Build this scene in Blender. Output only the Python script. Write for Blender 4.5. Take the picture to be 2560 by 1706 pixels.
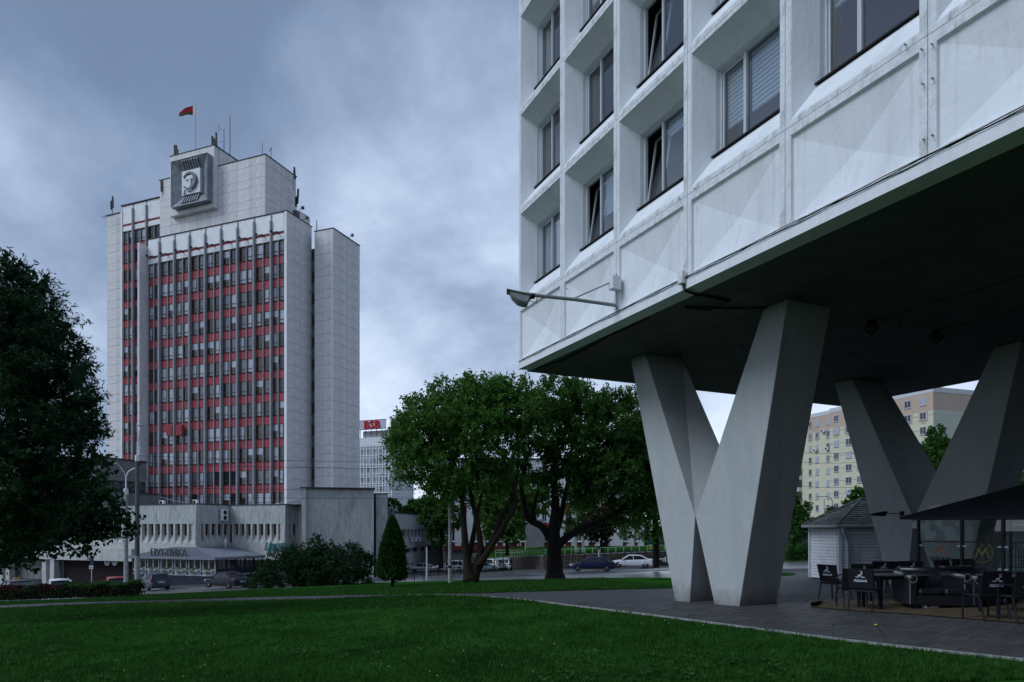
import bpy, bmesh, math, random
import numpy as np
from mathutils import Vector, Matrix, Euler

for _o in list(bpy.data.objects):
    bpy.data.objects.remove(_o)
SC = bpy.context.scene
COL = SC.collection
RNG = random.Random(7)

# ------------------------------------------------------------------ camera
EYE = 1.7                       # eye height over the lawn at the photographer's feet
F = 1706.7                      # 24 mm lens, in pixels of a 2560 px wide picture
UC, VH = 1280.0, 1322.0         # picture centre column, horizon row (lens shifted up)
cam_d = bpy.data.cameras.new("camera")
cam = bpy.data.objects.new("camera", cam_d)
COL.objects.link(cam)
cam.location = (0, 0, EYE)
cam.rotation_euler = (math.radians(90), 0, 0)
cam_d.sensor_width = 36.0
cam_d.lens = 24.0
cam_d.shift_y = (VH - 853.0) / 2560.0
cam_d.clip_start = 0.1
cam_d.clip_end = 6000
SC.camera = cam

# ------------------------------------------------------------------ sky and sun
SUN_EL, SUN_AZ = math.radians(43), math.radians(-112)     # azimuth from +Y, clockwise
world = bpy.data.worlds.new("World")
SC.world = world
world.use_nodes = True
wn = world.node_tree.nodes
wl = world.node_tree.links
wn.clear()


def N(nodes, typ, **kw):
    n = nodes.new(typ)
    for k, v in kw.items():
        if k == 'ins':
            for kk, vv in v.items():
                n.inputs[kk].default_value = vv
        else:
            setattr(n, k, v)
    return n


w_out = N(wn, 'ShaderNodeOutputWorld')
w_bg = N(wn, 'ShaderNodeBackground')
w_bg.inputs['Strength'].default_value = 0.10
w_sky = N(wn, 'ShaderNodeTexSky', sky_type='NISHITA', sun_disc=False)
w_sky.sun_elevation = SUN_EL
w_sky.sun_rotation = SUN_AZ
w_sky.dust_density = 2.0
w_tc = N(wn, 'ShaderNodeTexCoord')
w_sep = N(wn, 'ShaderNodeSeparateXYZ')
wl.new(w_tc.outputs['Generated'], w_sep.inputs[0])
w_z = N(wn, 'ShaderNodeMath', operation='MAXIMUM', ins={1: 0.0})
wl.new(w_sep.outputs['Z'], w_z.inputs[0])
w_den = N(wn, 'ShaderNodeMath', operation='ADD', ins={1: 0.55})
wl.new(w_z.outputs[0], w_den.inputs[0])
w_div = N(wn, 'ShaderNodeVectorMath', operation='DIVIDE')
w_cmb = N(wn, 'ShaderNodeCombineXYZ')
for k in range(3):
    wl.new(w_den.outputs[0], w_cmb.inputs[k])
wl.new(w_tc.outputs['Generated'], w_div.inputs[0])
wl.new(w_cmb.outputs[0], w_div.inputs[1])
w_map = N(wn, 'ShaderNodeMapping')
w_map.inputs['Location'].default_value = (5.5, 0.3, 0.0)
w_map.inputs['Rotation'].default_value = (0, 0, 0.5)
w_map.inputs['Scale'].default_value = (1.0, 1.0, 0.6)
wl.new(w_div.outputs[0], w_map.inputs['Vector'])
w_n1 = N(wn, 'ShaderNodeTexNoise', ins={'Scale': 2.6, 'Detail': 9.0, 'Roughness': 0.58, 'Distortion': 0.12})
wl.new(w_map.outputs[0], w_n1.inputs['Vector'])
w_n2 = N(wn, 'ShaderNodeTexNoise', ins={'Scale': 1.1, 'Detail': 3.0, 'Roughness': 0.5, 'Distortion': 0.0})
wl.new(w_map.outputs[0], w_n2.inputs['Vector'])
w_mixn = N(wn, 'ShaderNodeMath', operation='MULTIPLY_ADD', ins={1: 0.80})
wl.new(w_n1.outputs['Fac'], w_mixn.inputs[0])
w_n2s = N(wn, 'ShaderNodeMath', operation='MULTIPLY', ins={1: 0.95})
wl.new(w_n2.outputs['Fac'], w_n2s.inputs[0])
wl.new(w_n2s.outputs[0], w_mixn.inputs[2])
# the cloud deck thins towards the horizon, so it is paler there
w_hz = N(wn, 'ShaderNodeMapRange', ins={'From Min': 0.0, 'From Max': 0.62, 'To Min': -0.20, 'To Max': -0.47})
wl.new(w_z.outputs[0], w_hz.inputs['Value'])
w_add = N(wn, 'ShaderNodeMath', operation='ADD')
wl.new(w_mixn.outputs[0], w_add.inputs[0])
wl.new(w_hz.outputs[0], w_add.inputs[1])
w_ramp = N(wn, 'ShaderNodeValToRGB')
cr = w_ramp.color_ramp
cr.interpolation = 'B_SPLINE'
cr.elements[0].position = 0.30
cr.elements[0].color = (0.112, 0.157, 0.250, 1)
cr.elements[1].position = 0.80
cr.elements[1].color = (0.66, 0.74, 0.88, 1)
e = cr.elements.new(0.45)
e.color = (0.200, 0.265, 0.385, 1)
e = cr.elements.new(0.60)
e.color = (0.37, 0.45, 0.59, 1)
wl.new(w_add.outputs[0], w_ramp.inputs['Fac'])
w_mix = N(wn, 'ShaderNodeMix', data_type='RGBA')
w_mix.inputs[0].default_value = 0.90
wl.new(w_sky.outputs[0], w_mix.inputs[6])
w_scl = N(wn, 'ShaderNodeVectorMath', operation='SCALE')
w_scl.inputs['Scale'].default_value = 14.0
wl.new(w_ramp.outputs[0], w_scl.inputs[0])
wl.new(w_scl.outputs[0], w_mix.inputs[7])
wl.new(w_mix.outputs[2], w_bg.inputs['Color'])
wl.new(w_bg.outputs[0], w_out.inputs['Surface'])

sun_d = bpy.data.lights.new("sun", 'SUN')
sun_d.energy = 1.62
sun_d.angle = math.radians(30)
sun_d.color = (0.79, 0.89, 1.0)
sun = bpy.data.objects.new("sun", sun_d)
COL.objects.link(sun)
_sd = Vector((math.sin(SUN_AZ) * math.cos(SUN_EL), math.cos(SUN_AZ) * math.cos(SUN_EL), math.sin(SUN_EL)))
sun.rotation_euler = _sd.to_track_quat('Z', 'Y').to_euler()
sun.location = (-30, -20, 60)

vs = SC.view_settings
vs.view_transform = 'Standard'
vs.look = 'None'
vs.exposure = 0.15
vs.gamma = 1.0
vs.use_curve_mapping = False
SC.cycles.max_bounces = 7
SC.cycles.diffuse_bounces = 3
SC.cycles.glossy_bounces = 3
SC.cycles.transparent_max_bounces = 12
SC.cycles.sample_clamp_indirect = 4
SC.cycles.use_denoising = True


# ------------------------------------------------------------------ measuring helpers
def smooth(t):
    t = max(0.0, min(1.0, t))
    return t * t * (3 - 2 * t)


_SY = [(-40, 1.0), (0, 0.0), (20, -0.50), (26, -0.72), (66, -2.90), (72, -3.12), (82, -3.48), (110, -4.75), (150, -5.3), (4000, -5.3)]


def s_of_y(y):
    for (a, za), (b, zb) in zip(_SY, _SY[1:]):
        if y <= b:
            return za + (zb - za) * (y - a) / (b - a)
    return _SY[-1][1]


def G(x, y):
    """height of the sloping ground (it falls away to the street and to the left)"""
    return 0.04 * max(-70.0, min(45.0, x)) + s_of_y(y)


def at(u, y, v=None):
    """point at depth y seen in column u (row v, or on the ground)"""
    x = (u - UC) / F * y
    return Vector((x, y, G(x, y) if v is None else EYE + (VH - v) / F * y))


def hit(u, v):
    """where the sight line of a pixel meets the ground"""
    y = 4.0
    while y < 400:
        x = (u - UC) / F * y
        if EYE + (VH - v) / F * y <= G(x, y):
            break
        y += 0.25
    return Vector((x, y, G(x, y)))


# ------------------------------------------------------------------ object helpers
def prop(o, label=None, cat=None, group=None, kind=None):
    if label:
        o['label'] = label
    if cat:
        o['category'] = cat
    if group:
        o['group'] = group
    if kind:
        o['kind'] = kind
    return o


def empty(name, loc, rz=0.0, label=None, cat=None, group=None):
    o = bpy.data.objects.new(name, None)
    o.empty_display_size = 0.3
    COL.objects.link(o)
    o.location = loc
    o.rotation_euler = (0, 0, rz)
    return prop(o, label, cat, group)


def link(name, me, parent=None, loc=None, rot=None, scale=None):
    o = bpy.data.objects.new(name, me)
    COL.objects.link(o)
    if parent is not None:
        o.parent = parent
    if loc is not None:
        o.location = loc
    if rot is not None:
        o.rotation_euler = rot
    if scale is not None:
        o.scale = scale
    return o


def kids(o):
    return [c for c in ALLKIDS.get(o.name, [])]


def copy_tree(o, parent=None, loc=None, rot=None):
    c = o.copy()
    COL.objects.link(c)
    if parent is not None:
        c.parent = parent
    if loc is not None:
        c.location = loc
    if rot is not None:
        c.rotation_euler = rot
    for ch in o.children:
        copy_tree(ch, c)
    return c


class MB:
    """collects shapes and links them as one mesh object"""

    def __init__(self):
        self.v, self.f, self.mi, self.sm = [], [], [], []
        self.cur, self.smooth = 0, False

    def add(self, vs, fs):
        b = len(self.v)
        self.v.extend([tuple(p) for p in vs])
        for f in fs:
            self.f.append(tuple(i + b for i in f))
            self.mi.append(self.cur)
            self.sm.append(self.smooth)
        return self

    def box(self, x0, x1, y0, y1, z0, z1):
        vs = [(x0, y0, z0), (x1, y0, z0), (x1, y1, z0), (x0, y1, z0), (x0, y0, z1), (x1, y0, z1), (x1, y1, z1), (x0, y1, z1)]
        return self.add(vs, [(0, 3, 2, 1), (4, 5, 6, 7), (0, 1, 5, 4), (1, 2, 6, 5), (2, 3, 7, 6), (3, 0, 4, 7)])

    def hexa(self, p):
        return self.add(p, [(0, 3, 2, 1), (4, 5, 6, 7), (0, 1, 5, 4), (1, 2, 6, 5), (2, 3, 7, 6), (3, 0, 4, 7)])

    def quad(self, a, b, c, d):
        return self.add([a, b, c, d], [(0, 1, 2, 3)])

    def poly(self, pts):
        return self.add(pts, [tuple(range(len(pts)))])

    def prism(self, pts, ax, d):
        """pts: outline as 3-D points, extruded by vector d"""
        n = len(pts)
        d = Vector(d)
        vs = [Vector(p) for p in pts] + [Vector(p) + d for p in pts]
        fs = [tuple(range(n))[::-1], tuple(range(n, 2 * n))] + [(i, (i + 1) % n, (i + 1) % n + n, i + n) for i in range(n)]
        return self.add(vs, fs)

    def cyl(self, p0, p1, r0, r1=None, n=8, caps=True):
        r1 = r0 if r1 is None else r1
        p0, p1 = Vector(p0), Vector(p1)
        d = (p1 - p0)
        q = d.to_track_quat('Z', 'Y') if d.length > 1e-9 else Vector((0, 0, 1)).to_track_quat('Z', 'Y')
        vs = []
        for p, r in ((p0, r0), (p1, r1)):
            for i in range(n):
                a = 2 * math.pi * i / n
                vs.append(p + q @ Vector((r * math.cos(a), r * math.sin(a), 0)))
        fs = [(i, (i + 1) % n, (i + 1) % n + n, i + n) for i in range(n)]
        if caps:
            fs += [tuple(range(n))[::-1], tuple(range(n, 2 * n))]
        return self.add(vs, fs)

    def tube(self, path, r, n=6):
        """one continuous tube along a path; r a number or one per point"""
        path = [Vector(p) for p in path]
        m = len(path)
        rs = r if isinstance(r, (list, tuple)) else [r] * m
        vs = []
        prev = None
        for i, p in enumerate(path):
            t = (path[min(i + 1, m - 1)] - path[max(i - 1, 0)])
            t.normalize()
            if prev is None:
                ref = Vector((0, 0, 1)) if abs(t.z) < 0.9 else Vector((1, 0, 0))
                nx = t.cross(ref).normalized()
            else:
                nx = (prev - t * prev.dot(t)).normalized()
            prev = nx
            ny = t.cross(nx)
            for k in range(n):
                a = 2 * math.pi * k / n
                vs.append(p + (nx * math.cos(a) + ny * math.sin(a)) * rs[i])
        fs = []
        for i in range(m - 1):
            for k in range(n):
                a, b = i * n + k, i * n + (k + 1) % n
                fs.append((a, b, b + n, a + n))
        fs += [tuple(range(n))[::-1], tuple(range((m - 1) * n, m * n))]
        return self.add(vs, fs)

    def lathe(self, prof, c=(0, 0, 0), n=12):
        vs, fs = [], []
        for r, z in prof:
            for k in range(n):
                a = 2 * math.pi * k / n
                vs.append((c[0] + r * math.cos(a), c[1] + r * math.sin(a), c[2] + z))
        for i in range(len(prof) - 1):
            for k in range(n):
                a, b = i * n + k, i * n + (k + 1) % n
                fs.append((a, b, b + n, a + n))
        fs += [tuple(range(n))[::-1], tuple(range((len(prof) - 1) * n, len(prof) * n))]
        return self.add(vs, fs)

    def mesh(self, name, mats):
        me = bpy.data.meshes.new(name)
        me.from_pydata(self.v, [], self.f)
        mats = mats if isinstance(mats, (list, tuple)) else [mats]
        for m in mats:
            me.materials.append(m)
        me.polygons.foreach_set('material_index', self.mi)
        me.polygons.foreach_set('use_smooth', self.sm)
        me.update()
        return me

    def build(self, name, mats, parent=None, loc=None, rot=None, bevel=0.0):
        me = self.mesh(name, mats)
        if bevel > 0:
            bm = bmesh.new()
            bm.from_mesh(me)
            bmesh.ops.recalc_face_normals(bm, faces=bm.faces)
            bmesh.ops.bevel(bm, geom=[e for e in bm.edges if len(e.link_faces) == 2 and e.calc_face_angle(0) > 0.5], offset=bevel, segments=1, affect='EDGES')
            bm.to_mesh(me)
            bm.free()
        else:
            bm = bmesh.new()
            bm.from_mesh(me)
            bmesh.ops.recalc_face_normals(bm, faces=bm.faces)
            bm.to_mesh(me)
            bm.free()
        return link(name, me, parent, loc, rot)


def np_mesh(name, verts, faces_n, mat):
    """verts (N,3) array, consecutive groups of faces_n verts form faces"""
    n = len(verts)
    nf = n // faces_n
    me = bpy.data.meshes.new(name)
    me.vertices.add(n)
    me.vertices.foreach_set('co', np.asarray(verts, dtype=np.float32).ravel())
    me.loops.add(n)
    me.loops.foreach_set('vertex_index', np.arange(n, dtype=np.int32))
    me.polygons.add(nf)
    me.polygons.foreach_set('loop_start', np.arange(0, n, faces_n, dtype=np.int32))
    me.polygons.foreach_set('loop_total', np.full(nf, faces_n, dtype=np.int32))
    me.materials.append(mat)
    me.update(calc_edges=True)
    return me


def text_mesh(txt, size, depth, mat, name='letters', shear=0.0, spacing=1.0, bold=0.0, res=3):
    c = bpy.data.curves.new('txt', 'FONT')
    c.body = txt
    c.size = size
    c.extrude = depth / 2
    c.align_x = 'CENTER'
    c.shear = shear
    c.space_character = spacing
    c.offset = bold
    c.resolution_u = res
    o = bpy.data.objects.new('txt', c)
    COL.objects.link(o)
    bpy.context.view_layer.update()
    dg = bpy.context.evaluated_depsgraph_get()
    me = bpy.data.meshes.new_from_object(o.evaluated_get(dg))
    bpy.data.objects.remove(o)
    me.materials.clear()
    me.materials.append(mat)
    me.name = name
    return me


# ------------------------------------------------------------------ materials
def mat(name, col, rough=0.8, var=0.12, scale=6.0, bump=0.0, bscale=None, metal=0.0, spec=0.2, stain=None, stain_amt=0.0, stain_scale=1.2, stretch=None, detail=5.0, col2=None, streak=0.0, splash=False):
    m = bpy.data.materials.new(name)
    m.use_nodes = True
    nt = m.node_tree
    nd, lk = nt.nodes, nt.links
    b = nd['Principled BSDF']
    b.inputs['Roughness'].default_value = rough
    b.inputs['Metallic'].default_value = metal
    b.inputs['Specular IOR Level'].default_value = spec
    tc = N(nd, 'ShaderNodeTexCoord')
    mp = N(nd, 'ShaderNodeMapping')
    lk.new(tc.outputs['Object'], mp.inputs['Vector'])
    if stretch:
        mp.inputs['Scale'].default_value = stretch
    n1 = N(nd, 'ShaderNodeTexNoise', ins={'Scale': scale, 'Detail': detail, 'Roughness': 0.6})
    lk.new(mp.outputs[0], n1.inputs['Vector'])
    r = N(nd, 'ShaderNodeValToRGB')
    lo = [max(0, c * (1 - var)) for c in col]
    hi = [min(1, c * (1 + var)) for c in (col2 or col)]
    r.color_ramp.elements[0].position = 0.3
    r.color_ramp.elements[1].position = 0.7
    r.color_ramp.elements[0].color = (*lo, 1)
    r.color_ramp.elements[1].color = (*hi, 1)
    lk.new(n1.outputs['Fac'], r.inputs['Fac'])
    out = r.outputs[0]
    if stain is not None:
        n2 = N(nd, 'ShaderNodeTexNoise', ins={'Scale': stain_scale, 'Detail': 8.0, 'Roughness': 0.65, 'Distortion': 0.6})
        mp2 = N(nd, 'ShaderNodeMapping')
        mp2.inputs['Scale'].default_value = (1, 1, 0.35)
        lk.new(tc.outputs['Object'], mp2.inputs['Vector'])
        lk.new(mp2.outputs[0], n2.inputs['Vector'])
        r2 = N(nd, 'ShaderNodeValToRGB')
        r2.color_ramp.elements[0].position = 0.50
        r2.color_ramp.elements[1].position = 0.74
        r2.color_ramp.elements[0].color = (0, 0, 0, 1)
        r2.color_ramp.elements[1].color = (stain_amt, stain_amt, stain_amt, 1)
        lk.new(n2.outputs['Fac'], r2.inputs['Fac'])
        mx = N(nd, 'ShaderNodeMix', data_type='RGBA')
        lk.new(r2.outputs[0], mx.inputs[0])
        lk.new(out, mx.inputs[6])
        mx.inputs[7].default_value = (*stain, 1)
        out = mx.outputs[2]
    if streak > 0:                       # narrow rain runs
        n4 = N(nd, 'ShaderNodeTexNoise', ins={'Scale': 1.0, 'Detail': 6.0, 'Roughness': 0.7})
        mp4 = N(nd, 'ShaderNodeMapping')
        mp4.inputs['Scale'].default_value = (9, 9, 0.55)
        lk.new(tc.outputs['Object'], mp4.inputs['Vector'])
        lk.new(mp4.outputs[0], n4.inputs['Vector'])
        r4 = N(nd, 'ShaderNodeMapRange', ins={'From Min': 0.52, 'From Max': 0.78, 'To Min': 0.0, 'To Max': streak})
        lk.new(n4.outputs['Fac'], r4.inputs['Value'])
        m4 = N(nd, 'ShaderNodeMix', data_type='RGBA')
        lk.new(r4.outputs[0], m4.inputs[0])
        lk.new(out, m4.inputs[6])
        m4.inputs[7].default_value = (*[c * .42 for c in col], 1)
        out = m4.outputs[2]
    if splash:                           # mud splashed up from the paving
        sp = N(nd, 'ShaderNodeSeparateXYZ')
        lk.new(tc.outputs['Object'], sp.inputs[0])
        n5 = N(nd, 'ShaderNodeTexNoise', ins={'Scale': 3.5, 'Detail': 6.0, 'Roughness': 0.7})
        lk.new(tc.outputs['Object'], n5.inputs['Vector'])
        ad = N(nd, 'ShaderNodeMath', operation='MULTIPLY_ADD', ins={1: -0.9})
        lk.new(n5.outputs['Fac'], ad.inputs[0])
        lk.new(sp.outputs['Z'], ad.inputs[2])
        r5 = N(nd, 'ShaderNodeMapRange', ins={'From Min': -0.75, 'From Max': -0.15, 'To Min': 0.75, 'To Max': 0.0})
        lk.new(ad.outputs[0], r5.inputs['Value'])
        m5 = N(nd, 'ShaderNodeMix', data_type='RGBA')
        lk.new(r5.outputs[0], m5.inputs[0])
        lk.new(out, m5.inputs[6])
        m5.inputs[7].default_value = (0.12, 0.115, 0.105, 1)
        out = m5.outputs[2]
    lk.new(out, b.inputs['Base Color'])
    if bump > 0:
        n3 = N(nd, 'ShaderNodeTexNoise', ins={'Scale': bscale or scale * 3, 'Detail': 6.0, 'Roughness': 0.6})
        lk.new(mp.outputs[0], n3.inputs['Vector'])
        bp = N(nd, 'ShaderNodeBump', ins={'Strength': bump, 'Distance': 0.02})
        lk.new(n3.outputs['Fac'], bp.inputs['Height'])
        lk.new(bp.outputs[0], b.inputs['Normal'])
    return m


def glass_thin(name, tint=(0.75, 0.85, 0.85), refl=0.06, rough=0.0, facing=True):
    m = bpy.data.materials.new(name)
    m.use_nodes = True
    nd, lk = m.node_tree.nodes, m.node_tree.links
    nd.clear()
    o = N(nd, 'ShaderNodeOutputMaterial')
    t = N(nd, 'ShaderNodeBsdfTransparent')
    t.inputs[0].default_value = (*tint, 1)
    g = N(nd, 'ShaderNodeBsdfGlossy')
    g.inputs['Roughness'].default_value = rough
    fr = N(nd, 'ShaderNodeFresnel', ins={'IOR': 1.75})
    ge = N(nd, 'ShaderNodeNewGeometry')
    mr = N(nd, 'ShaderNodeMapRange', ins={'To Min': 1.75, 'To Max': 1 / 1.75})
    lk.new(ge.outputs['Backfacing'], mr.inputs['Value'])
    lk.new(mr.outputs[0], fr.inputs['IOR'])
    ad = N(nd, 'ShaderNodeMath', operation='ADD', ins={1: refl})
    lk.new(fr.outputs[0], ad.inputs[0])
    mx = N(nd, 'ShaderNodeMixShader')
    lk.new(ad.outputs[0], mx.inputs[0])
    lk.new(t.outputs[0], mx.inputs[1])
    lk.new(g.outputs[0], mx.inputs[2])
    lk.new(mx.outputs[0], o.inputs['Surface'])
    return m


def leaf_mat(name, c1, c2, trans=0.35):
    m = bpy.data.materials.new(name)
    m.use_nodes = True
    nd, lk = m.node_tree.nodes, m.node_tree.links
    nd.clear()
    o = N(nd, 'ShaderNodeOutputMaterial')
    tc = N(nd, 'ShaderNodeTexCoord')
    n1 = N(nd, 'ShaderNodeTexNoise', ins={'Scale': 1.1, 'Detail': 3.0, 'Roughness': 0.7})
    lk.new(tc.outputs['Object'], n1.inputs['Vector'])
    n2 = N(nd, 'ShaderNodeTexWhiteNoise', noise_dimensions='3D')
    sn = N(nd, 'ShaderNodeVectorMath', operation='SNAP')
    sn.inputs[1].default_value = (0.12, 0.12, 0.12)
    lk.new(tc.outputs['Object'], sn.inputs[0])
    lk.new(sn.outputs[0], n2.inputs['Vector'])
    av = N(nd, 'ShaderNodeMath', operation='MULTIPLY_ADD', ins={1: 0.4})
    lk.new(n2.outputs['Value'], av.inputs[0])
    h = N(nd, 'ShaderNodeMath', operation='MULTIPLY', ins={1: 0.7})
    lk.new(n1.outputs['Fac'], h.inputs[0])
    lk.new(h.outputs[0], av.inputs[2])
    r = N(nd, 'ShaderNodeValToRGB')
    r.color_ramp.elements[0].position = 0.25
    r.color_ramp.elements[1].position = 0.8
    r.color_ramp.elements[0].color = (*c1, 1)
    r.color_ramp.elements[1].color = (*c2, 1)
    lk.new(av.outputs[0], r.inputs['Fac'])
    d = N(nd, 'ShaderNodeBsdfPrincipled', ins={'Roughness': 0.65, 'Specular IOR Level': 0.08})
    lk.new(r.outputs[0], d.inputs['Base Color'])
    t = N(nd, 'ShaderNodeBsdfTranslucent')
    lk.new(r.outputs[0], t.inputs['Color'])
    mx = N(nd, 'ShaderNodeMixShader', ins={0: trans})
    lk.new(d.outputs[0], mx.inputs[1])
    lk.new(t.outputs[0], mx.inputs[2])
    lk.new(mx.outputs[0], o.inputs['Surface'])
    return m


M = {}
M['white_paint'] = mat('white_paint', (0.76, 0.78, 0.81), 0.75, 0.03, 2.0, 0.45, 9.0, stain=(0.45, 0.47, 0.49), stain_amt=0.35, stain_scale=0.9, streak=0.30)
M['white_rough'] = mat('white_rough', (0.72, 0.74, 0.76), 0.85, 0.08, 5.0, 0.9, 14.0, stain=(0.22, 0.23, 0.23), stain_amt=0.7, stain_scale=5.0)
M['pillar'] = mat('pillar', (0.41, 0.43, 0.43), 0.9, 0.05, 3.0, 0.35, 60.0, stain=(0.27, 0.285, 0.29), stain_amt=0.5, stain_scale=0.8, streak=0.22, splash=True)
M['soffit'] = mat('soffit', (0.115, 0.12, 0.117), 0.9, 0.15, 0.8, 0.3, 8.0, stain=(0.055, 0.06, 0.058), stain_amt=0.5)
M['dark_metal'] = mat('dark_metal', (0.02, 0.022, 0.024), 0.45, 0.2, 20)
M['black'] = mat('black', (0.012, 0.012, 0.014), 0.5, 0.2, 20)
M['frame_grey'] = mat('frame_grey', (0.50, 0.53, 0.56), 0.4, 0.05, 8)
M['blind'] = mat('blind', (0.62, 0.66, 0.70), 0.8, 0.05, 8)
M['blind_dark'] = mat('blind_dark', (0.30, 0.33, 0.36), 0.8, 0.05, 8)
M['interior'] = mat('interior', (0.032, 0.037, 0.046), 0.9, 0.3, 1.5)
M['glass'] = glass_thin('window_glass', (0.74, 0.82, 0.88), 0.19)
M['glass_clear'] = glass_thin('clear_glass', (0.80, 0.88, 0.86), 0.01)
M['lamp_grey'] = mat('lamp_grey', (0.30, 0.32, 0.32), 0.5, 0.15, 12, stain=(0.12, 0.09, 0.07), stain_amt=0.5, stain_scale=9)
M['tower_panel'] = mat('tower_panel', (0.73, 0.705, 0.71), 0.9, 0.10, 1.6, 0.4, 20, stain=(0.36, 0.35, 0.36), stain_amt=0.5, stain_scale=0.6, streak=0.28)
M['tower_joint'] = mat('tower_joint', (0.14, 0.14, 0.15), 0.9, 0.1, 3)
M['cornice'] = mat('cornice', (0.84, 0.84, 0.85), 0.6, 0.06, 1.0, stretch=(6, 6, 0.6), stain=(0.5, 0.5, 0.52), stain_amt=0.6, stain_scale=1.0)
M['fin'] = mat('fin', (0.31, 0.32, 0.345), 0.8, 0.14, 1.2, 0.3, 10)
M['red_panel'] = mat('red_panel', (0.36, 0.072, 0.088), 0.6, 0.12, 1.5, stain=(0.22, 0.05, 0.055), stain_amt=0.5, stain_scale=1.5)
M['wood_frame'] = mat('wood_frame', (0.13, 0.065, 0.03), 0.6, 0.3, 4)
M['sheet_metal'] = mat('sheet_metal', (0.22, 0.235, 0.265), 0.45, 0.3, 1.2, metal=0.15, stain=(0.12, 0.13, 0.15), stain_amt=0.6, stain_scale=1.2)
M['steel_white'] = mat('steel_white', (0.70, 0.72, 0.75), 0.55, 0.08, 2.0)


def pane_mat(name, col, rough=0.04, spec=0.9):
    return mat(name, col, rough, 0.25, 0.5, spec=spec)


M['pane_dark'] = pane_mat('pane_dark', (0.018, 0.02, 0.026))
M['pane_dull'] = pane_mat('pane_dull', (0.012, 0.014, 0.018), .15, .25)
M['pane_mid'] = pane_mat('pane_mid', (0.10, 0.115, 0.14))
M['pane_curtain'] = pane_mat('pane_curtain', (0.36, 0.40, 0.47))
M['pane_far'] = pane_mat('pane_far', (0.30, 0.35, 0.42), .1)
M['tile'] = mat('tile', (0.44, 0.465, 0.455), 0.85, 0.22, 1.6, 0.3, 12, stretch=(3.0, 3.0, 0.5), stain=(0.16, 0.175, 0.17), stain_amt=0.6, stain_scale=0.9)
M['concrete'] = mat('concrete', (0.46, 0.465, 0.45), 0.9, 0.14, 1.5, 0.4, 8, stain=(0.20, 0.20, 0.18), stain_amt=0.6, stain_scale=1.2)
M['concrete_dark'] = mat('concrete_dark', (0.20, 0.205, 0.21), 0.9, 0.2, 1.2, 0.3, 8)
M['roof_edge'] = mat('roof_edge', (0.05, 0.05, 0.055), 0.7, 0.2, 4)
M['paving'] = mat('paving', (0.066, 0.066, 0.067), 0.62, 0.25, 3.0, 0.6, 30, stain=(0.045, 0.045, 0.047), stain_amt=0.8, stain_scale=0.7)
M['paver'] = mat('paver', (0.066, 0.065, 0.066), 0.6, 0.3, 1.3, 0.6, 40, stain=(0.05, 0.05, 0.052), stain_amt=0.7, stain_scale=0.6)
M['asphalt'] = mat('asphalt', (0.05, 0.052, 0.056), 0.75, 0.25, 2.0, 0.5, 60)
M['wet_asphalt'] = mat('wet_asphalt', (0.035, 0.037, 0.04), 0.32, 0.3, 1.0, 0.03, 2, spec=1.0)
_b = M['wet_asphalt'].node_tree.nodes['Principled BSDF']
_b.inputs['Coat Weight'].default_value = 1.0
_b.inputs['Coat Roughness'].default_value = 0.34
_b.inputs['Coat IOR'].default_value = 1.7
M['kerb'] = mat('kerb', (0.30, 0.30, 0.295), 0.85, 0.2, 6, 0.5, 20)
M['lawn'] = mat('lawn', (0.010, 0.046, 0.007), 0.95, 0.35, 0.55, 1.0, 30, spec=0.0, col2=(0.022, 0.084, 0.013), detail=9)
M['earth'] = mat('earth', (0.028, 0.045, 0.018), 0.95, 0.4, 0.5, 0.5, 8, spec=0.1)
M['bark'] = mat('bark', (0.020, 0.017, 0.010), 0.9, 0.4, 5, 0.9, 14, stretch=(3, 3, 0.7), stain=(0.035, 0.034, 0.008), stain_amt=0.6)
M['bark_dark'] = mat('bark_dark', (0.012, 0.010, 0.009), 0.9, 0.4, 5, 0.9, 14, stretch=(3, 3, 0.7))
M['leaf_ash'] = leaf_mat('leaf_ash', (0.024, 0.080, 0.014), (0.105, 0.235, 0.042))
M['leaf_deep'] = leaf_mat('leaf_deep', (0.017, 0.058, 0.012), (0.070, 0.165, 0.032))
M['leaf_willow'] = leaf_mat('leaf_willow', (0.010, 0.030, 0.014), (0.030, 0.075, 0.030), 0.25)
M['leaf_bush'] = leaf_mat('leaf_bush', (0.010, 0.030, 0.012), (0.028, 0.070, 0.024), 0.2)
M['leaf_thuja'] = leaf_mat('leaf_thuja', (0.010, 0.040, 0.008), (0.026, 0.085, 0.014), 0.15)
M['leaf_hedge'] = leaf_mat('leaf_hedge', (0.016, 0.014, 0.010), (0.030, 0.045, 0.014), 0.2)
M['leaf_barberry'] = leaf_mat('leaf_barberry', (0.035, 0.008, 0.014), (0.07, 0.015, 0.02), 0.2)
M['leaf_bright'] = leaf_mat('leaf_bright', (0.02, 0.06, 0.012), (0.05, 0.13, 0.03), 0.3)
M['grass'] = leaf_mat('grass_blade', (0.010, 0.050, 0.008), (0.042, 0.128, 0.020), 0.25)
M['yellow'] = mat('yellow_petal', (0.6, 0.42, 0.02), 0.7, 0.2, 20)
M['clover'] = mat('clover_white', (0.45, 0.45, 0.42), 0.7, 0.2, 20)
# ------------------------------------------------------------------ ground
def curve_px(pts):
    return [hit(u, v) for u, v in pts]


def resample(pts, n):
    pts = [Vector((p[0], p[1])) for p in pts]
    L = [0.0]
    for a, b in zip(pts, pts[1:]):
        L.append(L[-1] + (b - a).length)
    out = []
    j = 0
    for i in range(n):
        t = L[-1] * i / (n - 1)
        while j < len(L) - 2 and L[j + 1] < t:
            j += 1
        k = (t - L[j]) / max(1e-9, L[j + 1] - L[j])
        out.append(pts[j].lerp(pts[j + 1], max(0.0, min(1.0, k))))
    return out


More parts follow.
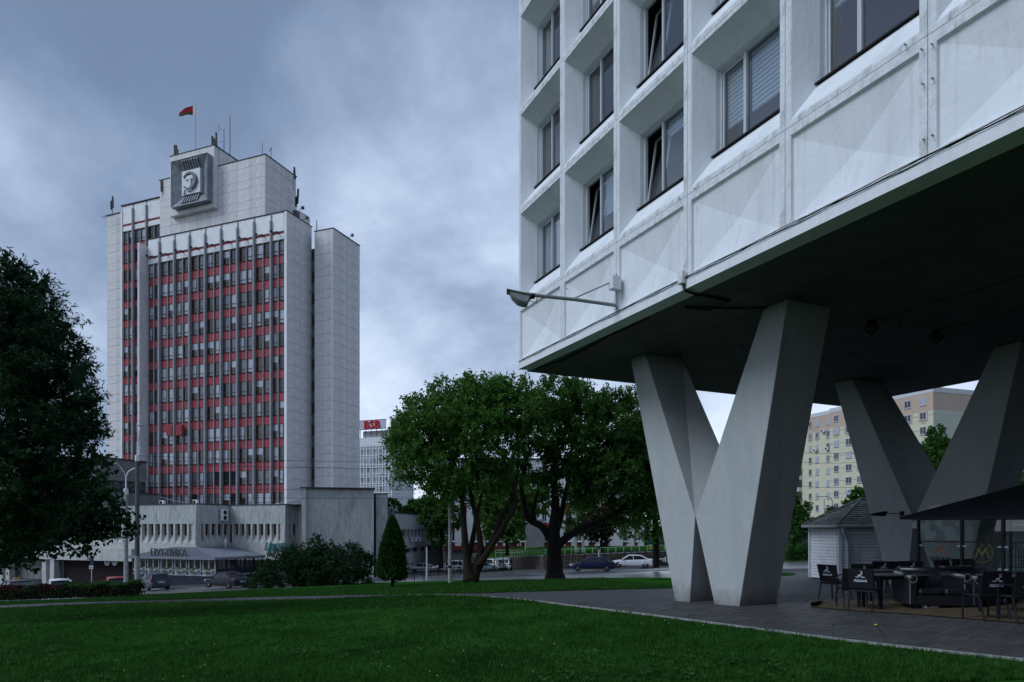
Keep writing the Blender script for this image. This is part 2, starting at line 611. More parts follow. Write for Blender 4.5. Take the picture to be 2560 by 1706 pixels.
def sheet(name, A, B, off, m, n=60, rows=10, zf=None, kind='structure', byx=False):
    """a strip of ground between two lines A (near) and B (far)"""
    zf = zf or G
    if byx:
        a, b = A, B
        n = len(A)
    else:
        a, b = resample(A, n), resample(B, n)
    mb = MB()
    mb.smooth = True
    vs, fs = [], []
    for j in range(rows + 1):
        for i in range(n):
            p = Vector((a[i][0], a[i][1])).lerp(Vector((b[i][0], b[i][1])), j / rows)
            vs.append((p.x, p.y, zf(p.x, p.y) + off))
    for j in range(rows):
        for i in range(n - 1):
            q = j * n + i
            fs.append((q, q + 1, q + n + 1, q + n))
    mb.add(vs, fs)
    o = mb.build(name, m)
    return prop(o, kind=kind)


# bare ground out to the horizon
gx = [-3000, -1200, -500, -250, -140, -100, -80] + [-70 + 5 * i for i in range(28)] + [80, 100, 140, 250, 500, 1200, 3000]
gy = [-3000, -1000, -300, -120, -60] + [-40 + 5 * i for i in range(28)] + [110, 130, 170, 250, 500, 1200, 3000]
mb = MB()
mb.smooth = True
vs = [(x, y, G(x, y) - 0.06) for y in gy for x in gx]
fs = [(j * len(gx) + i, j * len(gx) + i + 1, (j + 1) * len(gx) + i + 1, (j + 1) * len(gx) + i) for j in range(len(gy) - 1) for i in range(len(gx) - 1)]
mb.add(vs, fs)
prop(mb.build('ground', M['earth']), kind='structure')

# edge lines read off the photograph and laid on the slope
C1_px = [(0, 1522), (170, 1513.8), (400, 1507), (620, 1502.5), (786, 1499), (905, 1494), (1011, 1489), (1096, 1488), (1215, 1493), (1283, 1499), (1414, 1515.6), (1632, 1543), (1850, 1571), (2176, 1613.5), (2560, 1661)]
C1 = [Vector((-34, 17, 0))] + curve_px(C1_px) + [Vector((9.5, 5.6, 0)), Vector((17, 0.5, 0)), Vector((26, -6, 0))]
C0 = [Vector((-34, -8, 0)), Vector((0, -8, 0)), Vector((26, -8, 0))]
sheet('front_lawn', C0, C1, 0.0, M['lawn'], 90, 24)

C2_px = [(0, 1513), (170, 1506), (400, 1500.5), (620, 1492.7), (811, 1489), (960, 1486), (1130, 1483.6), (1360, 1478.5), (1520, 1474), (1680, 1470)]
C2 = [Vector((-34, 19.5, 0))] + curve_px(C2_px)
C2R = curve_px([(1760, 1448), (1860, 1437), (1960, 1431), (2080, 1428)]) + [Vector((40, 36, 0)), Vector((60, 20, 0))]
sheet('path', C1, C2 + C2R, -0.02, M['paving'], 110, 26)

C3_px = [(0, 1504.4), (170, 1499), (350, 1488), (400, 1485.7), (620, 1474.5), (811, 1465), (907, 1458), (1020, 1455), (1130, 1451), (1360, 1449.6), (1493, 1445.5), (1600, 1444), (1690, 1445)]
C3 = [Vector((-34, 24, 0))] + curve_px(C3_px)
sheet('lawn_strip', C2, C3, 0.0, M['lawn'], 80, 12)
# small tongue of grass beyond the pillars
sheet('lawn_patch', curve_px([(1880, 1443), (1960, 1440), (1985, 1437.5)]), curve_px([(1880, 1434), (1960, 1432), (1990, 1434)]), 0.004, M['lawn'], 10, 3)

# street: wet carriageway running downhill to the left
C4_px = [(-200, 1473), (150, 1474), (330, 1474), (480, 1472), (620, 1468), (760, 1462), (900, 1454), (1040, 1446), (1130, 1442), (1360, 1430.5), (1500, 1426), (1673, 1418), (1850, 1411), (2000, 1404), (2140, 1403)]
C4 = curve_px(C4_px) + [Vector((60, 62, 0)), Vector((80, 50, 0))]
C3R = curve_px([(1760, 1432), (1860, 1426), (1960, 1421.5), (2080, 1420)]) + [Vector((60, 36, 0)), Vector((80, 24, 0))]
sheet('asphalt_footway', C2R[:1] + C2R, C3R[:1] + C3R, -0.024, M['asphalt'], 30, 4)
sheet('road', C3 + C3R, C4, -0.03, M['wet_asphalt'], 110, 12)
# dark asphalt strip between the two lanes
CM1 = curve_px([(1130, 1446), (1360, 1438.3), (1500, 1433), (1673, 1426)])
CM2 = curve_px([(1130, 1445), (1360, 1436), (1500, 1430.8), (1673, 1424)])
sheet('road_strip', CM1, CM2, -0.022, M['asphalt'], 40, 2)

C5_px = [(-200, 1452), (150, 1456), (330, 1457), (480, 1457), (620, 1456), (760, 1450), (900, 1446), (1030, 1440.5), (1130, 1436), (1360, 1421), (1500, 1417), (1640, 1406.5), (1760, 1404.5)]
C5 = curve_px(C5_px)
_kerb = MB()
_p = resample(C4[:13], 90)
for a, b in zip(_p, _p[1:]):
    d = (b - a).normalized() * 0.0
    nrm = Vector((-(b - a).y, (b - a).x)).normalized() * 0.15
    za, zb = G(a.x, a.y), G(b.x, b.y)
    q = [(a.x, a.y, za - 0.1), (b.x, b.y, zb - 0.1), (b.x + nrm.x, b.y + nrm.y, zb - 0.1), (a.x + nrm.x, a.y + nrm.y, za - 0.1),
         (a.x, a.y, za + 0.09), (b.x, b.y, zb + 0.09), (b.x + nrm.x, b.y + nrm.y, zb + 0.09), (a.x + nrm.x, a.y + nrm.y, za + 0.09)]
    _kerb.hexa(q)
prop(_kerb.build('road_kerb', M['concrete_dark']), kind='structure')
sheet('pavement', C4[:13], C5, 0.05, M['paving'], 100, 6)

# grass bank and terrace beyond the street, held by the stone wall
def wpz(u, y, v):
    p = at(u, y)
    return Vector((p.x, p.y, EYE + (VH - v) / F * y))


# stone wall line: foot follows the slope, top read off the photograph
WT = [wpz(1150, 114, 1400), wpz(1180, 112, 1398), wpz(1275, 100, 1392.5), wpz(1360, 88, 1388), wpz(1470, 84, 1385), wpz(1560, 82, 1381.5), wpz(1640, 80, 1378), wpz(1760, 79, 1375)]


def ZT(x, y):
    """raised ground beyond the street"""
    z = WT[0].z
    for a_, b_ in zip(WT, WT[1:]):
        if x >= a_.x:
            t = min(1.0, (x - a_.x) / (b_.x - a_.x))
            z = a_.z + (b_.z - a_.z) * t
            yb = a_.y + (b_.y - a_.y) * t
    return z


sheet('verge', C5[8:], [Vector((p.x, p.y)) for p in WT[2:]], 0.02, M['lawn'], 40, 6)
sheet('parking_lot', [at(1000, 80), at(1130, 81), at(1200, 83)], [at(1000, 128), at(1130, 126), at(1200, 116)], 0.02, M['asphalt'], 20, 8)
# bank on the right rising from the street to the yard of the flats
BN = curve_px([(1760, 1406), (1850, 1403), (2000, 1398), (2120, 1397)]) + [Vector((62, 66, 0)), Vector((85, 54, 0))]
_bn = resample(BN, 30)
_bf = resample([Vector((34, 118, 0)), Vector((70, 118, 0)), Vector((120, 118, 0))], 30)


def sheet_z(name, A, B, za, zb, m, rows=6):
    mb = MB()
    mb.smooth = True
    n = len(A)
    vs, fs = [], []
    for j in range(rows + 1):
        t = j / rows
        for i in range(n):
            p = A[i].lerp(B[i], t)
            z0 = za(A[i].x, A[i].y) if callable(za) else za
            z1 = zb(B[i].x, B[i].y) if callable(zb) else zb
            vs.append((p.x, p.y, z0 + (z1 - z0) * smooth(t)))
    for j in range(rows):
        for i in range(n - 1):
            q = j * n + i
            fs.append((q, q + 1, q + n + 1, q + n))
    mb.add(vs, fs)
    return prop(mb.build(name, m), kind='structure')


_wt = resample([(p.x, p.y + .42) for p in WT], 40)
_wf = resample([Vector((-9.5, 115, 0)), Vector((26, 113, 0)), Vector((40, 113, 0))], 40)
sheet_z('terrace_lawn', _wt, _wf, ZT, -1.15, M['lawn'])
sheet_z('terrace_yard', _wf, resample([Vector((-30, 160, 0)), Vector((60, 160, 0))], 40), -1.15, -1.0, M['lawn'], 2)
sheet_z('bank', _bn, _bf, lambda x, y: G(x, y) + 0.03, -0.9, M['lawn'])
sheet_z('yard', _bf, resample([Vector((34, 240, 0)), Vector((200, 240, 0))], 30), -0.9, -0.9, M['asphalt'], 3)

# white kerb along the front lawn: one stone after another
kerb = empty('lawn_kerb', (0, 0, 0))
prop(kerb, kind='structure')
KP = resample(C1[7:17], 200)
_len = sum((b - a).length for a, b in zip(KP, KP[1:]))
KP = resample(C1[7:17], int(_len / 0.8))
for a, b in zip(KP, KP[1:]):
    d = (b - a)
    L = d.length - 0.012
    mbk = MB()
    z0, z1 = G(a.x, a.y), G(b.x, b.y)
    dn = d.normalized()
    nn = Vector((-dn.y, dn.x)) * 0.06
    a2, b2 = a + dn * 0.006, b - dn * 0.006
    mbk.hexa([(a2.x, a2.y, z0 - 0.1), (b2.x, b2.y, z1 - 0.1), (b2.x + nn.x, b2.y + nn.y, z1 - 0.1), (a2.x + nn.x, a2.y + nn.y, z0 - 0.1),
              (a2.x, a2.y, z0 + 0.035), (b2.x, b2.y, z1 + 0.035), (b2.x + nn.x, b2.y + nn.y, z1 + 0.035), (a2.x + nn.x, a2.y + nn.y, z0 + 0.035)])
    mbk.build('kerb_stone', M['kerb'], kerb)

# pavers of the forecourt: the nearest laid one by one, the rest joined
pav = [o for o in COL.objects if o.name == 'path'][0]
PF = Vector((0.43, -0.902))
PG = Vector((0.902, 0.43))
_c1 = [(p.x, p.y) for p in resample(C1, 300)]


def inside_paving(x, y):
    # beyond the kerb line and under / beside the raised building
    yk = -99
    for (x0, y0), (x1, y1) in zip(_c1, _c1[1:]):
        if min(x0, x1) <= x <= max(x0, x1) and abs(x1 - x0) > 1e-6:
            yk = max(yk, y0 + (y1 - y0) * (x - x0) / (x1 - x0))
    return y > yk + 0.12


cand = []
LW, LD = 0.26, 0.13
for i in range(-60, 130):
    for j in range(-20, 190):
        gx_ = i * LW + (LW / 2 if j % 2 else 0)
        p = PG * gx_ - PF * (j * LD) + Vector((2.0, 6.0))
        if p.y < 5.5 or p.y > 19.5 or p.x < -1 or p.x > 14.5 or abs(p.x) > 0.80 * p.y:
            continue
        if inside_paving(p.x, p.y):
            cand.append(p)
cand.sort(key=lambda p: p.length)
rp = random.Random(3)


def paver_verts(p, jit):
    h = jit.uniform(0.000, 0.006)
    tx, ty = jit.uniform(-.006, .006), jit.uniform(-.006, .006)
    out = []
    for zz, ins in ((-0.03, 0.0025), (h, 0.0045)):
        for sx, sy in ((-1, -1), (1, -1), (1, 1), (-1, 1)):
            q = p + PG * (sx * (LW / 2 - ins)) - PF * (sy * (LD / 2 - ins))
            out.append((q.x, q.y, G(q.x, q.y) + zz + (tx * sx + ty * sy) * 0.1 * (zz >= 0)))
    return out


PFACES = [(4, 5, 6, 7), (0, 1, 5, 4), (1, 2, 6, 5), (2, 3, 7, 6), (3, 0, 4, 7)]
for p in cand[:300]:
    MB().add(paver_verts(p, rp), PFACES).build('paver', M['paver'], pav)
mb = MB()
for p in cand[300:]:
    mb.add(paver_verts(p, rp), PFACES)
prop(mb.build('pavers_beyond', M['paver'], pav), kind='stuff')
# ------------------------------------------------------------------ the raised white office building on V pillars
HU = 5.2                                   # underside over the eye
K0 = at(1297, HU * F / (VH - 924.3))
ZB = EYE + HU
RZ = math.atan2(-0.902, 0.43)
RB = empty('raised_office_building', (K0.x, K0.y, 0), RZ, 'white coffered office building standing on grey V shaped pillars', 'building')
RLEN, RWID = 40.0, 15.06
# local axes: x along the facade towards the viewer, y into the building
XS = [0.0, 2.85, 5.61, 8.32, 11.0, 13.64, 16.3]
ZS = [ZB + 2.03, ZB + 5.12, ZB + 8.34, ZB + 11.55, ZB + 14.75]
ZF = ZB + 0.2                              # top of the edge beam


def coffer_mesh(w, h):
    mb = MB()
    e = 0.006
    fw, ft = 0.12, 0.10
    x0, x1, z0, z1 = e, w - e, e, h - e
    a0, a1, b0, b1 = fw, w - fw, ft, h - ft
    c0, c1, d0, d1 = 0.33, w - 0.30, 0.80, h - 0.42
    g1, g2 = 0.50, 0.66
    O = [(x0, 0, z0), (x1, 0, z0), (x1, 0, z1), (x0, 0, z1)]
    A = [(a0, 0, b0), (a1, 0, b0), (a1, 0, b1), (a0, 0, b1)]
    # a low fillet between rim and splay
    A2 = [(a0 + .02, .02, b0 + .05), (a1 - .02, .02, b0 + .05), (a1 - .02, .02, b1 - .015), (a0 + .02, .02, b1 - .015)]
    C = [(c0, g1, d0), (c1, g1, d0), (c1, g1, d1), (c0, g1, d1)]
    D = [(c0 + 0.0, g2, d0), (c1, g2, d0), (c1, g2, d1 - .02), (c0, g2, d1 - .02)]
    B = [(x0, .3, z0), (x1, .3, z0), (x1, .3, z1), (x0, .3, z1)]
    rings = [B, O, A, A2, C, D]
    vs = [p for r in rings for p in r]
    fs = []
    mids = []
    for k in range(len(rings) - 1):
        for i in range(4):
            fs.append((4 * k + i, 4 * k + (i + 1) % 4, 4 * k + 4 + (i + 1) % 4, 4 * k + 4 + i))
            mids.append(1 if k in (1, 2) else 0)
    mb.add(vs, fs)
    mb.mi = mids
    return mb, (c0, c1, d0, d1, g2)


def bar(mb, x0, x1, z0, z1, y0, y1):
    mb.box(x0, x1, y0, y1, z0, z1)


rw = random.Random(21)
for r in range(4):
    h = ZS[r + 1] - ZS[r]
    for c in range(6):
        if r == 3 and c > 2 or r == 2 and c > 3 or r == 1 and c > 4:
            continue
        w = XS[c + 1] - XS[c]
        ox, oz = XS[c], ZS[r]
        mb, (c0, c1, d0, d1, g2) = coffer_mesh(w, h)
        pn = mb.build('facade_panel', [M['white_paint'], M['white_rough']], RB, (ox, 0, oz))
        # window set into the coffer
        fr = MB()
        t = 0.06
        xm = c0 + (c1 - c0) * 0.36
        for x in (c0 + t / 2, xm, c1 - t / 2):
            bar(fr, x - t / 2, x + t / 2, d0, d1, g2 - .05, g2 + .03)
        for z in (d0 + t / 2, d1 - t / 2):
            bar(fr, c0, c1, z - t / 2, z + t / 2, g2 - .047, g2 + .027)
        wd = fr.build('window', M['frame_grey'], RB, (ox, 0, oz))
        open_ = (r, c) in ((0, 2), (1, 2), (1, 4), (0, 1))
        sash = MB()
        sx0, sx1, sz0, sz1 = c0 + t, xm - t / 2, d0 + t, d1 - t
        for x in (sx0, sx1 - .045):
            sash.box(x, x + .045, -.02, .03, 0, sz1 - sz0)
        for z in (0, sz1 - sz0 - .045):
            sash.box(sx0 + .045, sx1 - .045, -.018, .028, z, z + .045)
        so = sash.build('sash', M['frame_grey'], wd, (0, g2, sz0), (math.radians(-9) if open_ else 0, 0, 0))
        pl = MB().quad((sx0 + .04, 0, .04), (sx1 - .04, 0, .04), (sx1 - .04, 0, sz1 - sz0 - .04), (sx0 + .04, 0, sz1 - sz0 - .04))
        pl.build('pane', M['glass'], wd, (0, g2 + .004, sz0), (math.radians(-9) if open_ else 0, 0, 0))
        MB().quad((xm + t / 2, g2, d0 + t), (c1 - t, g2, d0 + t), (c1 - t, g2, d1 - t), (xm + t / 2, g2, d1 - t)).build('pane', M['glass'], wd)
        # dark room behind
        rm = MB()
        y0, y1 = g2 + .035, g2 + 1.6
        X0, X1, Z0, Z1 = c0 - .3, c1 + .3, d0 - .3, d1 + .12
        rm.quad((X0, y1, Z0), (X1, y1, Z0), (X1, y1, Z1), (X0, y1, Z1))
        rm.quad((X0, y0, Z0), (X0, y1, Z0), (X0, y1, Z1), (X0, y0, Z1))
        rm.quad((X1, y0, Z0), (X1, y1, Z0), (X1, y1, Z1), (X1, y0, Z1))
        rm.quad((X0, y0, Z0), (X1, y0, Z0), (X1, y1, Z0), (X0, y1, Z0))
        rm.quad((X0, y0, Z1), (X1, y0, Z1), (X1, y1, Z1), (X0, y1, Z1))
        rm.build('room', M['interior'], wd)
        # striped roller blind
        style = {(1, 3): 0.70, (0, 0): 0.9, (0, 1): 0.62, (0, 2): 0.2, (1, 0): 0.0, (2, 0): 0.0, (0, 3): .7, (1, 1): 0.0, (1, 2): 0.0, (0, 4): 0.25, (0, 5): .5}.get((r, c), rw.choice([0, 0.3, 0.6]))
        if (r, c) == (0, 3):
            style = 0.66
        if style > 0:
            bl = MB()
            nst = max(1, int(round((d1 - d0) * style / 0.095)))
            for k in range(nst):
                zt = d1 - t - k * 0.095
                bl.cur = 0
                bl.box(xm + .05, c1 - .06, g2 + .10, g2 + .104, zt - .052, zt)
                if not open_:
                    bl.box(c0 + .07, xm - .06, g2 + .10, g2 + .104, zt - .052, zt)
                bl.cur = 1
                bl.box(xm + .05, c1 - .06, g2 + .104, g2 + .108, zt - .095, zt - .052)
                if not open_:
                    bl.box(c0 + .07, xm - .06, g2 + .104, g2 + .108, zt - .095, zt - .052)
            bl.build('blind', [M['blind'], M['blind_dark']], wd)
        elif rw.random() < 0.6 and not open_:
            cu = MB()
            cu.smooth = True
            k0 = c0 + .08
            n = 10
            pts = [(k0 + i * .035, g2 + .14 + .025 * math.sin(i * 2.1)) for i in range(n)]
            for (xa, ya), (xb, yb) in zip(pts, pts[1:]):
                cu.quad((xa, ya, d0 + .05), (xb, yb, d0 + .05), (xb, yb, d1 - .05), (xa, ya, d1 - .05))
            cu.build('curtain', M['blind_dark'], wd)
        sl = MB()
        sl.hexa([(c0 - .06, g2 - .26, d0 - .040), (c1 + .03, g2 - .26, d0 - .040), (c1 + .03, g2 - .045, d0 - .01), (c0 - .06, g2 - .045, d0 - .01),
                 (c0 - .06, g2 - .26, d0 - .012), (c1 + .03, g2 - .26, d0 - .012), (c1 + .03, g2 - .045, d0 + .012), (c0 - .06, g2 - .045, d0 + .012)])
        sl.build('sill', M['black'], wd)

# blind row of shallow sunk pyramids under the windows
for c in range(6):
    w, h = XS[c + 1] - XS[c], ZS[0] - ZF
    mb = MB()
    e, fw = 0.006, 0.13
    rings = [[(e, .3, e), (w - e, .3, e), (w - e, .3, h - e), (e, .3, h - e)],
             [(e, 0, e), (w - e, 0, e), (w - e, 0, h - e), (e, 0, h - e)],
             [(fw, 0, .10), (w - fw, 0, .10), (w - fw, 0, h - .16), (fw, 0, h - .16)],
             [(fw + .01, .06, .11), (w - fw - .01, .06, .11), (w - fw - .01, .06, h - .19), (fw + .01, .06, h - .19)]]
    vs = [p for r in rings for p in r] + [(w / 2, .20, h * .46)]
    fs = []
    for k in range(3):
        for i in range(4):
            fs.append((4 * k + i, 4 * k + (i + 1) % 4, 4 * k + 4 + (i + 1) % 4, 4 * k + 4 + i))
            mb.mi.append(1 if k == 1 else 0)
            mb.sm.append(False)
    for i in range(4):
        fs.append((12 + i, 12 + (i + 1) % 4, 16))
        mb.mi.append(0)
        mb.sm.append(False)
    mb.v, mb.f = vs, fs
    mb.build('pyramid_panel', [M['white_paint'], M['white_rough']], RB, (XS[c], 0, ZF))

# edge beam, underside, remaining walls
fb = MB()
fb.hexa([(-.02, -.03, ZB), (RLEN, -.03, ZB), (RLEN, .30, ZB - .05), (.30, .30, ZB - .05), (-.02, -.03, ZF), (RLEN, -.03, ZF), (RLEN, .30, ZF), (.30, .30, ZF)])
fb.build('edge_beam', M['white_paint'], RB)
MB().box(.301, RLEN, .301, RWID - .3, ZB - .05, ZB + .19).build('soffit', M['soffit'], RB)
eb = MB()
eb.box(0.0, .30, .302, RWID, ZB - .04, ZF + .05)
eb.box(.302, RLEN, RWID - .298, RWID, ZB - .04, ZF + .05)
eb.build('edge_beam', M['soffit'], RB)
wl_ = MB()
wl_.box(0, .25, .302, RWID, ZF + .052, 27)
wl_.box(.252, RLEN, RWID - .25, RWID, ZF + .052, 27)
wl_.box(XS[6] + .003, RLEN, .0, .3, ZF + .004, 27)
wl_.box(RLEN - .3, RLEN - .004, .304, RWID - .254, ZF + .004, 27)
wl_.box(0, XS[6], .0, .3, ZS[4] + .004, 27)
wl_.box(XS[3] + .004, XS[6], .0, .3, ZS[3] + .004, ZS[4])
wl_.box(XS[4] + .004, XS[6], .0, .3, ZS[2] + .004, ZS[3])
wl_.box(XS[5] + .004, XS[6], .0, .3, ZS[1] + .004, ZS[2])
wl_.build('wall', M['white_paint'], RB)
MB().box(-.1, RLEN, -.1, RWID + .1, 27.002, 27.4).build('roof', M['concrete_dark'], RB)

# V pillars
def pillar(gf, gb, shift):
    """outer face on plane y=gf, back face on y=gb; legs meet in a crotch"""
    zt = ZB - .06
    par = empty('v_pillar', (0, 0, 0))
    par.parent = RB
    for side in (0, 1):
        if side == 0:
            fo = [(5.05, 'g'), (5.62, 'g'), (5.84, 2.02), (3.66, zt), (2.94, zt)]
            bk = [(5.05, 'g'), (5.50, 'g'), (5.84, 3.05), (3.66, zt), (2.94, zt)]
        else:
            fo = [(7.42, 'g'), (6.60, 'g'), (5.855, 2.02), (8.22, zt), (8.92, zt)]
            bk = [(7.30, 'g'), (6.74, 'g'), (5.855, 3.05), (8.22, zt), (8.92, zt)]

        def wpt(x, y, z):
            if z == 'g':
                c, s = math.cos(RZ), math.sin(RZ)
                wx, wy = K0.x + c * x - s * y, K0.y + s * x + c * y
                z = G(wx, wy) - 0.10
            return Vector((x + shift, y, z))
        f = [wpt(x, gf, z) for x, z in fo]
        b = [wpt(x, gb, z) for x, z in bk]
        mb = MB()
        n = 5
        vs = f + b
        fs = [tuple(range(n)), tuple(range(n, 2 * n))[::-1]]
        for i in range(n):
            j = (i + 1) % n
            fs += [(i, j, j + n), (i, j + n, i + n)]
        mb.add(vs, fs)
        mb.build('leg', M['pillar'], par, bevel=0.012)
    return par


pillar(2.33, 3.70, 0.0)
pillar(10.85, 12.5, 0.25)

# ---- things fixed to it
def rb(x, y, z):
    c, s = math.cos(RZ), math.sin(RZ)
    return Vector((K0.x + c * x - s * y, K0.y + s * x + c * y, z))


# lamp on an outrigger
px_lamp = rb(5.64, -0.06, 0)
def on_face(u, v, off=0.0):
    """point of the facade plane (y = -off) seen at a pixel"""
    r = (u - UC) / F
    c, s = math.cos(RZ), math.sin(RZ)
    bx, by = K0.x + s * off, K0.y - c * off
    t = (r * by - bx) / (c - r * s)
    y = by + s * t
    return Vector((bx + c * t, y, EYE + (VH - v) / F * y)), t


wp, _t = on_face(1541, 764, 0.05)
lamp = empty('wall_lamp', wp, 0, 'grey floodlight on a long braced arm fixed to the white coffered wall', 'lamp')
tip_y = wp.y - 0.9
tip = at(1330, tip_y, 738) - wp
jb = at(1541, wp.y - .02, 715) - wp
MB().tube([(0, 0, 0), tip * .5 + Vector((0, 0, .02)), tip], .045, 8).build('arm', M['lamp_grey'], lamp)
MB().tube([jb + Vector((0, 0, .15)), tip * .52 + Vector((0, 0, .04))], .02, 6).build('brace', M['lamp_grey'], lamp)
MB().box(-.16, .10, -.16, .03, -.12, .22).build('junction_box', M['steel_white'], lamp, jb - Vector((0.05, 0.02, 0.02)), (0, 0, RZ + math.pi / 2), bevel=.015)
MB().cyl((0, 0, -.12), (0, 0, jb.z + .3), .025).build('bracket', M['lamp_grey'], lamp)
hd = MB()
hl, hw = .62, .40
prof = [(-.0, .0), (.10, -.16), (.30, -.30), (.52, -.33), (.62, -.30), (.66, .0)]
rows = []
for k in range(7):
    yy = -hw / 2 + hw * k / 6
    sc = 1 - 0.35 * abs(2 * k / 6 - 1) ** 2
    rows.append([(x, yy, z * sc) for x, z in prof])
vs = [p for r in rows for p in r]
n = len(prof)
fs = [(i * n + j, i * n + j + 1, (i + 1) * n + j + 1, (i + 1) * n + j) for i in range(6) for j in range(n - 1)]
fs += [tuple(range(n)), tuple(range(6 * n, 7 * n))[::-1], tuple(i * n for i in range(7)) + tuple(i * n + n - 1 for i in range(6, -1, -1))]
hd.add(vs, fs)
ho = hd.build('lamp_head', M['lamp_grey'], lamp, tip + Vector((-.53, 0, .04)), (0, math.radians(12), 0))
ho.scale = (.74, .74, .74)
MB().box(-.08, .53, -.18, .18, .0, .03).build('lid', M['lamp_grey'], lamp, tip + Vector((-.53, 0, .055)), (0, math.radians(12), 0), bevel=.01)
rb_ = MB()
for k in range(5):
    yy = -.16 + .08 * k
    sc = 1 - 0.35 * abs(yy / (hw / 2)) ** 2
    rb_.tube([(x, yy, z * sc - .008) for x, z in prof], .011, 4)
rb_.build('cooling_rib', M['lamp_grey'], lamp, tip + Vector((-.53, 0, .04)), (0, math.radians(12), 0)).scale = (.74, .74, .74)
MB().cyl((-.05, 0, 0), (.16, 0, -.03), .07).build('socket', M['dark_metal'], lamp, tip + Vector((-.09, 0, 0.0)))
MB().tube([tip + Vector((.0, 0, 0)), tip + Vector((-.06, 0, -.14)), tip + Vector((.08, .02, -.17)), tip + Vector((.15, .02, -.04))], .012, 5).build('loose_wire', M['lamp_grey'], lamp)

# cable bundle along the edge beam and under the soffit
cb = MB()
rc = random.Random(4)
for s_ in range(3):
    pts = []
    for k in range(60):
        x = .1 + k * .28
        pts.append(rb(x, -.045 - .012 * s_, ZF + .012 + .014 * s_ + .008 * math.sin(k * .9 + s_ * 2) + rc.uniform(-.004, .004)))
    cb.tube(pts, .009, 4)
prop(cb.build('facade_cable', M['dark_metal']), 'bundle of dark cables sagging along the lower edge of the white building', 'cable')
cb = MB()
for s_ in range(2):
    o_ = .04 * s_
    cb.tube([rb(8.25, -.06, ZF + .02), rb(8.27 + o_, -.05, ZB - .03), rb(8.3 + o_, .2, ZB - .085), rb(8.3 + o_, 1.2, ZB - .085), rb(7.6 + o_, 1.25, ZB - .085), rb(7.5 + o_, .6, ZB - .085), rb(7.9 + o_, 1.6, ZB - .09), rb(8.3 + o_, 2.4, ZB - .085)], .018, 5)
prop(cb.build('soffit_cable', M['black']), 'dark cable looping from the wall box under the soffit to the nearest pillar', 'cable')
jbx = MB()
jbx.box(-.08, .08, -.05, .05, -.14, .14)
prop(jbx.build('wall_box', M['white_rough'], None, rb(8.25, -.10, ZF + .05), (0, 0, RZ), bevel=.01), 'small white junction box at the lower edge of the facade', 'junction box')
cb = MB()
cb.tube([rb(.6, .33, ZB - .075), rb(2.2, .55, ZB - .075), rb(3.2, .5, ZB - .075), rb(4.6, .36, ZB - .075), rb(6.5, .34, ZB - .075)], .03, 5)
prop(cb.build('soffit_cable', M['black']), 'thick dark cable hugging the front rim of the soffit', 'cable')
# round ceiling lamps with their feed lines
GM = mat('lamp_globe', (0.06, 0.055, 0.05), 0.35, 0.1, 6)
for (u, v, lab) in ((2179, 824, 'round globe lamp under the dark soffit nearer the front pillar'), (2341, 846, 'round globe lamp under the dark soffit nearer the rear pillar')):
    yy = (HU - .25) * F / (VH - v)
    p = at(u, yy, v)
    t = empty('globe_lamp', p, 0, lab, 'lamp', 'globe lamps under the soffit')
    mb = MB()
    mb.smooth = True
    mb.lathe([(.03, .17), (.11, .14), (.17, .05), (.18, 0), (.16, -.08), (.10, -.15), (.01, -.18)], n=16)
    mb.build('globe', GM, t)
    MB().cyl((0, 0, .16), (0, 0, .21), .10, n=12).build('cap', M['black'], t)
    cbl = MB()
    cbl.tube([p + Vector((0, 0, .2)), p + Vector((PF.x * 4, PF.y * 4, .2)), p + Vector((PF.x * 9, PF.y * 9, .2))], .014, 4)
    prop(cbl.build('ceiling_cable', M['black']), 'thin black line running along the soffit to the ' + ('front' if u < 2300 else 'rear') + ' globe lamp', 'cable', 'ceiling lamp feed lines')

# bent iron hooks left in the rim, pins in the soffit
for u, v in ((2266, 113), (2307, 125), (2333, 112), (2310, 211), (2334, 197), (2312, 350), (2334, 339), (1740, 472), (1736, 509), (1701, 498), (1418, 722)):
    q, tt = on_face(u, v, 0.0)
    MB().tube([(tt, .02, q.z), (tt, -.05, q.z + .005), (tt + .015, -.075, q.z - .02), (tt + .03, -.06, q.z - .045)], .009, 5).build('wall_hook', M['lamp_grey'], RB)
for x, y in ((1.9, 3.2), (2.3, 3.3), (3.0, 3.0), (4.3, 3.1), (5.6, 4.2), (7.5, 5.2), (6.4, 6.8), (9.0, 6.0)):
    MB().tube([(x, y, ZB - .04), (x, y, ZB - .16), (x + .04, y, ZB - .20)], .012, 4).build('soffit_pin', M['black'], RB)
sj = MB()
for k in range(1, 7):
    sj.box(.32, 24, .30 + k * 2.1, .325 + k * 2.1, ZB - .056, ZB - .0501)
for k in range(1, 9):
    sj.box(k * 2.74, k * 2.74 + .02, .32, RWID - .32, ZB - .0555, ZB - .0502)
prop(sj.build('soffit_joint', M['soffit'], RB), kind='stuff')
# ------------------------------------------------------------------ the trade tower with red spandrels
E1 = Vector((0.932, -0.363))
E2 = Vector((0.363, 0.932))
TP = at(717.5, 100.0)
TRZ = math.atan2(E1.y, E1.x)
TZ0 = -7.0
TW = empty('tower', (TP.x, TP.y, 0), TRZ, 'tall pale office tower with red panels, grey fins and an emblem on top', 'building')


def tb(u, v, b):
    """tower coordinates (a, z) of a pixel on the plane y=b"""
    r = (u - UC) / F
    ox, oy = TP.x + E2.x * b, TP.y + E2.y * b
    t = (r * oy - ox) / (E1.x - r * E1.y)
    y = oy + E1.y * t
    return t, EYE + (VH - v) / F * y


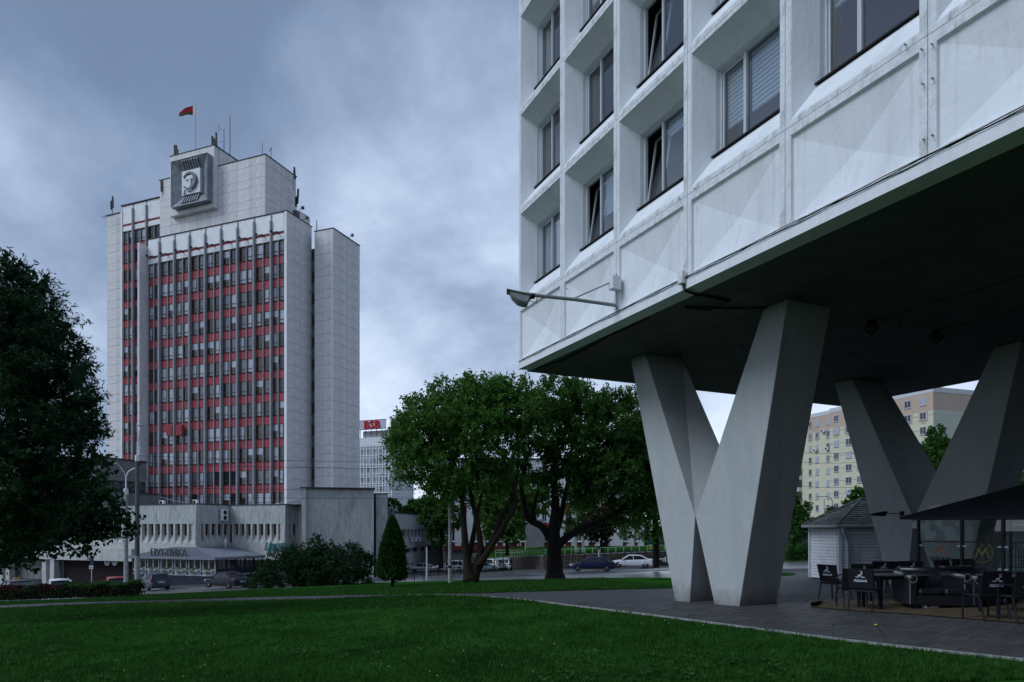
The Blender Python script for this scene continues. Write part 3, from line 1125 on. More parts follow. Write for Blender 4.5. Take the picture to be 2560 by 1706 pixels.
def ta(u, v, a):
    """(b, z) of a pixel on the plane x=a"""
    r = (u - UC) / F
    ox, oy = TP.x + E1.x * a, TP.y + E1.y * a
    t = (r * oy - ox) / (E2.x - r * E2.y)
    y = oy + E2.y * t
    return t, EYE + (VH - v) / F * y


FL = 3.37
ZA = 48.2
core = MB()
core.box(-27.66, -.03, .45, 5.62, TZ0, ZA - .1)
core.box(1.13, 4.46, 5.0, 11.9, TZ0, 46.9)
core.box(-31.2, -8.73, 5.53, 12.78, 40, 60.9)
core.box(-27.8, -18.4, 5.531, 13, 60.9, 63.9)
core.box(-45.5, -31.0, 7.0, 18, TZ0, 58.0)
core.box(-31, 1.1, 5.64, 13, TZ0, 44.8)
core.box(-8.725, -8.0, 12.0, 15.5, 44, 55)
core.build('core', M['tower_joint'], TW)

rt = random.Random(5)
_cache = {}


def wall_panels(axis, fixed, lo, hi, z0, zt, cols, tall=2.05, short=1.32, out=-1, m='tower_panel', first=None, th=.06):
    """rows of cladding panels with open joints; axis 'a' = front facing, 'b' = side facing"""
    z = zt
    k = 0
    rows = []
    while z > z0:
        h = (first if (k == 0 and first) else (short if k % 2 == (0 if first is None else 1) else tall))
        rows.append((max(z0, z - h), z))
        z -= h
        k += 1
    cw = (hi - lo) / cols
    for (za, zb) in rows:
        if zb - za < .15:
            continue
        for c in range(cols):
            key = (axis, round(cw, 3), round(zb - za, 3))
            if key not in _cache:
                mb = MB()
                j = .02
                if axis == 'a':
                    mb.box(j, cw - j, -th, 0, j, zb - za - j)
                else:
                    mb.box(0, th, j, cw - j, j, zb - za - j)
                _cache[key] = mb.mesh('wall_panel', M[m])
            loc = (lo + c * cw, fixed, za) if axis == 'a' else (fixed, lo + c * cw, za)
            link('wall_panel', _cache[key], TW, loc)


# pale concrete flanks
wall_panels('b', -.03, 0.0, 5.65, 4.5, ZA, 2, first=2.1)
wall_panels('a', 5.0, 1.1, 4.49, 4.5, 47.0, 1, first=2.3)
wall_panels('b', 4.46, 4.95, 11.94, 4.5, 47.0, 2, first=2.3)
wall_panels('a', 6.94, -45.6, -41.55, 4.5, 58.0, 1, first=2.0)
wall_panels('a', 5.50, -31.2, -8.7, 44, 61.0, 4, tall=2.05, short=1.32)
wall_panels('b', -8.73, 5.5, 12.8, 44, 61.0, 2, tall=2.05, short=1.32)
wall_panels('b', -7.99, 12.81, 15.5, 46, 55.2, 1, tall=3.0, short=3.0)
wall_panels('b', -18.39, 5.55, 13.0, 61.0, 64.0, 1, tall=1.5, short=1.5)
ec = MB()                                   # parapet caps
ec.box(-27.7, .12, -.12, .3, ZA, ZA + .12)
ec.box(-.3, .1, .302, 5.75, ZA, ZA + .1)
ec.box(1.05, 4.6, 4.88, 5.3, 47.0, 47.12)
ec.box(4.2, 4.6, 5.302, 12, 47.0, 47.12)
ec.box(-31.3, -8.6, 5.38, 5.8, 61.0, 61.14)
ec.box(-9, -8.6, 5.802, 13, 61.0, 61.14)
ec.box(-28.0, -18.2, 4.55, 5.37, 64.0, 64.14)
ec.box(-18.6, -18.2, 5.375, 13, 64.0, 64.12)
ec.box(-41.5, -31.3, 6.3, 6.8, 58.8, 58.95)
ec.box(-45.7, -41.5, 6.78, 7.2, 58.0, 58.12)
ec.build('parapet_cap', M['roof_edge'], TW)

# right corner trim and left pier
MB().box(-.42, 0, -.10, .45, 4.5, ZA - .01).build('corner_trim', M['cornice'], TW)
MB().box(-28.15, -27.78, -1.45, .6, TZ0, 47.3).build('pier', M['tower_panel'], TW)

# windows
WM = {}


def window_mesh(w, h):
    k = (round(w, 2), round(h, 2))
    if k not in WM:
        f = MB()
        t = .07
        for x in (0, w - t):
            f.box(x, x + t, -.05, .05, 0, h)
        for z in (0, h - t, h * .27):
            f.box(t, w - t, -.05, .05, z, z + t)
        fm = f.mesh('window', M['wood_frame'])
        ps = []
        for mm in ('pane_dark', 'pane_mid', 'pane_curtain'):
            p = MB().quad((t, 0, t), (w - t, 0, t), (w - t, 0, h - t), (t, 0, h - t))
            ps.append(p.mesh('pane', M[mm]))
        p = MB()
        p.cur = 0
        p.quad((t, 0, t), (w * .55, 0, t), (w * .55, 0, h - t), (t, 0, h - t))
        p.cur = 1
        p.quad((w * .55, 0, t), (w - t, 0, t), (w - t, 0, h - t), (w * .55, 0, h - t))
        ps.append(p.mesh('pane', [M['pane_curtain'], M['pane_dark']]))
        p = MB()
        p.cur = 0
        p.quad((t, 0, t), (w - t, 0, t), (w - t, 0, h * .5), (t, 0, h * .5))
        p.cur = 1
        p.quad((t, 0, h * .5), (w - t, 0, h * .5), (w - t, 0, h - t), (t, 0, h - t))
        ps.append(p.mesh('pane', [M['pane_dark'], M['pane_curtain']]))
        r = MB().box(.01, w - .01, -.06, 0, .01, FL - h - .02).mesh('spandrel_panel', M['red_panel'])
        s = MB().box(-.02, w + .02, -.16, .02, -.04, .03).mesh('sill', M['dark_metal'])
        WM[k] = (fm, ps, r, s)
    return WM[k]


FINS = [-(2.82 + 3.165 * k) for k in range(8)]
EDGES = [-.42] + FINS + [-27.66]
Z1 = 44.15
NROW = 12
WH = 2.08


def bay(aR, aL, zt, rows, b, second=True, firstcol=True, stuff=None):
    """two window columns between fins at aL < aR"""
    lo, hi = aL + .14, aR - .14
    mid = (lo + hi) / 2
    spans = [(lo, mid - .07), (mid + .07, hi)]
    for si, (x0, x1) in enumerate(spans):
        if si == 1 and not second:
            continue
        w = x1 - x0
        fm, ps, rp_, sp = window_mesh(w, WH)
        for r in range(rows):
            z = zt - r * FL - WH
            wo = link('window', fm, TW, (x0, b, z))
            q = rt.random()
            pm = ps[0] if q < .30 else ps[1] if q < .55 else ps[2] if q < .68 else ps[3] if q < .88 else ps[4]
            link('pane', pm, wo, (0, .02, 0))
            link('sill', sp, wo)
            link('spandrel_panel', rp_, TW, (x0, b + .02, z - (FL - WH) + .01))
    if second:
        MB().box(mid - .06, mid + .06, b - .22, b + .10, max(4.5, zt - rows * FL), zt + .05).build('mullion', M['fin'], TW)


for i in range(9):
    bay(EDGES[i], EDGES[i + 1], Z1, NROW, .20)
    lo, hi = EDGES[i + 1] + .17, EDGES[i] - .17
    cp = MB()
    cp.box(lo, hi, -.02, .44, 45.45, ZA - .02)
    cp.build('cornice_panel', M['cornice'], TW)
    MB().box(lo, hi, .12, .44, 45.05, 45.44).build('red_strip', M['red_panel'], TW)
    MB().box(lo, hi, .0, .44, 44.25, 45.045).build('lintel_panel', M['cornice'], TW)
    sp = MB()
    m_ = (lo + hi) / 2
    sp.box(m_ - .55, m_ + .55, -.75, -.68, 45.1, 45.17)
    sp.box(m_ + .1, m_ + .25, -.70, .12, 45.05, 45.2)
    sp.box(m_ - .72, m_ - .45, -.98, -.66, 45.15, 45.42)
    sp.build('spotlight', M['dark_metal'], TW)
for i, a in enumerate(FINS):
    MB().box(a - .13, a + .13, -.30, .44, 4.5, ZA - (.7 if i % 2 else 1.0)).build('fin', M['fin'], TW)
    MB().box(a - .12, a + .12, -.08, .44, ZA - (.7 if i % 2 else 1.0) + .003, ZA - .05).build('fin_cap', M['fin'], TW)
# two perforated red covers low on the facade
for u in (424, 448):
    a_, z_ = tb(u, 1075, -.3)
    pg = MB()
    pg.box(a_ - .62, a_ + .62, -.42, -.05, z_ - .85, z_ + .75)
    for i in range(6):
        for j in range(7):
            pg.box(a_ - .52 + .18 * i, a_ - .42 + .18 * i, -.45, -.421, z_ - .72 + .2 * j, z_ - .60 + .2 * j)
    pg.build('red_cover', M['red_panel'], TW)

# recessed left wing
LB = 6.5
LF = [-35.4, -38.6]
LE = [(-32.0, -35.4, 1), (-35.4, -38.6, 14), (-38.6, -41.3, 14)]
for aR, aL, rows in LE:
    bay(aR, aL, 54.2, rows if rows > 1 else 4, LB + .2)
    lo, hi = aL + .17, aR - .17
    MB().box(lo, hi, LB - .02, LB + .45, 55.55, 58.75).build('cornice_panel', M['cornice'], TW)
    MB().box(lo, hi, LB + .12, LB + .45, 55.15, 55.545).build('red_strip', M['red_panel'], TW)
    MB().box(lo, hi, LB, LB + .45, 54.3, 55.145).build('lintel_panel', M['cornice'], TW)
for a in LF:
    MB().box(a - .13, a + .13, LB - .3, LB + .45, TZ0, 58.0).build('fin', M['fin'], TW)
MB().box(-41.55, -41.2, LB - .15, LB + .45, TZ0, 57.9).build('corner_trim', M['cornice'], TW)

# glazed slot between the front block and the right slab
sl = MB()
for k in range(26):
    z = 44.6 - k * FL / 2
    if z < 4:
        break
    sl.cur = 1 if k % 2 else 0
    sl.quad((-.03, 5.60, z - FL / 2 + .05), (1.13, 5.60, z - FL / 2 + .05), (1.13, 5.60, z), (-.03, 5.60, z))
sl.build('slot_glazing', [M['pane_dark'], M['pane_mid']], TW)

# emblem block: slab, funnel frame, cube, sickle ring and hammer
a0, zt0 = tb(425, 403, 4.6)
a1, zb0 = tb(547, 528, 4.6)
MB().box(a0, -18.35, 4.6, 5.49, 54.0, 64.0).build('emblem_slab', M['tower_panel'], TW)
fb_ = 3.5
A0, ZT_ = tb(427, 405, fb_)
A1, _z = tb(518, 381, fb_)
_a, ZB_ = tb(427, 520, fb_)
ac, hw_ = (A0 + A1) / 2, (A1 - A0) / 2
zc, hz_ = (ZT_ + ZB_) / 2, (ZT_ - ZB_) / 2
fr = MB()
inn = .52
O = [(ac - hw_, fb_, zc - hz_), (ac + hw_, fb_, zc - hz_), (ac + hw_, fb_, zc + hz_), (ac - hw_, fb_, zc + hz_)]
OB = [(x, 4.58, z) for x, y, z in O]
I = [(ac + (x - ac) * inn, 4.5, zc + (z - zc) * inn) for x, y, z in O]
vs = OB + O + I
fs = [(0 + i, (i + 1) % 4, 4 + (i + 1) % 4, 4 + i) for i in range(4)] + [(4 + i, 4 + (i + 1) % 4, 8 + (i + 1) % 4, 8 + i) for i in range(4)] + [(8, 9, 10, 11)]
fr.add(vs, fs)
fr.build('emblem_funnel', M['sheet_metal'], TW)
for sgn in (1, -1):
    for k in range(7):
        x = ac + (k - 3) * .52
        rbm = MB()
        xo = ac + (x - ac) * 1.0
        z_out, z_in = zc + sgn * hz_ * .96, zc + sgn * hz_ * .56
        rbm.hexa([(xo - .10, fb_ + .12, z_out), (xo + .10, fb_ + .12, z_out), (xo + .10, 4.35, z_in), (xo - .10, 4.35, z_in),
                  (xo - .10, fb_ + .02, z_out - sgn * .30), (xo + .10, fb_ + .02, z_out - sgn * .30), (xo + .10, 4.05, z_in), (xo - .10, 4.05, z_in)])
        rbm.build('funnel_rib', M['sheet_metal'], TW)
cw_, ch_ = hw_ * .50, hz_ * .52
MB().box(ac - cw_, ac + cw_, 3.92, 4.48, zc - ch_, zc + ch_).build('emblem_cube', M['steel_white'], TW)
rg = MB()
n = 34
R0 = cw_ * .74
fy0, fy1 = 3.58, 3.91
prev = None
ring_v = []
for i in range(n + 1):
    t = math.radians(152 - i * (300 / n))
    th = .16 + .30 * math.sin(math.pi * min(1, i / n * 1.0)) ** 1.2
    c_, s_ = math.cos(t), math.sin(t)
    for rr in (R0 + .02, R0 - th):
        for yy in (fy0, fy1):
            ring_v.append((ac - .05 + rr * c_, yy, zc + .05 + rr * s_))
fs = []
for i in range(n):
    q = 4 * i
    fs += [(q, q + 4, q + 5, q + 1), (q + 2, q + 3, q + 7, q + 6), (q, q + 2, q + 6, q + 4), (q + 1, q + 5, q + 7, q + 3)]
fs += [(0, 1, 3, 2), (4 * n, 4 * n + 2, 4 * n + 3, 4 * n + 1)]
rg.add(ring_v, fs)
rg.build('emblem_sickle', mat('sickle_metal', (.13, .14, .16), .4, .3, 2), TW)
hm = MB()
k = cw_ / 1.7
for pts in ([(-.15, -.75), (.18, -.75), (.18, .30), (-.15, .30)],
            [(-.75, .30), (.42, .30), (.62, .12), (.62, .55), (.42, .80), (-.45, .80), (-.75, .52)],
            [(-1.35, -1.55), (-1.0, -1.55), (-1.0, -1.0), (-1.35, -.95)],
            [(-.45, -1.35), (.35, -1.35), (.35, -1.05), (-.45, -1.05)]):
    hm.prism([(ac - .05 + x * k, 3.66, zc + .02 + z * k) for x, z in pts], 1, (0, .25, 0))
hm.build('emblem_hammer', M['steel_white'], TW)

# rooftop things
def tw(a, b, z):
    return Vector((TP.x + E1.x * a + E2.x * b, TP.y + E1.y * a + E2.y * b, z))


FA, FZ = tb(489, 376, 6.0)
fl_base = tw(FA, 6.0, 63.9)
fp = empty('flagpole', fl_base, 0, 'thin steel flagpole rising from the tower roof behind the emblem', 'flagpole')
fh = tb(488, 258, 6.0)[1] - 63.9
MB().cyl((0, 0, 0), (0, 0, fh), .055, .035).build('pole', M['lamp_grey'], fp)
MB().cyl((0, 0, 0), (0, 0, .5), .25, .18).build('base', M['dark_metal'], fp)
fg = MB()
fg.smooth = True
FRED = mat('flag_red', (0.27, 0.012, 0.02), .8, .1, 5)
FGRN = mat('flag_green', (0.012, 0.06, 0.03), .8, .1, 5)
FORN = bpy.data.materials.new('flag_ornament')
FORN.use_nodes = True
_n, _l = FORN.node_tree.nodes, FORN.node_tree.links
_tc = N(_n, 'ShaderNodeTexCoord')
_ck = N(_n, 'ShaderNodeTexVoronoi', distance='MANHATTAN', ins={'Scale': 6.0, 'Randomness': 0.0})
_rp = N(_n, 'ShaderNodeValToRGB')
_rp.color_ramp.interpolation = 'CONSTANT'
_rp.color_ramp.elements[0].color = (.5, .03, .04, 1)
_rp.color_ramp.elements[1].position = .33
_rp.color_ramp.elements[1].color = (.7, .66, .66, 1)
_l.new(_tc.outputs['Object'], _ck.inputs['Vector'])
_l.new(_ck.outputs['Distance'], _rp.inputs['Fac'])
_l.new(_rp.outputs[0], _n['Principled BSDF'].inputs['Base Color'])
W_, H_ = 2.95, 1.75
nx, nz = 22, 10
grid = {}
vs = []
for i in range(nx + 1):
    for j in range(nz + 1):
        s_, t_ = i / nx, j / nz
        droop = 1.05 * s_ ** 1.2
        shrink = 1 - .62 * s_ ** 1.1
        wav = .14 * math.sin(s_ * 8 + t_ * 1.6) * s_
        vs.append((-.08 - W_ * s_ * .92, wav, -droop - H_ * t_ * shrink + .14 * s_ * math.sin(s_ * 5)))
fs, mi = [], []
for i in range(nx):
    for j in range(nz):
        a = i * (nz + 1) + j
        fs.append((a, a + nz + 1, a + nz + 2, a + 1))
        mi.append(2 if i < 3 else (0 if j < 6.5 else 1))
fg.add(vs, fs)
fg.mi = mi
prop(fg.build('flag', [FRED, FGRN, FORN], None, fl_base + Vector((0, 0, fh - .35))), 'red and green flag with an ornament band drooping from the tower flagpole', 'flag')


def antenna(name, pos, label, parts, cat='antenna', sc=.42):
    t = empty(name, pos, TRZ, label, cat, 'antennas and lamps on the tower roof')
    t.scale = (sc, sc, sc)
    for pn, f in parts:
        mb = MB()
        f(mb)
        mb.build(pn, M['lamp_grey'] if pn == 'dish' else M['dark_metal'], t, *(((0, 0, 2.6), (1.15, 0, -.5)) if pn == 'dish' else ()))


def roofpt(u, v, b):
    a, z = tb(u, v, b)
    return tw(a, b, z)


def mast(h, r=.07):
    r *= 1.7
    return ('mast', lambda m: m.cyl((0, 0, -.4), (0, 0, h), r, r * .7, 6))


def sector(x, h0, h1, tilt=.15):
    return ('panel', lambda m: m.hexa([(x - .3, -.3, h0), (x + .3, -.3, h0), (x + .3, .15, h0), (x - .3, .15, h0), (x - .3, -.3 - tilt, h1), (x + .3, -.3 - tilt, h1), (x + .3, .15 - tilt, h1), (x - .3, .15 - tilt, h1)]))


antenna('antenna', roofpt(534, 373, 5.5), 'cluster of sector panels at the top right corner of the emblem block', [mast(4.5), sector(-.5, .6, 5.0), sector(.5, .4, 3.8), sector(1.5, .9, 6.0), ('bracket', lambda m: m.box(-.6, 1.6, -.05, .05, .8, 1.0))])
antenna('antenna', roofpt(440, 398, 5.5), 'group of sector panels at the top left corner of the emblem block', [mast(6.0, .05), sector(-.5, .2, 5.6), sector(.4, .3, 5.2), sector(1.0, .2, 3.6), ('bracket', lambda m: m.box(-.7, 1.2, -.05, .05, 1.6, 1.8))])
antenna('antenna', roofpt(560, 378, 7.5), 'short mast with a side loop right of the emblem block', [mast(8.6, .09), ('loop', lambda m: m.tube([(-.1, 0, 8.2), (-2.2, 0, 9.2), (-2.3, 0, 10.6), (-2.7, 0, 10.6), (-2.7, 0, 8.2), (-2.2, 0, 8.4)], .06, 5)), ('arm', lambda m: m.box(-2.2, .6, -.04, .04, 3.9, 4.0))])
antenna('antenna', roofpt(575, 385, 8.5), 'tall whip mast standing on the tower roof right of the emblem', [mast(14.8, .10), ('collar', lambda m: m.lathe([(.16, 3.9), (.16, 4.3)], n=6))])
antenna('antenna', roofpt(656, 387, 6.2), 'thin rod at the right end of the upper tower wall', [mast(4.3, .07)])
antenna('dish_antenna', roofpt(678, 392, 7.0), 'small white dish on the right end of the upper roof', [mast(2.0), ('dish', lambda m: m.lathe([(.02, -.1), (.7, .05), (1.2, .4)], n=14) or None)], 'dish antenna')
antenna('antenna', roofpt(404, 470, 5.3), 'panel antenna hung on the left edge of the upper tower wall', [mast(3.0), sector(0, -1.5, 3.2, 0), ('bracket', lambda m: m.tube([(.3, 0, 1.9), (.3, 0, -3.8), (.1, 0, -3.8)], .08, 5))])
antenna('antenna', roofpt(281, 533, 8.0), 'pair of panel antennas on the low left end of the tower roof', [mast(7.0, .08), sector(-.5, 1.5, 5.2), sector(.4, 2.2, 7.0)])
antenna('antenna', roofpt(272, 543, 6.4), 'comb shaped aerial sticking out at the left tower corner', [('boom', lambda m: m.box(-2.3, 4.2, -1.0, -.92, -.2, -.1)), ('tines', lambda m: [m.box(-2.0 + .95 * i, -1.93 + .95 * i, -2.2, .3, -.2, -.12) for i in range(7)])])
antenna('antenna', roofpt(737, 430, 11), 'crooked panel antenna on the right flank of the upper block', [mast(.9), sector(.2, -3.0, 1.5, .5), ('bracket', lambda m: m.tube([(-.7, 0, .8), (-.7, 0, -7), (-.1, 0, -7)], .09, 5))])
antenna('antenna', roofpt(742, 520, 11), 'leaning panel antenna on the lower right roof step', [mast(5.0), sector(.4, 1.5, 7.5, -.4), sector(-.3, .5, 4.2, .1)])
antenna('roof_floodlight', roofpt(754, 527, 8.0), 'floodlight on a bent arm over the right roof step', [('arm', lambda m: m.tube([(-1.6, 0, .1), (-.6, 0, .6), (.2, 0, .9)], .08, 5)), ('lamp_head', lambda m: m.hexa([(-.1, -.4, .6), (.9, -.5, .4), (.9, .5, .4), (-.1, .4, .6), (-.1, -.4, 1.2), (.9, -.5, 1.5), (.9, .5, 1.5), (-.1, .4, 1.2)]))], 'floodlight')
antenna('roof_floodlight', roofpt(766, 549, 6.0), 'floodlight leaning out over the right edge of the front block', [('arm', lambda m: m.tube([(-2.2, 0, -.1), (-.9, 0, .2), (0, 0, .4)], .08, 5)), ('lamp_head', lambda m: m.hexa([(-.3, -.3, .1), (.5, -.4, .0), (.5, .4, .0), (-.3, .3, .1), (-.3, -.3, .8), (.5, -.4, 1.0), (.5, .4, 1.0), (-.3, .3, .8)]))], 'floodlight')
antenna('roof_floodlight', roofpt(880, 592, 8.5), 'floodlight on an arm at the top of the right concrete slab', [('arm', lambda m: m.tube([(-2.0, 0, -.1), (-.9, 0, .1), (0, 0, .3)], .08, 5)), ('lamp_head', lambda m: m.hexa([(-.3, -.3, .1), (.5, -.4, .0), (.5, .4, .0), (-.3, .3, .1), (-.3, -.3, .8), (.5, -.4, 1.0), (.5, .4, 1.0), (-.3, .3, .8)]))], 'floodlight')
antenna('antenna', roofpt(792, 580, 5.6), 'stub pole at the left corner of the right concrete slab', [mast(4.3, .12)])
# ------------------------------------------------------------------ tiled podium at the foot of the tower
PD = empty('podium_building', (TP.x, TP.y, 0), TRZ, 'low podium clad in ribbed grey tile with a row of deep small windows', 'building')
PFB, PSB, PTB = -17.06, -11.5, -9.0
QA = 0.29
ZP_T, ZP_B, ZP_W, ZP_S, ZP_L = 4.72, 2.30, 0.86, -0.12, -0.70
PG0 = -7.5


def rib_wall(par, axis, fixed, lo, hi, z0, z1, out, w=.22, m='tile', name='tile_cladding', depth=.05):
    """ribbed cladding: narrow upright tiles with open joints; split in courses"""
    mb = MB()
    n = max(1, int(round((hi - lo) / w)))
    ww = (hi - lo) / n
    rr = random.Random(int((lo + hi + z0) * 100))
    for i in range(n):
        a, b = lo + i * ww + .012, lo + (i + 1) * ww - .012
        z = z0 - rr.uniform(0, .5)
        while z < z1:
            zt = min(z1, z + rr.choice((.6, .9, 1.2)))
            zb = max(z0, z)
            if zt - zb > .05:
                d = depth * rr.uniform(.75, 1.1)
                if axis == 'a':
                    mb.box(a, b, fixed - d, fixed, zb, zt - .008)
                elif axis == 'b':
                    mb.box(fixed, fixed + d, a, b, zb, zt - .008)
            z = zt
    o = mb.build(name, M[m], par)
    return prop(o, kind='stuff')


pc = MB()
pc.box(-52, QA - .06, PFB + .06, 4.0, ZP_B, ZP_T - .02)
pc.box(QA - .06, 9.14, PSB + .06, 4.0, ZP_B, ZP_T - .02)
pc.box(9.14, 13, PTB + .06, 4.0, PG0, ZP_T - .03)
pc.box(-52, QA - .9, PFB + .9, 4, PG0, ZP_B)
pc.box(QA - .9, 9.14 - .9, PSB + .9, 4, PG0, ZP_B)
pc.build('core', M['tower_joint'], PD)
rib_wall(PD, 'a', PFB + .06, -40, QA, ZP_B, ZP_T, -1)
rib_wall(PD, 'b', QA - .06, PFB + .02, PSB, ZP_B, ZP_T, 1)
rib_wall(PD, 'a', PSB + .06, QA, 9.2, ZP_B, ZP_T, -1)
rib_wall(PD, 'b', 9.14, PSB + .02, PTB, ZP_B, ZP_T, 1)
rib_wall(PD, 'a', PTB + .06, 9.2, 13, -5.5, ZP_T, -1, w=.4)
rc_ = MB()
rc_.box(-40.1, QA + .1, PFB - .08, PFB + .4, ZP_T, ZP_T + .10)
rc_.box(QA - .3, QA + .1, PFB + .402, PSB - .085, ZP_T, ZP_T + .10)
rc_.box(QA - .3, 9.3, PSB - .08, PSB + .4, ZP_T, ZP_T + .10)
rc_.box(9.0, 9.3, PSB + .402, PTB - .07, ZP_T, ZP_T + .10)
rc_.box(-40, 13, PFB + 6, 3.9, ZP_T - .02, ZP_T + .05)
rc_.build('roof_edge', M['roof_edge'], PD)

WPM = MB()
for x in (.0, .34, .68):
    WPM.box(x, x + .06, -.04, .04, 0, ZP_B - ZP_W)
for x in (.061, .401):
    WPM.box(x, x + .278, -.04, .04, 0, .07)
    WPM.box(x, x + .278, -.04, .04, ZP_B - ZP_W - .07, ZP_B - ZP_W)
WPMm = WPM.mesh('window', mat('teak', (0.16, 0.075, 0.03), .6, .3, 4))
WPP = MB().quad((.06, 0, .06), (.68, 0, .06), (.68, 0, ZP_B - ZP_W - .06), (.06, 0, ZP_B - ZP_W - .06)).mesh('pane', M['pane_dull'])
WD = .42


def strip(axis, fixed, lo, hi, n, sgn=1):
    """row of deep windows between upright fins, each over a sloping sill"""
    p = (hi - lo) / n
    for i in range(n + 1):
        c = lo + i * p
        if axis == 'a':
            MB().box(c - .15, c + .15, fixed - .02, fixed + .85, ZP_S, ZP_B - .003).build('window_fin', M['concrete'], PD)
        else:
            MB().box(fixed - .85, fixed + .02, c - .15, c + .15, ZP_S, ZP_B - .003).build('window_fin', M['concrete'], PD)
    for i in range(n):
        l, r = lo + i * p + .152, lo + (i + 1) * p - .152
        lw = l + .05
        sc = (r - l - .06) / .74
        s = MB()
        if axis == 'a':
            s.add([(l, fixed, ZP_S), (r, fixed, ZP_S), (r, fixed + WD, ZP_W), (lw, fixed + WD, ZP_W)], [(0, 1, 2, 3)])
            s.add([(l, fixed, ZP_S), (lw, fixed + WD, ZP_W), (lw, fixed + WD, ZP_B), (l, fixed + .02, ZP_B)], [(0, 1, 2, 3)])
            s.build('window_recess', M['concrete'], PD)
            w = link('window', WPMm, PD, (lw, fixed + WD, ZP_W), None, (sc, 1, 1))
        else:
            s.add([(fixed, l, ZP_S), (fixed, r, ZP_S), (fixed - WD, r, ZP_W), (fixed - WD, lw, ZP_W)], [(0, 1, 2, 3)])
            s.add([(fixed, l, ZP_S), (fixed - WD, lw, ZP_W), (fixed - WD, lw, ZP_B), (fixed - .02, l, ZP_B)], [(0, 1, 2, 3)])
            s.build('window_recess', M['concrete'], PD)
            w = link('window', WPMm, PD, (fixed - WD, lw, ZP_W), (0, 0, math.pi / 2), (sc, 1, 1))
        link('pane', WPP, w)


strip('a', PFB, QA - .2 - 16 * 1.12, QA - .2, 16)
strip('b', QA, PFB + .25, PSB - .1, 5)
strip('a', PSB, QA + .5, 9.0, 8)
strip('b', 9.2, PSB + .25, PTB - .1, 2)
MB().box(8.24, 9.199, PSB + .902, PTB, -5.5, ZP_S - .003).build('base_band', M['concrete'], PD)
bs = MB()
bs.box(-40, QA - .001, PFB, PFB + .9, ZP_L - .9, ZP_S)
bs.box(QA - .9, QA, PFB + .002, PSB, ZP_L - .9, ZP_S - .001)
bs.box(QA - .001, 9.2, PSB, PSB + .9, ZP_L - 1.6, ZP_S - .002)
bs.build('base_band', M['concrete'], PD)
MB().box(QA, 12.5, PSB - .6, PSB - .02, -2.3, -2.1).build('canopy', M['cornice'], PD)

# overhanging storey on the far left with its dark ground floor and columns
ov = MB()
ov.box(-52, -10, PFB - .5, PFB - .02, -2.5, -.9)
ov.build('overhang', M['concrete'], PD)
MB().box(-52, -9, PFB + .9, PFB + 1.2, PG0, -2.5).build('ground_floor_wall', M['black'], PD)
MB().box(-24, -9, PFB + .6, PFB + .89, -5.6, -2.52).build('dark_cladding', mat('dark_red_stone', (0.014, 0.009, 0.010), .8, .3, 3), PD)
for u in (5, 22, 113, 133):
    a_, _z = tb(u, 1400, PFB - .3)
    MB().box(a_ - .45, a_ + .35, PFB - .45, PFB + .3, PG0, -2.503).build('column', M['concrete'], PD)
for k in range(8):
    a_ = tb(45 + 16 * k, 1400, PFB + .85)[0]
    MB().box(a_ - .6, a_ + .62, PFB + .80, PFB + .88, -5.4, -2.7).build('shutter_panel', M['concrete_dark'], PD)
for u in (267, 286):
    a_, z_ = tb(u, 1405, PFB + .5)
    rgm = MB()
    rgm.lathe([(.34, 0), (.34, .06), (.50, .06), (.50, 0)], n=20)
    rgm.build('porthole_ring', M['steel_white'], PD, (a_, PFB + .55, z_), (math.pi / 2, 0, 0))

# theatre block behind, with an ornament band
TH = empty('hall_block', (TP.x, TP.y, 0), TRZ, 'windowless grey hall block left of the tower foot with a dark patterned band', 'building')
ab = tb(256, 1146, -13)[0]
be, z1_ = ta(366, 1157, ab)
_, z2_ = ta(366, 1207, ab)
_, z3_ = ta(366, 1233, ab)
MB().box(ab - 20, ab, -13, be, ZP_T + .06, z3_).build('lower_wall', M['concrete_dark'], TH)
MB().box(ab - 20, ab - .1, -12.9, be - .1, z3_ + .002, z2_).build('band', M['roof_edge'], TH)
MB().box(ab - 20, ab, -13, be, z2_ + .002, z1_).build('upper_wall', M['concrete_dark'], TH)
MB().box(ab - 20, ab + .1, -13.1, be + .1, z1_ + .002, z1_ + .2).build('roof_edge', M['roof_edge'], TH)
ab2 = tb(258, 1230, -14)[0]
be2, z4_ = ta(396, 1237, ab2)
MB().box(ab + .02, ab2, -14, be2, ZP_T + .06, z4_).build('front_wall', M['concrete_dark'], TH)
MB().box(ab + .02, ab2 + .1, -14.1, be2 + .1, z4_ + .002, z4_ + .15).build('roof_edge', M['roof_edge'], TH)
om = MB()
yb0_ = -12.0
zm, hh = (z2_ + z3_) / 2, (z2_ - z3_) / 2 * .8
while yb0_ < be - .8:
    for k in range(3):
        s_ = 1 - .32 * k
        for (dx0, dz0, dx1, dz1) in ((-.6, 0, 0, 1), (0, 1, .6, 0), (.6, 0, 0, -1), (0, -1, -.6, 0)):
            p0 = Vector((ab - .07, yb0_ + dx0 * s_, zm + dz0 * hh * s_))
            p1 = Vector((ab - .07, yb0_ + dx1 * s_, zm + dz1 * hh * s_))
            om.cyl(p0, p1, .035, n=4)
    yb0_ += 1.3
prop(om.build('ornament', M['concrete_dark'], TH), kind='stuff')

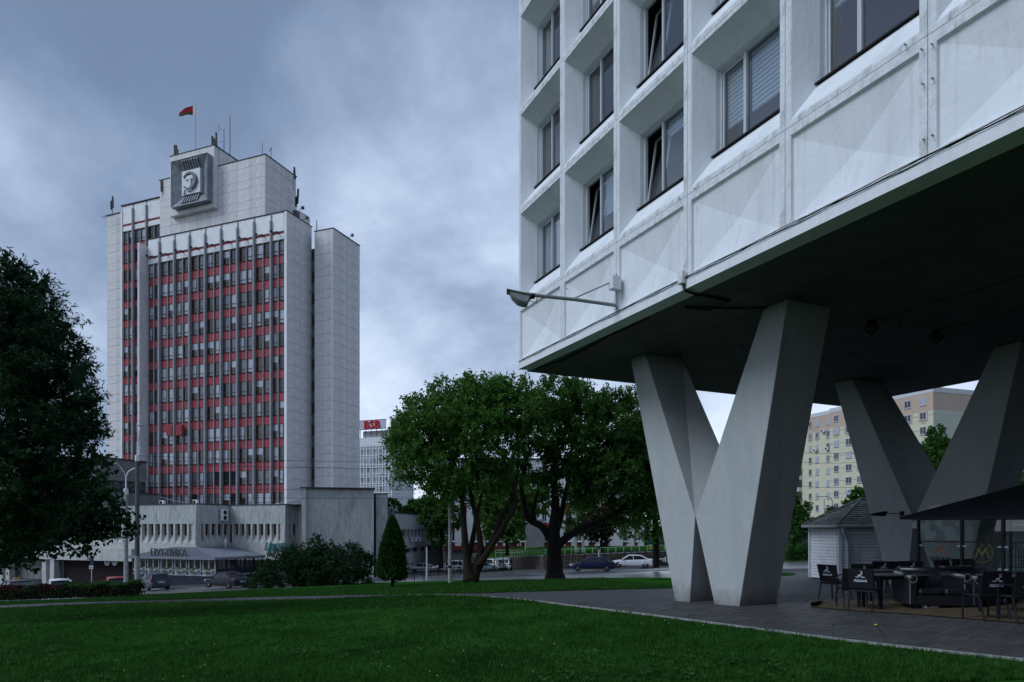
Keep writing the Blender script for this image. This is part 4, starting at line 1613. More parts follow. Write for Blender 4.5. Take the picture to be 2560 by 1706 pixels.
# tall tiled block on the right of the podium
TBc = at(766, 82)
TB_ = empty('stair_block', (TBc.x, TBc.y, 0), math.atan2(.263, .965), 'tall windowless block clad in upright grey tiles behind the big bush', 'building')
zt_ = EYE + (VH - 1221.5) / F * 82
MB().box(.06, 7.86, .06, 9, PG0, zt_ - .02).build('core', M['tower_joint'], TB_)
rib_wall(TB_, 'a', .06, 0, 7.55, -5.5, zt_, -1, w=.2)
MB().box(7.56, 7.95, -.03, .5, -5.5, zt_).build('corner_slab', M['tile'], TB_)
MB().box(-.55, -.01, -.35, 1.0, -5.5, zt_ + .03).build('corner_slab', M['tile'], TB_)
MB().box(-.7, 8.1, -.45, 9.2, zt_ + .032, zt_ + .16).build('roof_edge', M['roof_edge'], TB_)
rib_wall(TB_, 'b', 7.86, .5, 9, -5.5, zt_, 1, w=.3)
MB().box(8.0, 8.3, 2.5, 2.6, -4, zt_ - 1.2).build('slot_window', M['pane_dark'], TB_)
MB().box(8.35, 9.75, 1.6, 9, PG0, zt_ - .5).build('side_wing', M['tile'], TB_)
MB().box(8.2, 9.9, 1.5, 9.1, zt_ - .498, zt_ - .38).build('roof_edge', M['roof_edge'], TB_)
MB().box(7.5, 8.34, 1.58, 1.7, -4.5, -1.8).build('door', M['pane_dark'], TB_)

# roof and wall machinery
def ac(name, p, rz, label, s=1.0, two=False, grp=None):
    t = empty(name, p, rz, label, 'air conditioner', grp)
    h = 1.25 if two else .62
    MB().box(-.42 * s, .42 * s, -.16 * s, .16 * s, 0, h * s).build('casing', M['steel_white'], t, bevel=.02 * s)
    for k in range(2 if two else 1):
        f = MB()
        f.lathe([(.25 * s, 0), (.25 * s, .02), (.20 * s, .03), (.05 * s, .03)], n=14)
        f.build('fan_grille', M['black'], t, (-.1 * s if not two else 0, -.162 * s, (.31 + .6 * k) * s), (math.pi / 2, 0, 0))
    MB().box(-.36 * s, .36 * s, -.1 * s, .3 * s, -.06 * s, -.005).build('bracket', M['lamp_grey'], t)
    return t


b_, z_ = ta(559, 1302, QA + .3)
ac('air_conditioner', tw(QA + .38, b_, z_), TRZ + math.pi / 2, 'tall double fan air conditioner hung on the dark recessed podium wall', 1.15, True)
ac('air_conditioner', tw(*[tb(406, 1260, PFB + 2)[0], PFB + 2, ZP_T + .08]), TRZ, 'small air conditioner on the podium roof edge, left one of two', .9)
ac('air_conditioner', tw(*[tb(489, 1260, PFB + 2)[0], PFB + 2, ZP_T + .08]), TRZ, 'small air conditioner on the podium roof near its corner', .9)
a_, z_ = tb(564, 1369, PSB - 1.5)
t = empty('flue_pipe', tw(a_, PSB - 1.5, z_), 0, 'short shiny steel flue with a cap on the pavilion roof', 'flue')
mb = MB()
mb.smooth = True
mb.lathe([(.18, -.6), (.18, .5), (.24, .55), (.24, .75), (.14, .9), (.11, 1.1), (.01, 1.25)], n=10)
mb.build('pipe', M['steel_white'], t)

# ------------------------------------------------------------------ restaurant pavilion
PVC = at(538, 78.0)
PV = empty('restaurant_pavilion', (PVC.x, PVC.y, 0), TRZ, 'glazed restaurant pavilion with a grey standing seam hip roof before the podium', 'building')
ze, ztp = -1.64, -.60
NAVY = mat('navy_cladding', (0.022, 0.027, 0.042), .6, .2, 3)
FRW = mat('white_frame', (0.46, 0.48, 0.53), .6, .08, 5)
SEAM = mat('seam_roof', (0.19, 0.20, 0.24), .5, .12, 1.5)
PX0, PY1 = -13.85, 8.2
ax, ay = QA - 7.1, 3.79            # podium corner in pavilion coordinates
rf = MB()
A_ = [(PX0, 0, ze), (0, 0, ze), (ax, ay, ztp), (PX0 + 3.2, ay, ztp)]
B_ = [(0, 0, ze), (0, PY1, ze), (ax + .5, PY1 + 1.0, ztp), (ax, ay, ztp)]
C_ = [(PX0, 0, ze), (PX0 + 3.2, ay, ztp), (PX0, ay, ze)]
for p in (A_, B_, C_):
    rf.poly(p)
rf.build('roof', SEAM, PV)
sm = MB()
for k in range(30):
    t_ = (k + .5) / 30
    p0 = Vector(A_[0]).lerp(Vector(A_[1]), t_)
    if k % 1 == 0:
        # seams run up the slope, slanting in the view
        top = Vector((p0.x, ay, ztp))
        # clip by the hips
        fr_ = 1.0
        if p0.x > ax:
            fr_ = (0 - p0.x) / (0 - ax)
        if p0.x < PX0 + 3.2:
            fr_ = (p0.x - PX0) / 3.2
        sm.cyl(p0 + Vector((0, 0, .02)), p0.lerp(top, fr_) + Vector((0, 0, .02)), .028, n=4)
for k in range(18):
    t_ = (k + .5) / 18
    p0 = Vector(B_[0]).lerp(Vector(B_[1]), t_)
    fr_ = min(1, p0.y / ay)
    sm.cyl(p0 + Vector((0, 0, .02)), p0.lerp(Vector((ax, p0.y, ztp)), fr_) + Vector((0, 0, .02)), .028, n=4)
sm.cyl(A_[1], A_[2], .06, n=5)
prop(sm.build('roof_seam', SEAM, PV), kind='stuff')
fa = MB()
fa.box(PX0, 0, -.02, .10, ze - .26, ze - .004)
fa.box(-.10, .02, .102, PY1, ze - .26, ze - .004)
fa.box(PX0, PX0 + .1, .102, ay, ze - .26, ze - .004)
fa.box(PX0 + .1, -.1, .1, .6, ze - .26, ze - .2)
fa.build('fascia', SEAM, PV)
gnd = G(PVC.x, PVC.y) - .3
sk = MB()
sk.box(PX0 + .4, -.4, .55, .7, gnd, -3.80)
sk.box(-.55, -.4, .702, PY1, gnd, -3.80)
sk.build('skirt', NAVY, PV)
ss = MB()
ss.box(PX0 + .35, -.35, .5, .72, -3.82, -3.72)
ss.box(-.52, -.35, .722, PY1, -3.82, -3.72)
ss.build('base_strip', FRW, PV)
MB().box(PX0 + .5, -.6, 2.2, 2.3, -3.7, ze - .1).build('inner_wall', M['interior'], PV)
MB().box(-2.3, -2.2, 2.31, PY1, -3.7, ze - .1).build('inner_wall', M['interior'], PV)
nb = 6
wbay = (-.4 - (PX0 + .4)) / nb
for i in range(nb):
    x0 = PX0 + .4 + i * wbay
    MB().box(x0 - .10, x0 + .10, .5, .68, -3.715, ze - .27).build('post', NAVY, PV)
    wn_ = MB()
    for x in (x0 + .13, x0 + wbay / 2 - .05, x0 + wbay - .23):
        wn_.box(x, x + .10, .53, .64, -3.04, ze - .3)
    wn_.box(x0 + .11, x0 + wbay - .12, .54, .63, -3.05, -2.99)
    w_ = wn_.build('window', FRW, PV)
    MB().quad((x0 + .12, .6, -3.0), (x0 + wbay - .13, .6, -3.0), (x0 + wbay - .13, .6, ze - .27), (x0 + .12, .6, ze - .27)).build('pane', M['glass'], w_)
    cu = MB()
    cu.smooth = True
    for k in range(6):
        xa = x0 + .2 + .09 * k
        cu.quad((xa, 1.0 + .03 * (k % 2), -3.0), (xa + .09, 1.0 + .03 * ((k + 1) % 2), -3.0), (xa + .03, 1.0 + .03 * ((k + 1) % 2), ze - .3), (xa - .03, 1.0 + .03 * (k % 2), ze - .3))
    cu.build('curtain', M['concrete_dark'], w_)
    MB().box(x0 + .12, x0 + wbay - .12, .55, .66, -3.70, -3.06).build('parapet_panel', FRW, PV)
for i in range(5):
    y0 = .7 + i * 1.5
    MB().box(-.56, -.4, y0 - .08, y0 + .08, -3.715, ze - .27).build('post', NAVY, PV)
    wn_ = MB()
    for y in (y0 + .1, y0 + .72, y0 + 1.34):
        wn_.box(-.52, -.43, y, y + .06, -3.04, ze - .3)
    wn_.box(-.52, -.43, y0 + .09, y0 + 1.41, -3.05, -3.0)
    w_ = wn_.build('window', NAVY, PV)
    MB().quad((-.47, y0 + .1, -3), (-.47, y0 + 1.4, -3), (-.47, y0 + 1.4, ze - .27), (-.47, y0 + .1, ze - .27)).build('pane', M['glass'], w_)
    MB().box(-.54, -.44, y0 + .1, y0 + 1.41, -3.70, -3.06).build('parapet_panel', NAVY, PV)

# standing letters on the pavilion roof
sg = empty('roof_sign', (PVC.x, PVC.y, 0), TRZ, 'standing dark grey roof letters spelling the restaurant name', 'sign')
LMAT = mat('letter_grey', (0.10, 0.105, 0.11), .6, .2, 6)
letters = 'ПУБЛИКА'
xa0, zz0 = None, None
pvb = (PVC - Vector((TP.x, TP.y, 0)))
b_off = pvb.x * E2.x + pvb.y * E2.y + .35
a_off = pvb.x * E1.x + pvb.y * E1.y
xl = tb(379, 1390, b_off)[0] - a_off
xr = tb(465, 1390, b_off)[0] - a_off
for i, ch in enumerate(letters):
    me = text_mesh(ch, 1.18, .16, LMAT, 'letter', bold=.012)
    xx = xl + .25 + (xr - xl - .5) * i / 6
    link('letter', me, sg, (xx, .35, ze + .10), (math.pi / 2, 0, 0))
MB().box(xl - .1, xr + .1, .42, .5, ze + .06, ze + .14).build('rail', LMAT, sg)

# teal script sign on the podium
TEAL = mat('teal_sign', (0.015, 0.14, 0.16), .5, .1, 5)
a_, z_ = tb(690, 1374, PSB - .3)
sgt = empty('script_sign', tw(a_, PSB - .25, z_), TRZ, 'teal script lettering half hidden behind the bush on the podium wall', 'sign')
link('lettering', text_mesh('Цветы', 1.35, .12, TEAL, 'lettering', shear=.35, bold=.02, spacing=.9), sgt, (0, 0, 0), (math.pi / 2, math.radians(-4), 0))
MB().box(-1.5, 1.5, -.02, .06, -.1, -.02).build('rail', TEAL, sgt)

# flower boxes under the pavilion windows
FLW = [mat('petal_red', (0.35, 0.03, 0.03), .7, .2, 9), mat('petal_white', (0.6, 0.55, 0.45), .7, .1, 9)]
rfb = random.Random(9)
desc = ['farthest left, partly behind the lamp pole', 'second from the left, above the parked SUV', 'third from the left', 'fourth from the left', 'fifth from the left, with a pale bloom', 'nearest the pavilion corner']
for i in range(nb):
    xm_ = PX0 + .4 + (i + .5) * wbay
    p = PV.matrix_basis @ Vector((xm_, .36, -3.25))
    t = empty('flower_box', p, TRZ, 'window flower box with red geraniums, ' + desc[i], 'flower box', 'flower boxes on the pavilion')
    MB().box(-.75, .75, -.14, .14, -.08, .12).build('trough', FRW, t)
    vv = []
    ff = []
    for k in range(260):
        c = Vector((rfb.gauss(0, .42), rfb.gauss(-.05, .10), rfb.uniform(.05, .34)))
        if rfb.random() < .45:
            c.z = rfb.uniform(-.45, .1) * (1 if rfb.random() < .7 else .4)
            c.y = -.17 + rfb.gauss(0, .05)
        d1 = Vector((rfb.gauss(0, 1), rfb.gauss(0, 1), rfb.gauss(0, 1))).normalized() * .07
        d2 = d1.cross(Vector((rfb.gauss(0, 1), rfb.gauss(0, 1), rfb.gauss(0, 1)))).normalized() * .06
        vv += [c - d1, c + d2, c + d1]
    link('foliage', np_mesh('foliage', np.array([tuple(v) for v in vv]), 3, M['leaf_ash']), t)
    fm = MB()
    for k in range(16):
        c = Vector((rfb.gauss(0, .45), rfb.gauss(-.08, .08), rfb.uniform(.15, .42)))
        fm.cur = 1 if rfb.random() < .15 else 0
        fm.lathe([(.01, -.04), (.06, 0), (.01, .04)], c, 5)
    prop(fm.build('blooms', FLW, t), kind='stuff')
# ------------------------------------------------------------------ buildings farther off
def wall_frame(name, u, y, d, label, cat='building'):
    """empty at a far corner with local x along unit direction d"""
    p = at(u, y)
    return empty(name, (p.x, p.y, 0), math.atan2(d[1], d[0]), label, cat), p


def plane_s(p, d, u):
    r = (u - UC) / F
    return (r * p.y - p.x) / (d[0] - r * d[1])


# long low concrete wing
LBd = Vector((3.8, 35.0)).normalized()
LW_, lp = wall_frame('concrete_wing', 962, 97, LBd, 'long low concrete wing with upright fins and a slim dark window band behind the conifer')
LL = plane_s(lp, LBd, 1105)
MB().box(0, LL, .5, 14, -7, 3.9).build('core', M['tower_joint'], LW_)
MB().box(0, LL, 0, .49, 1.55, 4.0).build('upper_band', M['tile'], LW_)
MB().box(-.1, LL + .1, -.1, 14.1, 4.002, 4.15).build('roof_edge', M['roof_edge'], LW_)
MB().box(0, LL, 0, .49, -1.45, -.35).build('middle_band', M['tile'], LW_)
MB().box(0, LL, 0, .49, -7, -2.2).build('lower_wall', M['tile'], LW_)
MB().box(0, LL, .3, .48, -2.198, -1.452).build('brown_band', mat('brown_band', (.05, .03, .025), .8, .2, 3), LW_)
nf = 16
for i in range(nf + 1):
    x = LL * i / nf
    MB().box(x - .22, x + .22, .02, .49, -.348, 1.548).build('fin', M['concrete'], LW_)
    if i < nf:
        s = MB()
        s.add([(x + .222, .03, -.348), (x + LL / nf - .222, .03, -.348), (x + LL / nf - .222, .48, .45), (x + .222, .48, .45)], [(0, 1, 2, 3)])
        s.build('sloping_sill', M['concrete'], LW_)
        MB().box(x + .23, x + LL / nf - .23, .42, .47, .452, 1.54).build('window', M['pane_dark'], LW_)
for i in range(7):
    x = LL * (.1 + i * .135)
    f = MB()
    f.box(x, x + 1.9, .1, .28, -2.16, -2.08)
    f.box(x, x + 1.9, .1, .28, -1.55, -1.47)
    f.box(x, x + .14, .1, .28, -2.08, -1.55)
    f.box(x + 1.76, x + 1.9, .1, .28, -2.08, -1.55)
    w = f.build('window', FRW, LW_)
    MB().quad((x, .25, -2.1), (x + 1.9, .25, -2.1), (x + 1.9, .25, -1.5), (x, .25, -1.5)).build('pane', M['pane_dark'], w)
for u, lab in ((1026, 'white air conditioner on the concrete wing, leftmost of the row of three'), (1036.5, 'white air conditioner on the concrete wing, middle of the row of three'), (1046.5, 'white air conditioner on the concrete wing, right of the row of three'), (1084, 'white air conditioner alone near the far end of the concrete wing')):
    s_ = plane_s(lp, LBd, u)
    q = lp + Vector((LBd.x, LBd.y, 0)) * s_ + Vector((LBd.y, -LBd.x, 0)) * .4
    ac('air_conditioner', (q.x, q.y, EYE + (VH - 1354.5) / F * q.y), math.atan2(LBd.y, LBd.x), lab, 1.15, False, 'air conditioners on the concrete wing')
# vent pipes above the conifer
vp = MB()
for du in (0, 12):
    p0 = at(969 + du, 92, 1310)
    p1 = at(969 + du, 92, 1282 + du * .4)
    vp.tube([p0, p1, p1 + Vector((.25, 0, .45)), p1 + Vector((.7, 0, .6))], .32, 8)
prop(vp.build('vent_pipe', M['sheet_metal']), 'two bent steel vent pipes rising behind the conifer top', 'vent pipe')

# gridded bank tower
BKd = Vector((E1.x, E1.y))
BK, bp_ = wall_frame('bank_tower', 982, 215, BKd, 'distant white office tower with a fine window grid and a red rooftop sign')
zt = EYE + (VH - 1091) / F * 215
GRD = mat('white_grid', (0.72, 0.74, 0.78), .7, .06, 1)
MB().box(-40, -.1, .25, 13.4, -10, zt - .05).build('core', M['pane_far'], BK)
MB().box(-40, 0, 0, .3, zt - 2.6, zt).build('attic', GRD, BK)
MB().box(-.3, 0, .302, 13.5, zt - 2.6, zt).build('attic', GRD, BK)
gr = MB()
rowp = 2.98
for k in range(15):
    z = zt - 2.6 - rowp * k
    gr.box(-40, 0, .02, .28, z - .28, z - .02)
    gr.box(-40, 0, .02, .28, z - 1.10, z - .92)
    gr.box(-.28, -.02, .3, 13.4, z - .28, z - .02)
    gr.box(-.28, -.02, .3, 13.4, z - 1.10, z - .92)
x = -.3
k = 0
while x > -40:
    gr.box(x - .28, x, 0, .27, -10, zt - 2.6)
    x -= 1.25 if k % 2 else 1.05
    k += 1
y = .4
while y < 13:
    gr.box(-.27, 0, y, y + .28, -10, zt - 2.6)
    y += 1.35
gr.build('grid', GRD, BK)
BW = {}
rk = random.Random(17)
for k in range(13):
    z = zt - 2.6 - rowp * k - rowp
    for c in range(6):
        x = -.3 - 2.30 * (c + 1) + .02
        m_ = rk.choice(('pane_dark', 'pane_mid', 'pane_mid', 'pane_far'))
        if m_ not in BW:
            BW[m_] = MB().box(0, 1.04, -.02, .04, 0, 1.75).mesh('window', M[m_])
            wf = MB()
            wf.box(-.02, 1.06, -.10, -.021, .30, .42)
            BW['f'] = wf.mesh('transom', GRD)
        w = link('window', BW[m_], BK, (x, .16, z))
        link('transom', BW['f'], w)
BSIGN = mat('sign_red', (0.55, 0.015, 0.03), .5, .08, 3)
BPAN = mat('sign_panel', (0.50, 0.54, 0.62), .6, .06, 2)
GOLD = mat('gold', (0.45, 0.28, 0.04), .5, .1, 5)


def bank_sign(loc, rz, lab):
    s = empty('rooftop_sign', loc, rz, lab, 'sign')
    MB().box(-2.6, 7.6, .05, .35, 1.2, 4.0).build('panel', BPAN, s)
    f = MB()
    for z in (1.1, 4.0):
        f.box(-2.7, 7.7, .0, .4, z, z + .12)
    for x in (-2, 0, 2, 4, 6, 7.4):
        f.box(x, x + .12, .3, .42, -1.6, 1.1)
    f.build('frame', M['dark_metal'], s)
    link('letters', text_mesh('BSB', 3.5, .4, BSIGN, 'letters', bold=.07, spacing=1.12), s, (2.6, -.12, 1.42), (math.pi / 2, 0, 0))
    sh = MB()
    sh.prism([(-5.4, -.1, 4.1), (-2.5, -.1, 4.1), (-2.5, -.1, 2.2), (-3.0, -.1, 1.3), (-3.95, -.1, .8), (-4.9, -.1, 1.3), (-5.4, -.1, 2.2)], 1, (0, .5, 0))
    sh.build('shield', GRD, s)
    em = MB()
    em.prism([(-5.1, -.2, 3.8), (-4.3, -.2, 3.8), (-4.3, -.2, 3.2), (-4.6, -.2, 3.2), (-4.6, -.2, 2.5), (-3.4, -.2, 2.5), (-3.4, -.2, 3.0), (-3.1, -.2, 3.0), (-3.1, -.2, 1.9), (-4.0, -.2, 1.9), (-4.0, -.2, 1.5), (-4.7, -.2, 1.5), (-5.1, -.2, 2.2)], 1, (0, .1, 0))
    em.prism([(-3.9, -.2, 3.8), (-3.3, -.2, 3.8), (-3.3, -.2, 3.2), (-3.9, -.2, 3.2)], 1, (0, .1, 0))
    em.build('shield_device', BSIGN, s)
    MB().prism([(-4.2, -.25, 1.8), (-3.7, -.25, 1.8), (-3.95, -.25, 1.2)], 1, (0, .1, 0)).build('shield_tip', GOLD, s)
    MB().tube([(-5.6, .2, 3.6), (-5.3, .2, 4.5), (-3.95, .2, 4.9), (-2.6, .2, 4.5), (-2.3, .2, 3.6)], .10, 5).build('lamp_arch', M['dark_metal'], s)
    return s


bk_s = Vector((bp_.x, bp_.y, 0)) + Vector((BKd.x, BKd.y, 0)) * plane_s(bp_, BKd, 912.5)
bank_sign((bk_s.x, bk_s.y, zt + 1.5), math.atan2(BKd.y, BKd.x), 'rooftop sign with red BSB letters and shield facing the street on the bank tower')
bank_sign((bp_.x + E2.x * 3.5 + .6, bp_.y + E2.y * 3.5, zt + 1.5), math.atan2(E2.y, E2.x), 'second red BSB rooftop sign, turned edge-on and half hidden by the tree')
MB().box(-12, -1, 1.5, 12, zt + .01, zt + 2.3).build('plant_room', M['concrete'], BK)

# white institute with red infills
WRd = Vector((1.0, .04)).normalized()
WR, wp_ = wall_frame('white_institute', 1110, 112, WRd, 'white building with red panels between tall windows behind the trees')
WLEN = plane_s(wp_, WRd, 1610)
WHT = mat('white_render', (0.56, 0.575, 0.60), .85, .06, 1.0, .2, 8)
REDW = mat('brick_red', (0.14, 0.026, 0.022), .8, .15, 2)
zb = -1.15
MB().box(0, WLEN, .3, 16, -5, 13).build('core', M['tower_joint'], WR)
MB().box(-.2, WLEN + .2, -.1, 16, 13.002, 13.3).build('roof_edge', M['roof_edge'], WR)
wus = [(1130, .95), (1160, .95), (1190, .95), (1220, .95), (1250, .95), (1280, .95), (1310, .95), (1361, .8), (1390, .9), (1421, .95), (1447.5, .95), (1479, 1.0), (1511, .9), (1561, .55), (1590, .55)]
strips_ = sorted((plane_s(wp_, WRd, u), w) for u, w in wus)
prev = 0
for s_, w in strips_:
    MB().box(prev, s_ - w / 2, 0, .29, zb, 13).build('wall_bay', WHT, WR)
    prev = s_ + w / 2
    for fl in range(4):
        z0 = zb + fl * 3.25
        MB().box(s_ - w / 2 + .003, s_ + w / 2 - .003, .08, .29, z0, z0 + .6).build('red_panel', REDW, WR)
        if fl < 3 or True:
            MB().box(s_ - w / 2 + .003, s_ + w / 2 - .003, .08, .29, z0 + 2.25, z0 + 3.248).build('red_panel', REDW, WR)
        f = MB()
        f.box(s_ - w / 2 + .01, s_ - w / 2 + .09, .12, .25, z0 + .85, z0 + 2.24)
        f.box(s_ + w / 2 - .09, s_ + w / 2 - .01, .12, .25, z0 + .85, z0 + 2.24)
        f.box(s_ - .04, s_ + .04, .12, .25, z0 + .85, z0 + 2.24)
        wo = f.build('window', FRW, WR)
        MB().quad((s_ - w / 2, .2, z0 + .85), (s_ + w / 2, .2, z0 + .85), (s_ + w / 2, .2, z0 + 2.25), (s_ - w / 2, .2, z0 + 2.25)).build('pane', M['pane_dark'], wo)
        MB().hexa([(s_ - w / 2 - .1, -.14, z0 + .62), (s_ + w / 2 + .1, -.14, z0 + .62), (s_ + w / 2 + .1, .2, z0 + .62), (s_ - w / 2 - .1, .2, z0 + .62),
                   (s_ - w / 2 - .1, -.14, z0 + .68), (s_ + w / 2 + .1, -.14, z0 + .68), (s_ + w / 2 + .02, .2, z0 + .86), (s_ - w / 2 - .02, .2, z0 + .86)]).build('sill', WHT, wo)
MB().box(prev, WLEN, 0, .29, zb, 13).build('wall_bay', WHT, WR)
MB().box(-.05, WLEN + .05, -.12, .28, zb - .75, zb - .003).build('plinth', REDW, WR)
sE = plane_s(wp_, WRd, 1338)
MB().box(sE - 1.6, sE + 1.4, -1.4, -.001, zb - 1, 3.2).build('porch', M['concrete_dark'], WR)
q = wp_ + Vector((WRd.x, WRd.y, 0)) * plane_s(wp_, WRd, 1551)
ac('air_conditioner', (q.x, q.y - .3, EYE + (VH - 1337) / F * 112), 0, 'air conditioner on the white wall left of the first slim red window', 1.0)
sq = wp_ + Vector((WRd.x, WRd.y, 0)) * plane_s(wp_, WRd, 1366)
t = empty('banner_sign', (sq.x, sq.y - .9, EYE + (VH - 1319) / F * 111), 0, 'small red and white blade sign seen beside the dark tree trunk', 'sign')
MB().box(-.25, .25, 0, .08, 0, .85).build('panel', BSIGN, t)
MB().box(.26, .5, 0, .08, -.1, .8).build('panel', GRD, t)

# cream block of flats
YD = Vector((.335, -.942))
YC = at(2333, 130)
YB = empty('block_of_flats', (YC.x, YC.y, 0), math.atan2(-YD.y, -YD.x), 'cream ten storey block of flats with a peach top seen between the pillars', 'building')
# local x runs from the near corner away along the facade
CRM = mat('cream_render', (0.60, 0.575, 0.43), .9, .05, .6, .1, 6)
PCH = mat('peach_render', (0.50, 0.385, 0.315), .9, .05, .6, .1, 6)
CRG = mat('pale_render', (0.50, 0.53, 0.45), .9, .05, .6, .1, 6)
YLEN = 48.0
yz1 = EYE + (VH - 967) / F * 130
yb0 = -1.5
def ys(u):
    r = (u - UC) / F
    d = (-YD.x, -YD.y)
    return (r * YC.y - YC.x) / (d[0] - r * d[1])


sp_ = ys(2074)
MB().box(.02, sp_, -14, -.02, yb0, yz1 - .1).build('core', CRM, YB)
MB().box(sp_ + .001, YLEN, -14, -.37, yb0, yz1 - .3).build('core', CRM, YB)
MB().box(-.06, sp_, -14.06, .06, yz1 - .95, yz1).build('parapet', WHT, YB)
MB().box(sp_, YLEN, -14.06, -.3, yz1 - 1.15, yz1 - .25).build('parapet', WHT, YB)
zp = yz1 - 4.35
MB().box(0, sp_, -13.9, .02, zp, yz1 - .953).build('peach_storey', PCH, YB)
MB().box(sp_ + .002, YLEN, -13.9, -.35, zp - .2, yz1 - 1.153).build('peach_storey', PCH, YB)
for k in range(10):
    z = zp - .9 - k * 2.8
    if z > 0:
        MB().box(-.03, sp_, -13.95, .032, z, z + .07).build('joint_strip', M['lamp_grey'], YB)
MB().box(-.028, .0, -14, -.0, yb0, zp).build('gable', CRG, YB)
YW = {}
ry = random.Random(8)
ycols = [(2023, .95, 1), (2040, .95, 1), (2068.5, 1.25, 1), (2091, 1.3, 0), (2122, 1.6, 0), (2150, 1.5, 0), (2190, 1.5, 0), (2233, 1.45, 0), (2269.5, 1.5, 0), (2308, 1.35, 0)]
for u, w, rec in ycols:
    s_ = ys(u)
    off = -.35 if rec else .02
    for r in range(10):
        z = yz1 - 2.45 - 2.8 * r - (.2 if rec else 0)
        key = (w,)
        if key not in YW:
            f = MB()
            for x in (0, w * .5 - .05, w - .1):
                f.box(x, x + .1, -.02, .06, 0, 1.45)
            for zz in (0, 1.35):
                f.box(.1, w - .1, -.02, .06, zz, zz + .1)
            f.box(-.06, w + .06, .0, .14, -.10, -.02)
            pp = []
            for mm in ('pane_dark', 'pane_dark', 'pane_mid', 'pane_curtain'):
                pp.append(MB().quad((.08, .03, .08), (w - .08, .03, .08), (w - .08, .03, 1.38), (.08, .03, 1.38)).mesh('pane', M[mm]))
            fr = MB()
            fr.box(-.28, w + .28, -.02, -.001, -.35, 1.8)
            fr.box(.2, w - .2, -.02, -.002, -.75, -.352)
            YW[key] = (f.mesh('window', FRW), pp, fr.mesh('window_surround', PCH))
        wo = link('window', YW[key][0], YB, (s_ - w / 2, off + .01, z - .75))
        link('pane', ry.choice(YW[key][1]), wo)
        if r == 1:
            link('window_surround', YW[key][2], wo, (0, .012, 0))
# glazed loggias at the far end
for r in range(10):
    z = yz1 - 2.6 - 2.8 * r
    s_ = ys(2000)
    MB().box(s_ - .3, s_ + 2.6, -.3, .75, z - 1.6, z - .65).build('balcony_front', WHT, YB)
    MB().box(s_ - .25, s_ + 2.55, -.3, .65, z - .648, z + .85).build('balcony_glazing', M['pane_dark'], YB)
for u, v, lab in ((2038.5, 1126, 'air conditioner under the second window column of the cream flats'), (2068, 1122, 'air conditioner under the third window column of the cream flats'), (2057.5, 1078, 'air conditioner left of the open window near the peach storeys')):
    s_ = ys(u)
    q = Vector((YC.x, YC.y, 0)) - Vector((YD.x, YD.y, 0)) * s_
    nrm = Vector((-.942, -.335, 0))
    q = q + nrm * .1
    ac('air_conditioner', (q.x, q.y, EYE + (VH - v) / F * q.y - .3), math.atan2(YD.y, YD.x), lab, 1.0, False, 'air conditioners on the flats')
# ------------------------------------------------------------------ trees, shrubs and lawn growth
NR = np.random.default_rng(11)


def unit(n):
    v = NR.normal(size=(n, 3))
    return v / np.linalg.norm(v, axis=1, keepdims=True)


def leaf_quads(c, ax, L, W, fold=0.0):
    """one rhombic leaf at each point c, long axis ax, random roll; returns (4n,3)"""
    n = len(c)
    r = unit(n)
    side = np.cross(ax, r)
    side /= np.linalg.norm(side, axis=1, keepdims=True) + 1e-9
    L = np.asarray(L).reshape(-1, 1) * (0.7 + 0.6 * NR.random((n, 1)))
    W = np.asarray(W).reshape(-1, 1) * (0.7 + 0.6 * NR.random((n, 1)))
    q = np.empty((n, 4, 3))
    q[:, 0] = c - ax * L * .5
    q[:, 1] = c + side * W * .5 + ax * L * .05
    q[:, 2] = c + ax * L * .5
    q[:, 3] = c - side * W * .5 + ax * L * .05
    return q.reshape(-1, 3)


def blobs_leaves(blobs, y0, clump, per, crad, L, W, droop=0.2, shell=.5, up=0.0, dens=1.0, flat=.8):
    """blobs: (u, v, radius px[, depth shift]) -> leaves grouped in clumps, each clump a leafy twig end"""
    out = []
    for b in blobs:
        u, v, r = b[:3]
        dy = b[3] if len(b) > 3 else NR.uniform(-.6, .6) * r * y0 / F
        y = y0 + dy
        c = np.array(at(u, y, v))
        R = r * y / F
        n = max(4, int(clump * dens * (R ** 2)))
        d = unit(n)
        rad = R * (shell + (1.04 - shell) * NR.random((n, 1)) ** .6)
        lump = 1 + .12 * np.sin(d[:, :1] * 5 + c[0]) * np.cos(d[:, 2:3] * 4)
        cc = c + d * rad * lump * np.array([1, 1, .92])
        for k in range(n):
            m = per
            # a clump is a few leafy twigs growing outwards and up, each hung with leaves
            nt = 4
            td = unit(nt) * .9 + d[k] * .8 + np.array([0, 0, .45])
            td /= np.linalg.norm(td, axis=1, keepdims=True)
            ti = NR.integers(0, nt, m)
            off = td[ti] * (crad * 1.7 * NR.random((m, 1))) + unit(m) * crad * .32 * np.array([1, 1, flat])
            axx = td[ti] * .5 + unit(m) * .9 + np.array([0, 0, -droop + up])
            axx /= np.linalg.norm(axx, axis=1, keepdims=True)
            out.append(leaf_quads(cc[k] + off, axx, np.full(m, L), np.full(m, W)))
    return np.concatenate(out)


def plant(name, label, cat, base, leaves, lm, limbs=(), bm='bark', group=None, leafname='crown', extra=None):
    t = empty(name, base, 0, label, cat, group)
    off = np.array(base)
    link(leafname, np_mesh(leafname, leaves - off, 4, lm), t)
    if limbs:
        mb = MB()
        mb.smooth = True
        for path, rs in limbs:
            mb.tube([Vector(p) - Vector(base) for p in path], rs, 8)
        mb.build('trunk', M[bm], t)
    return t


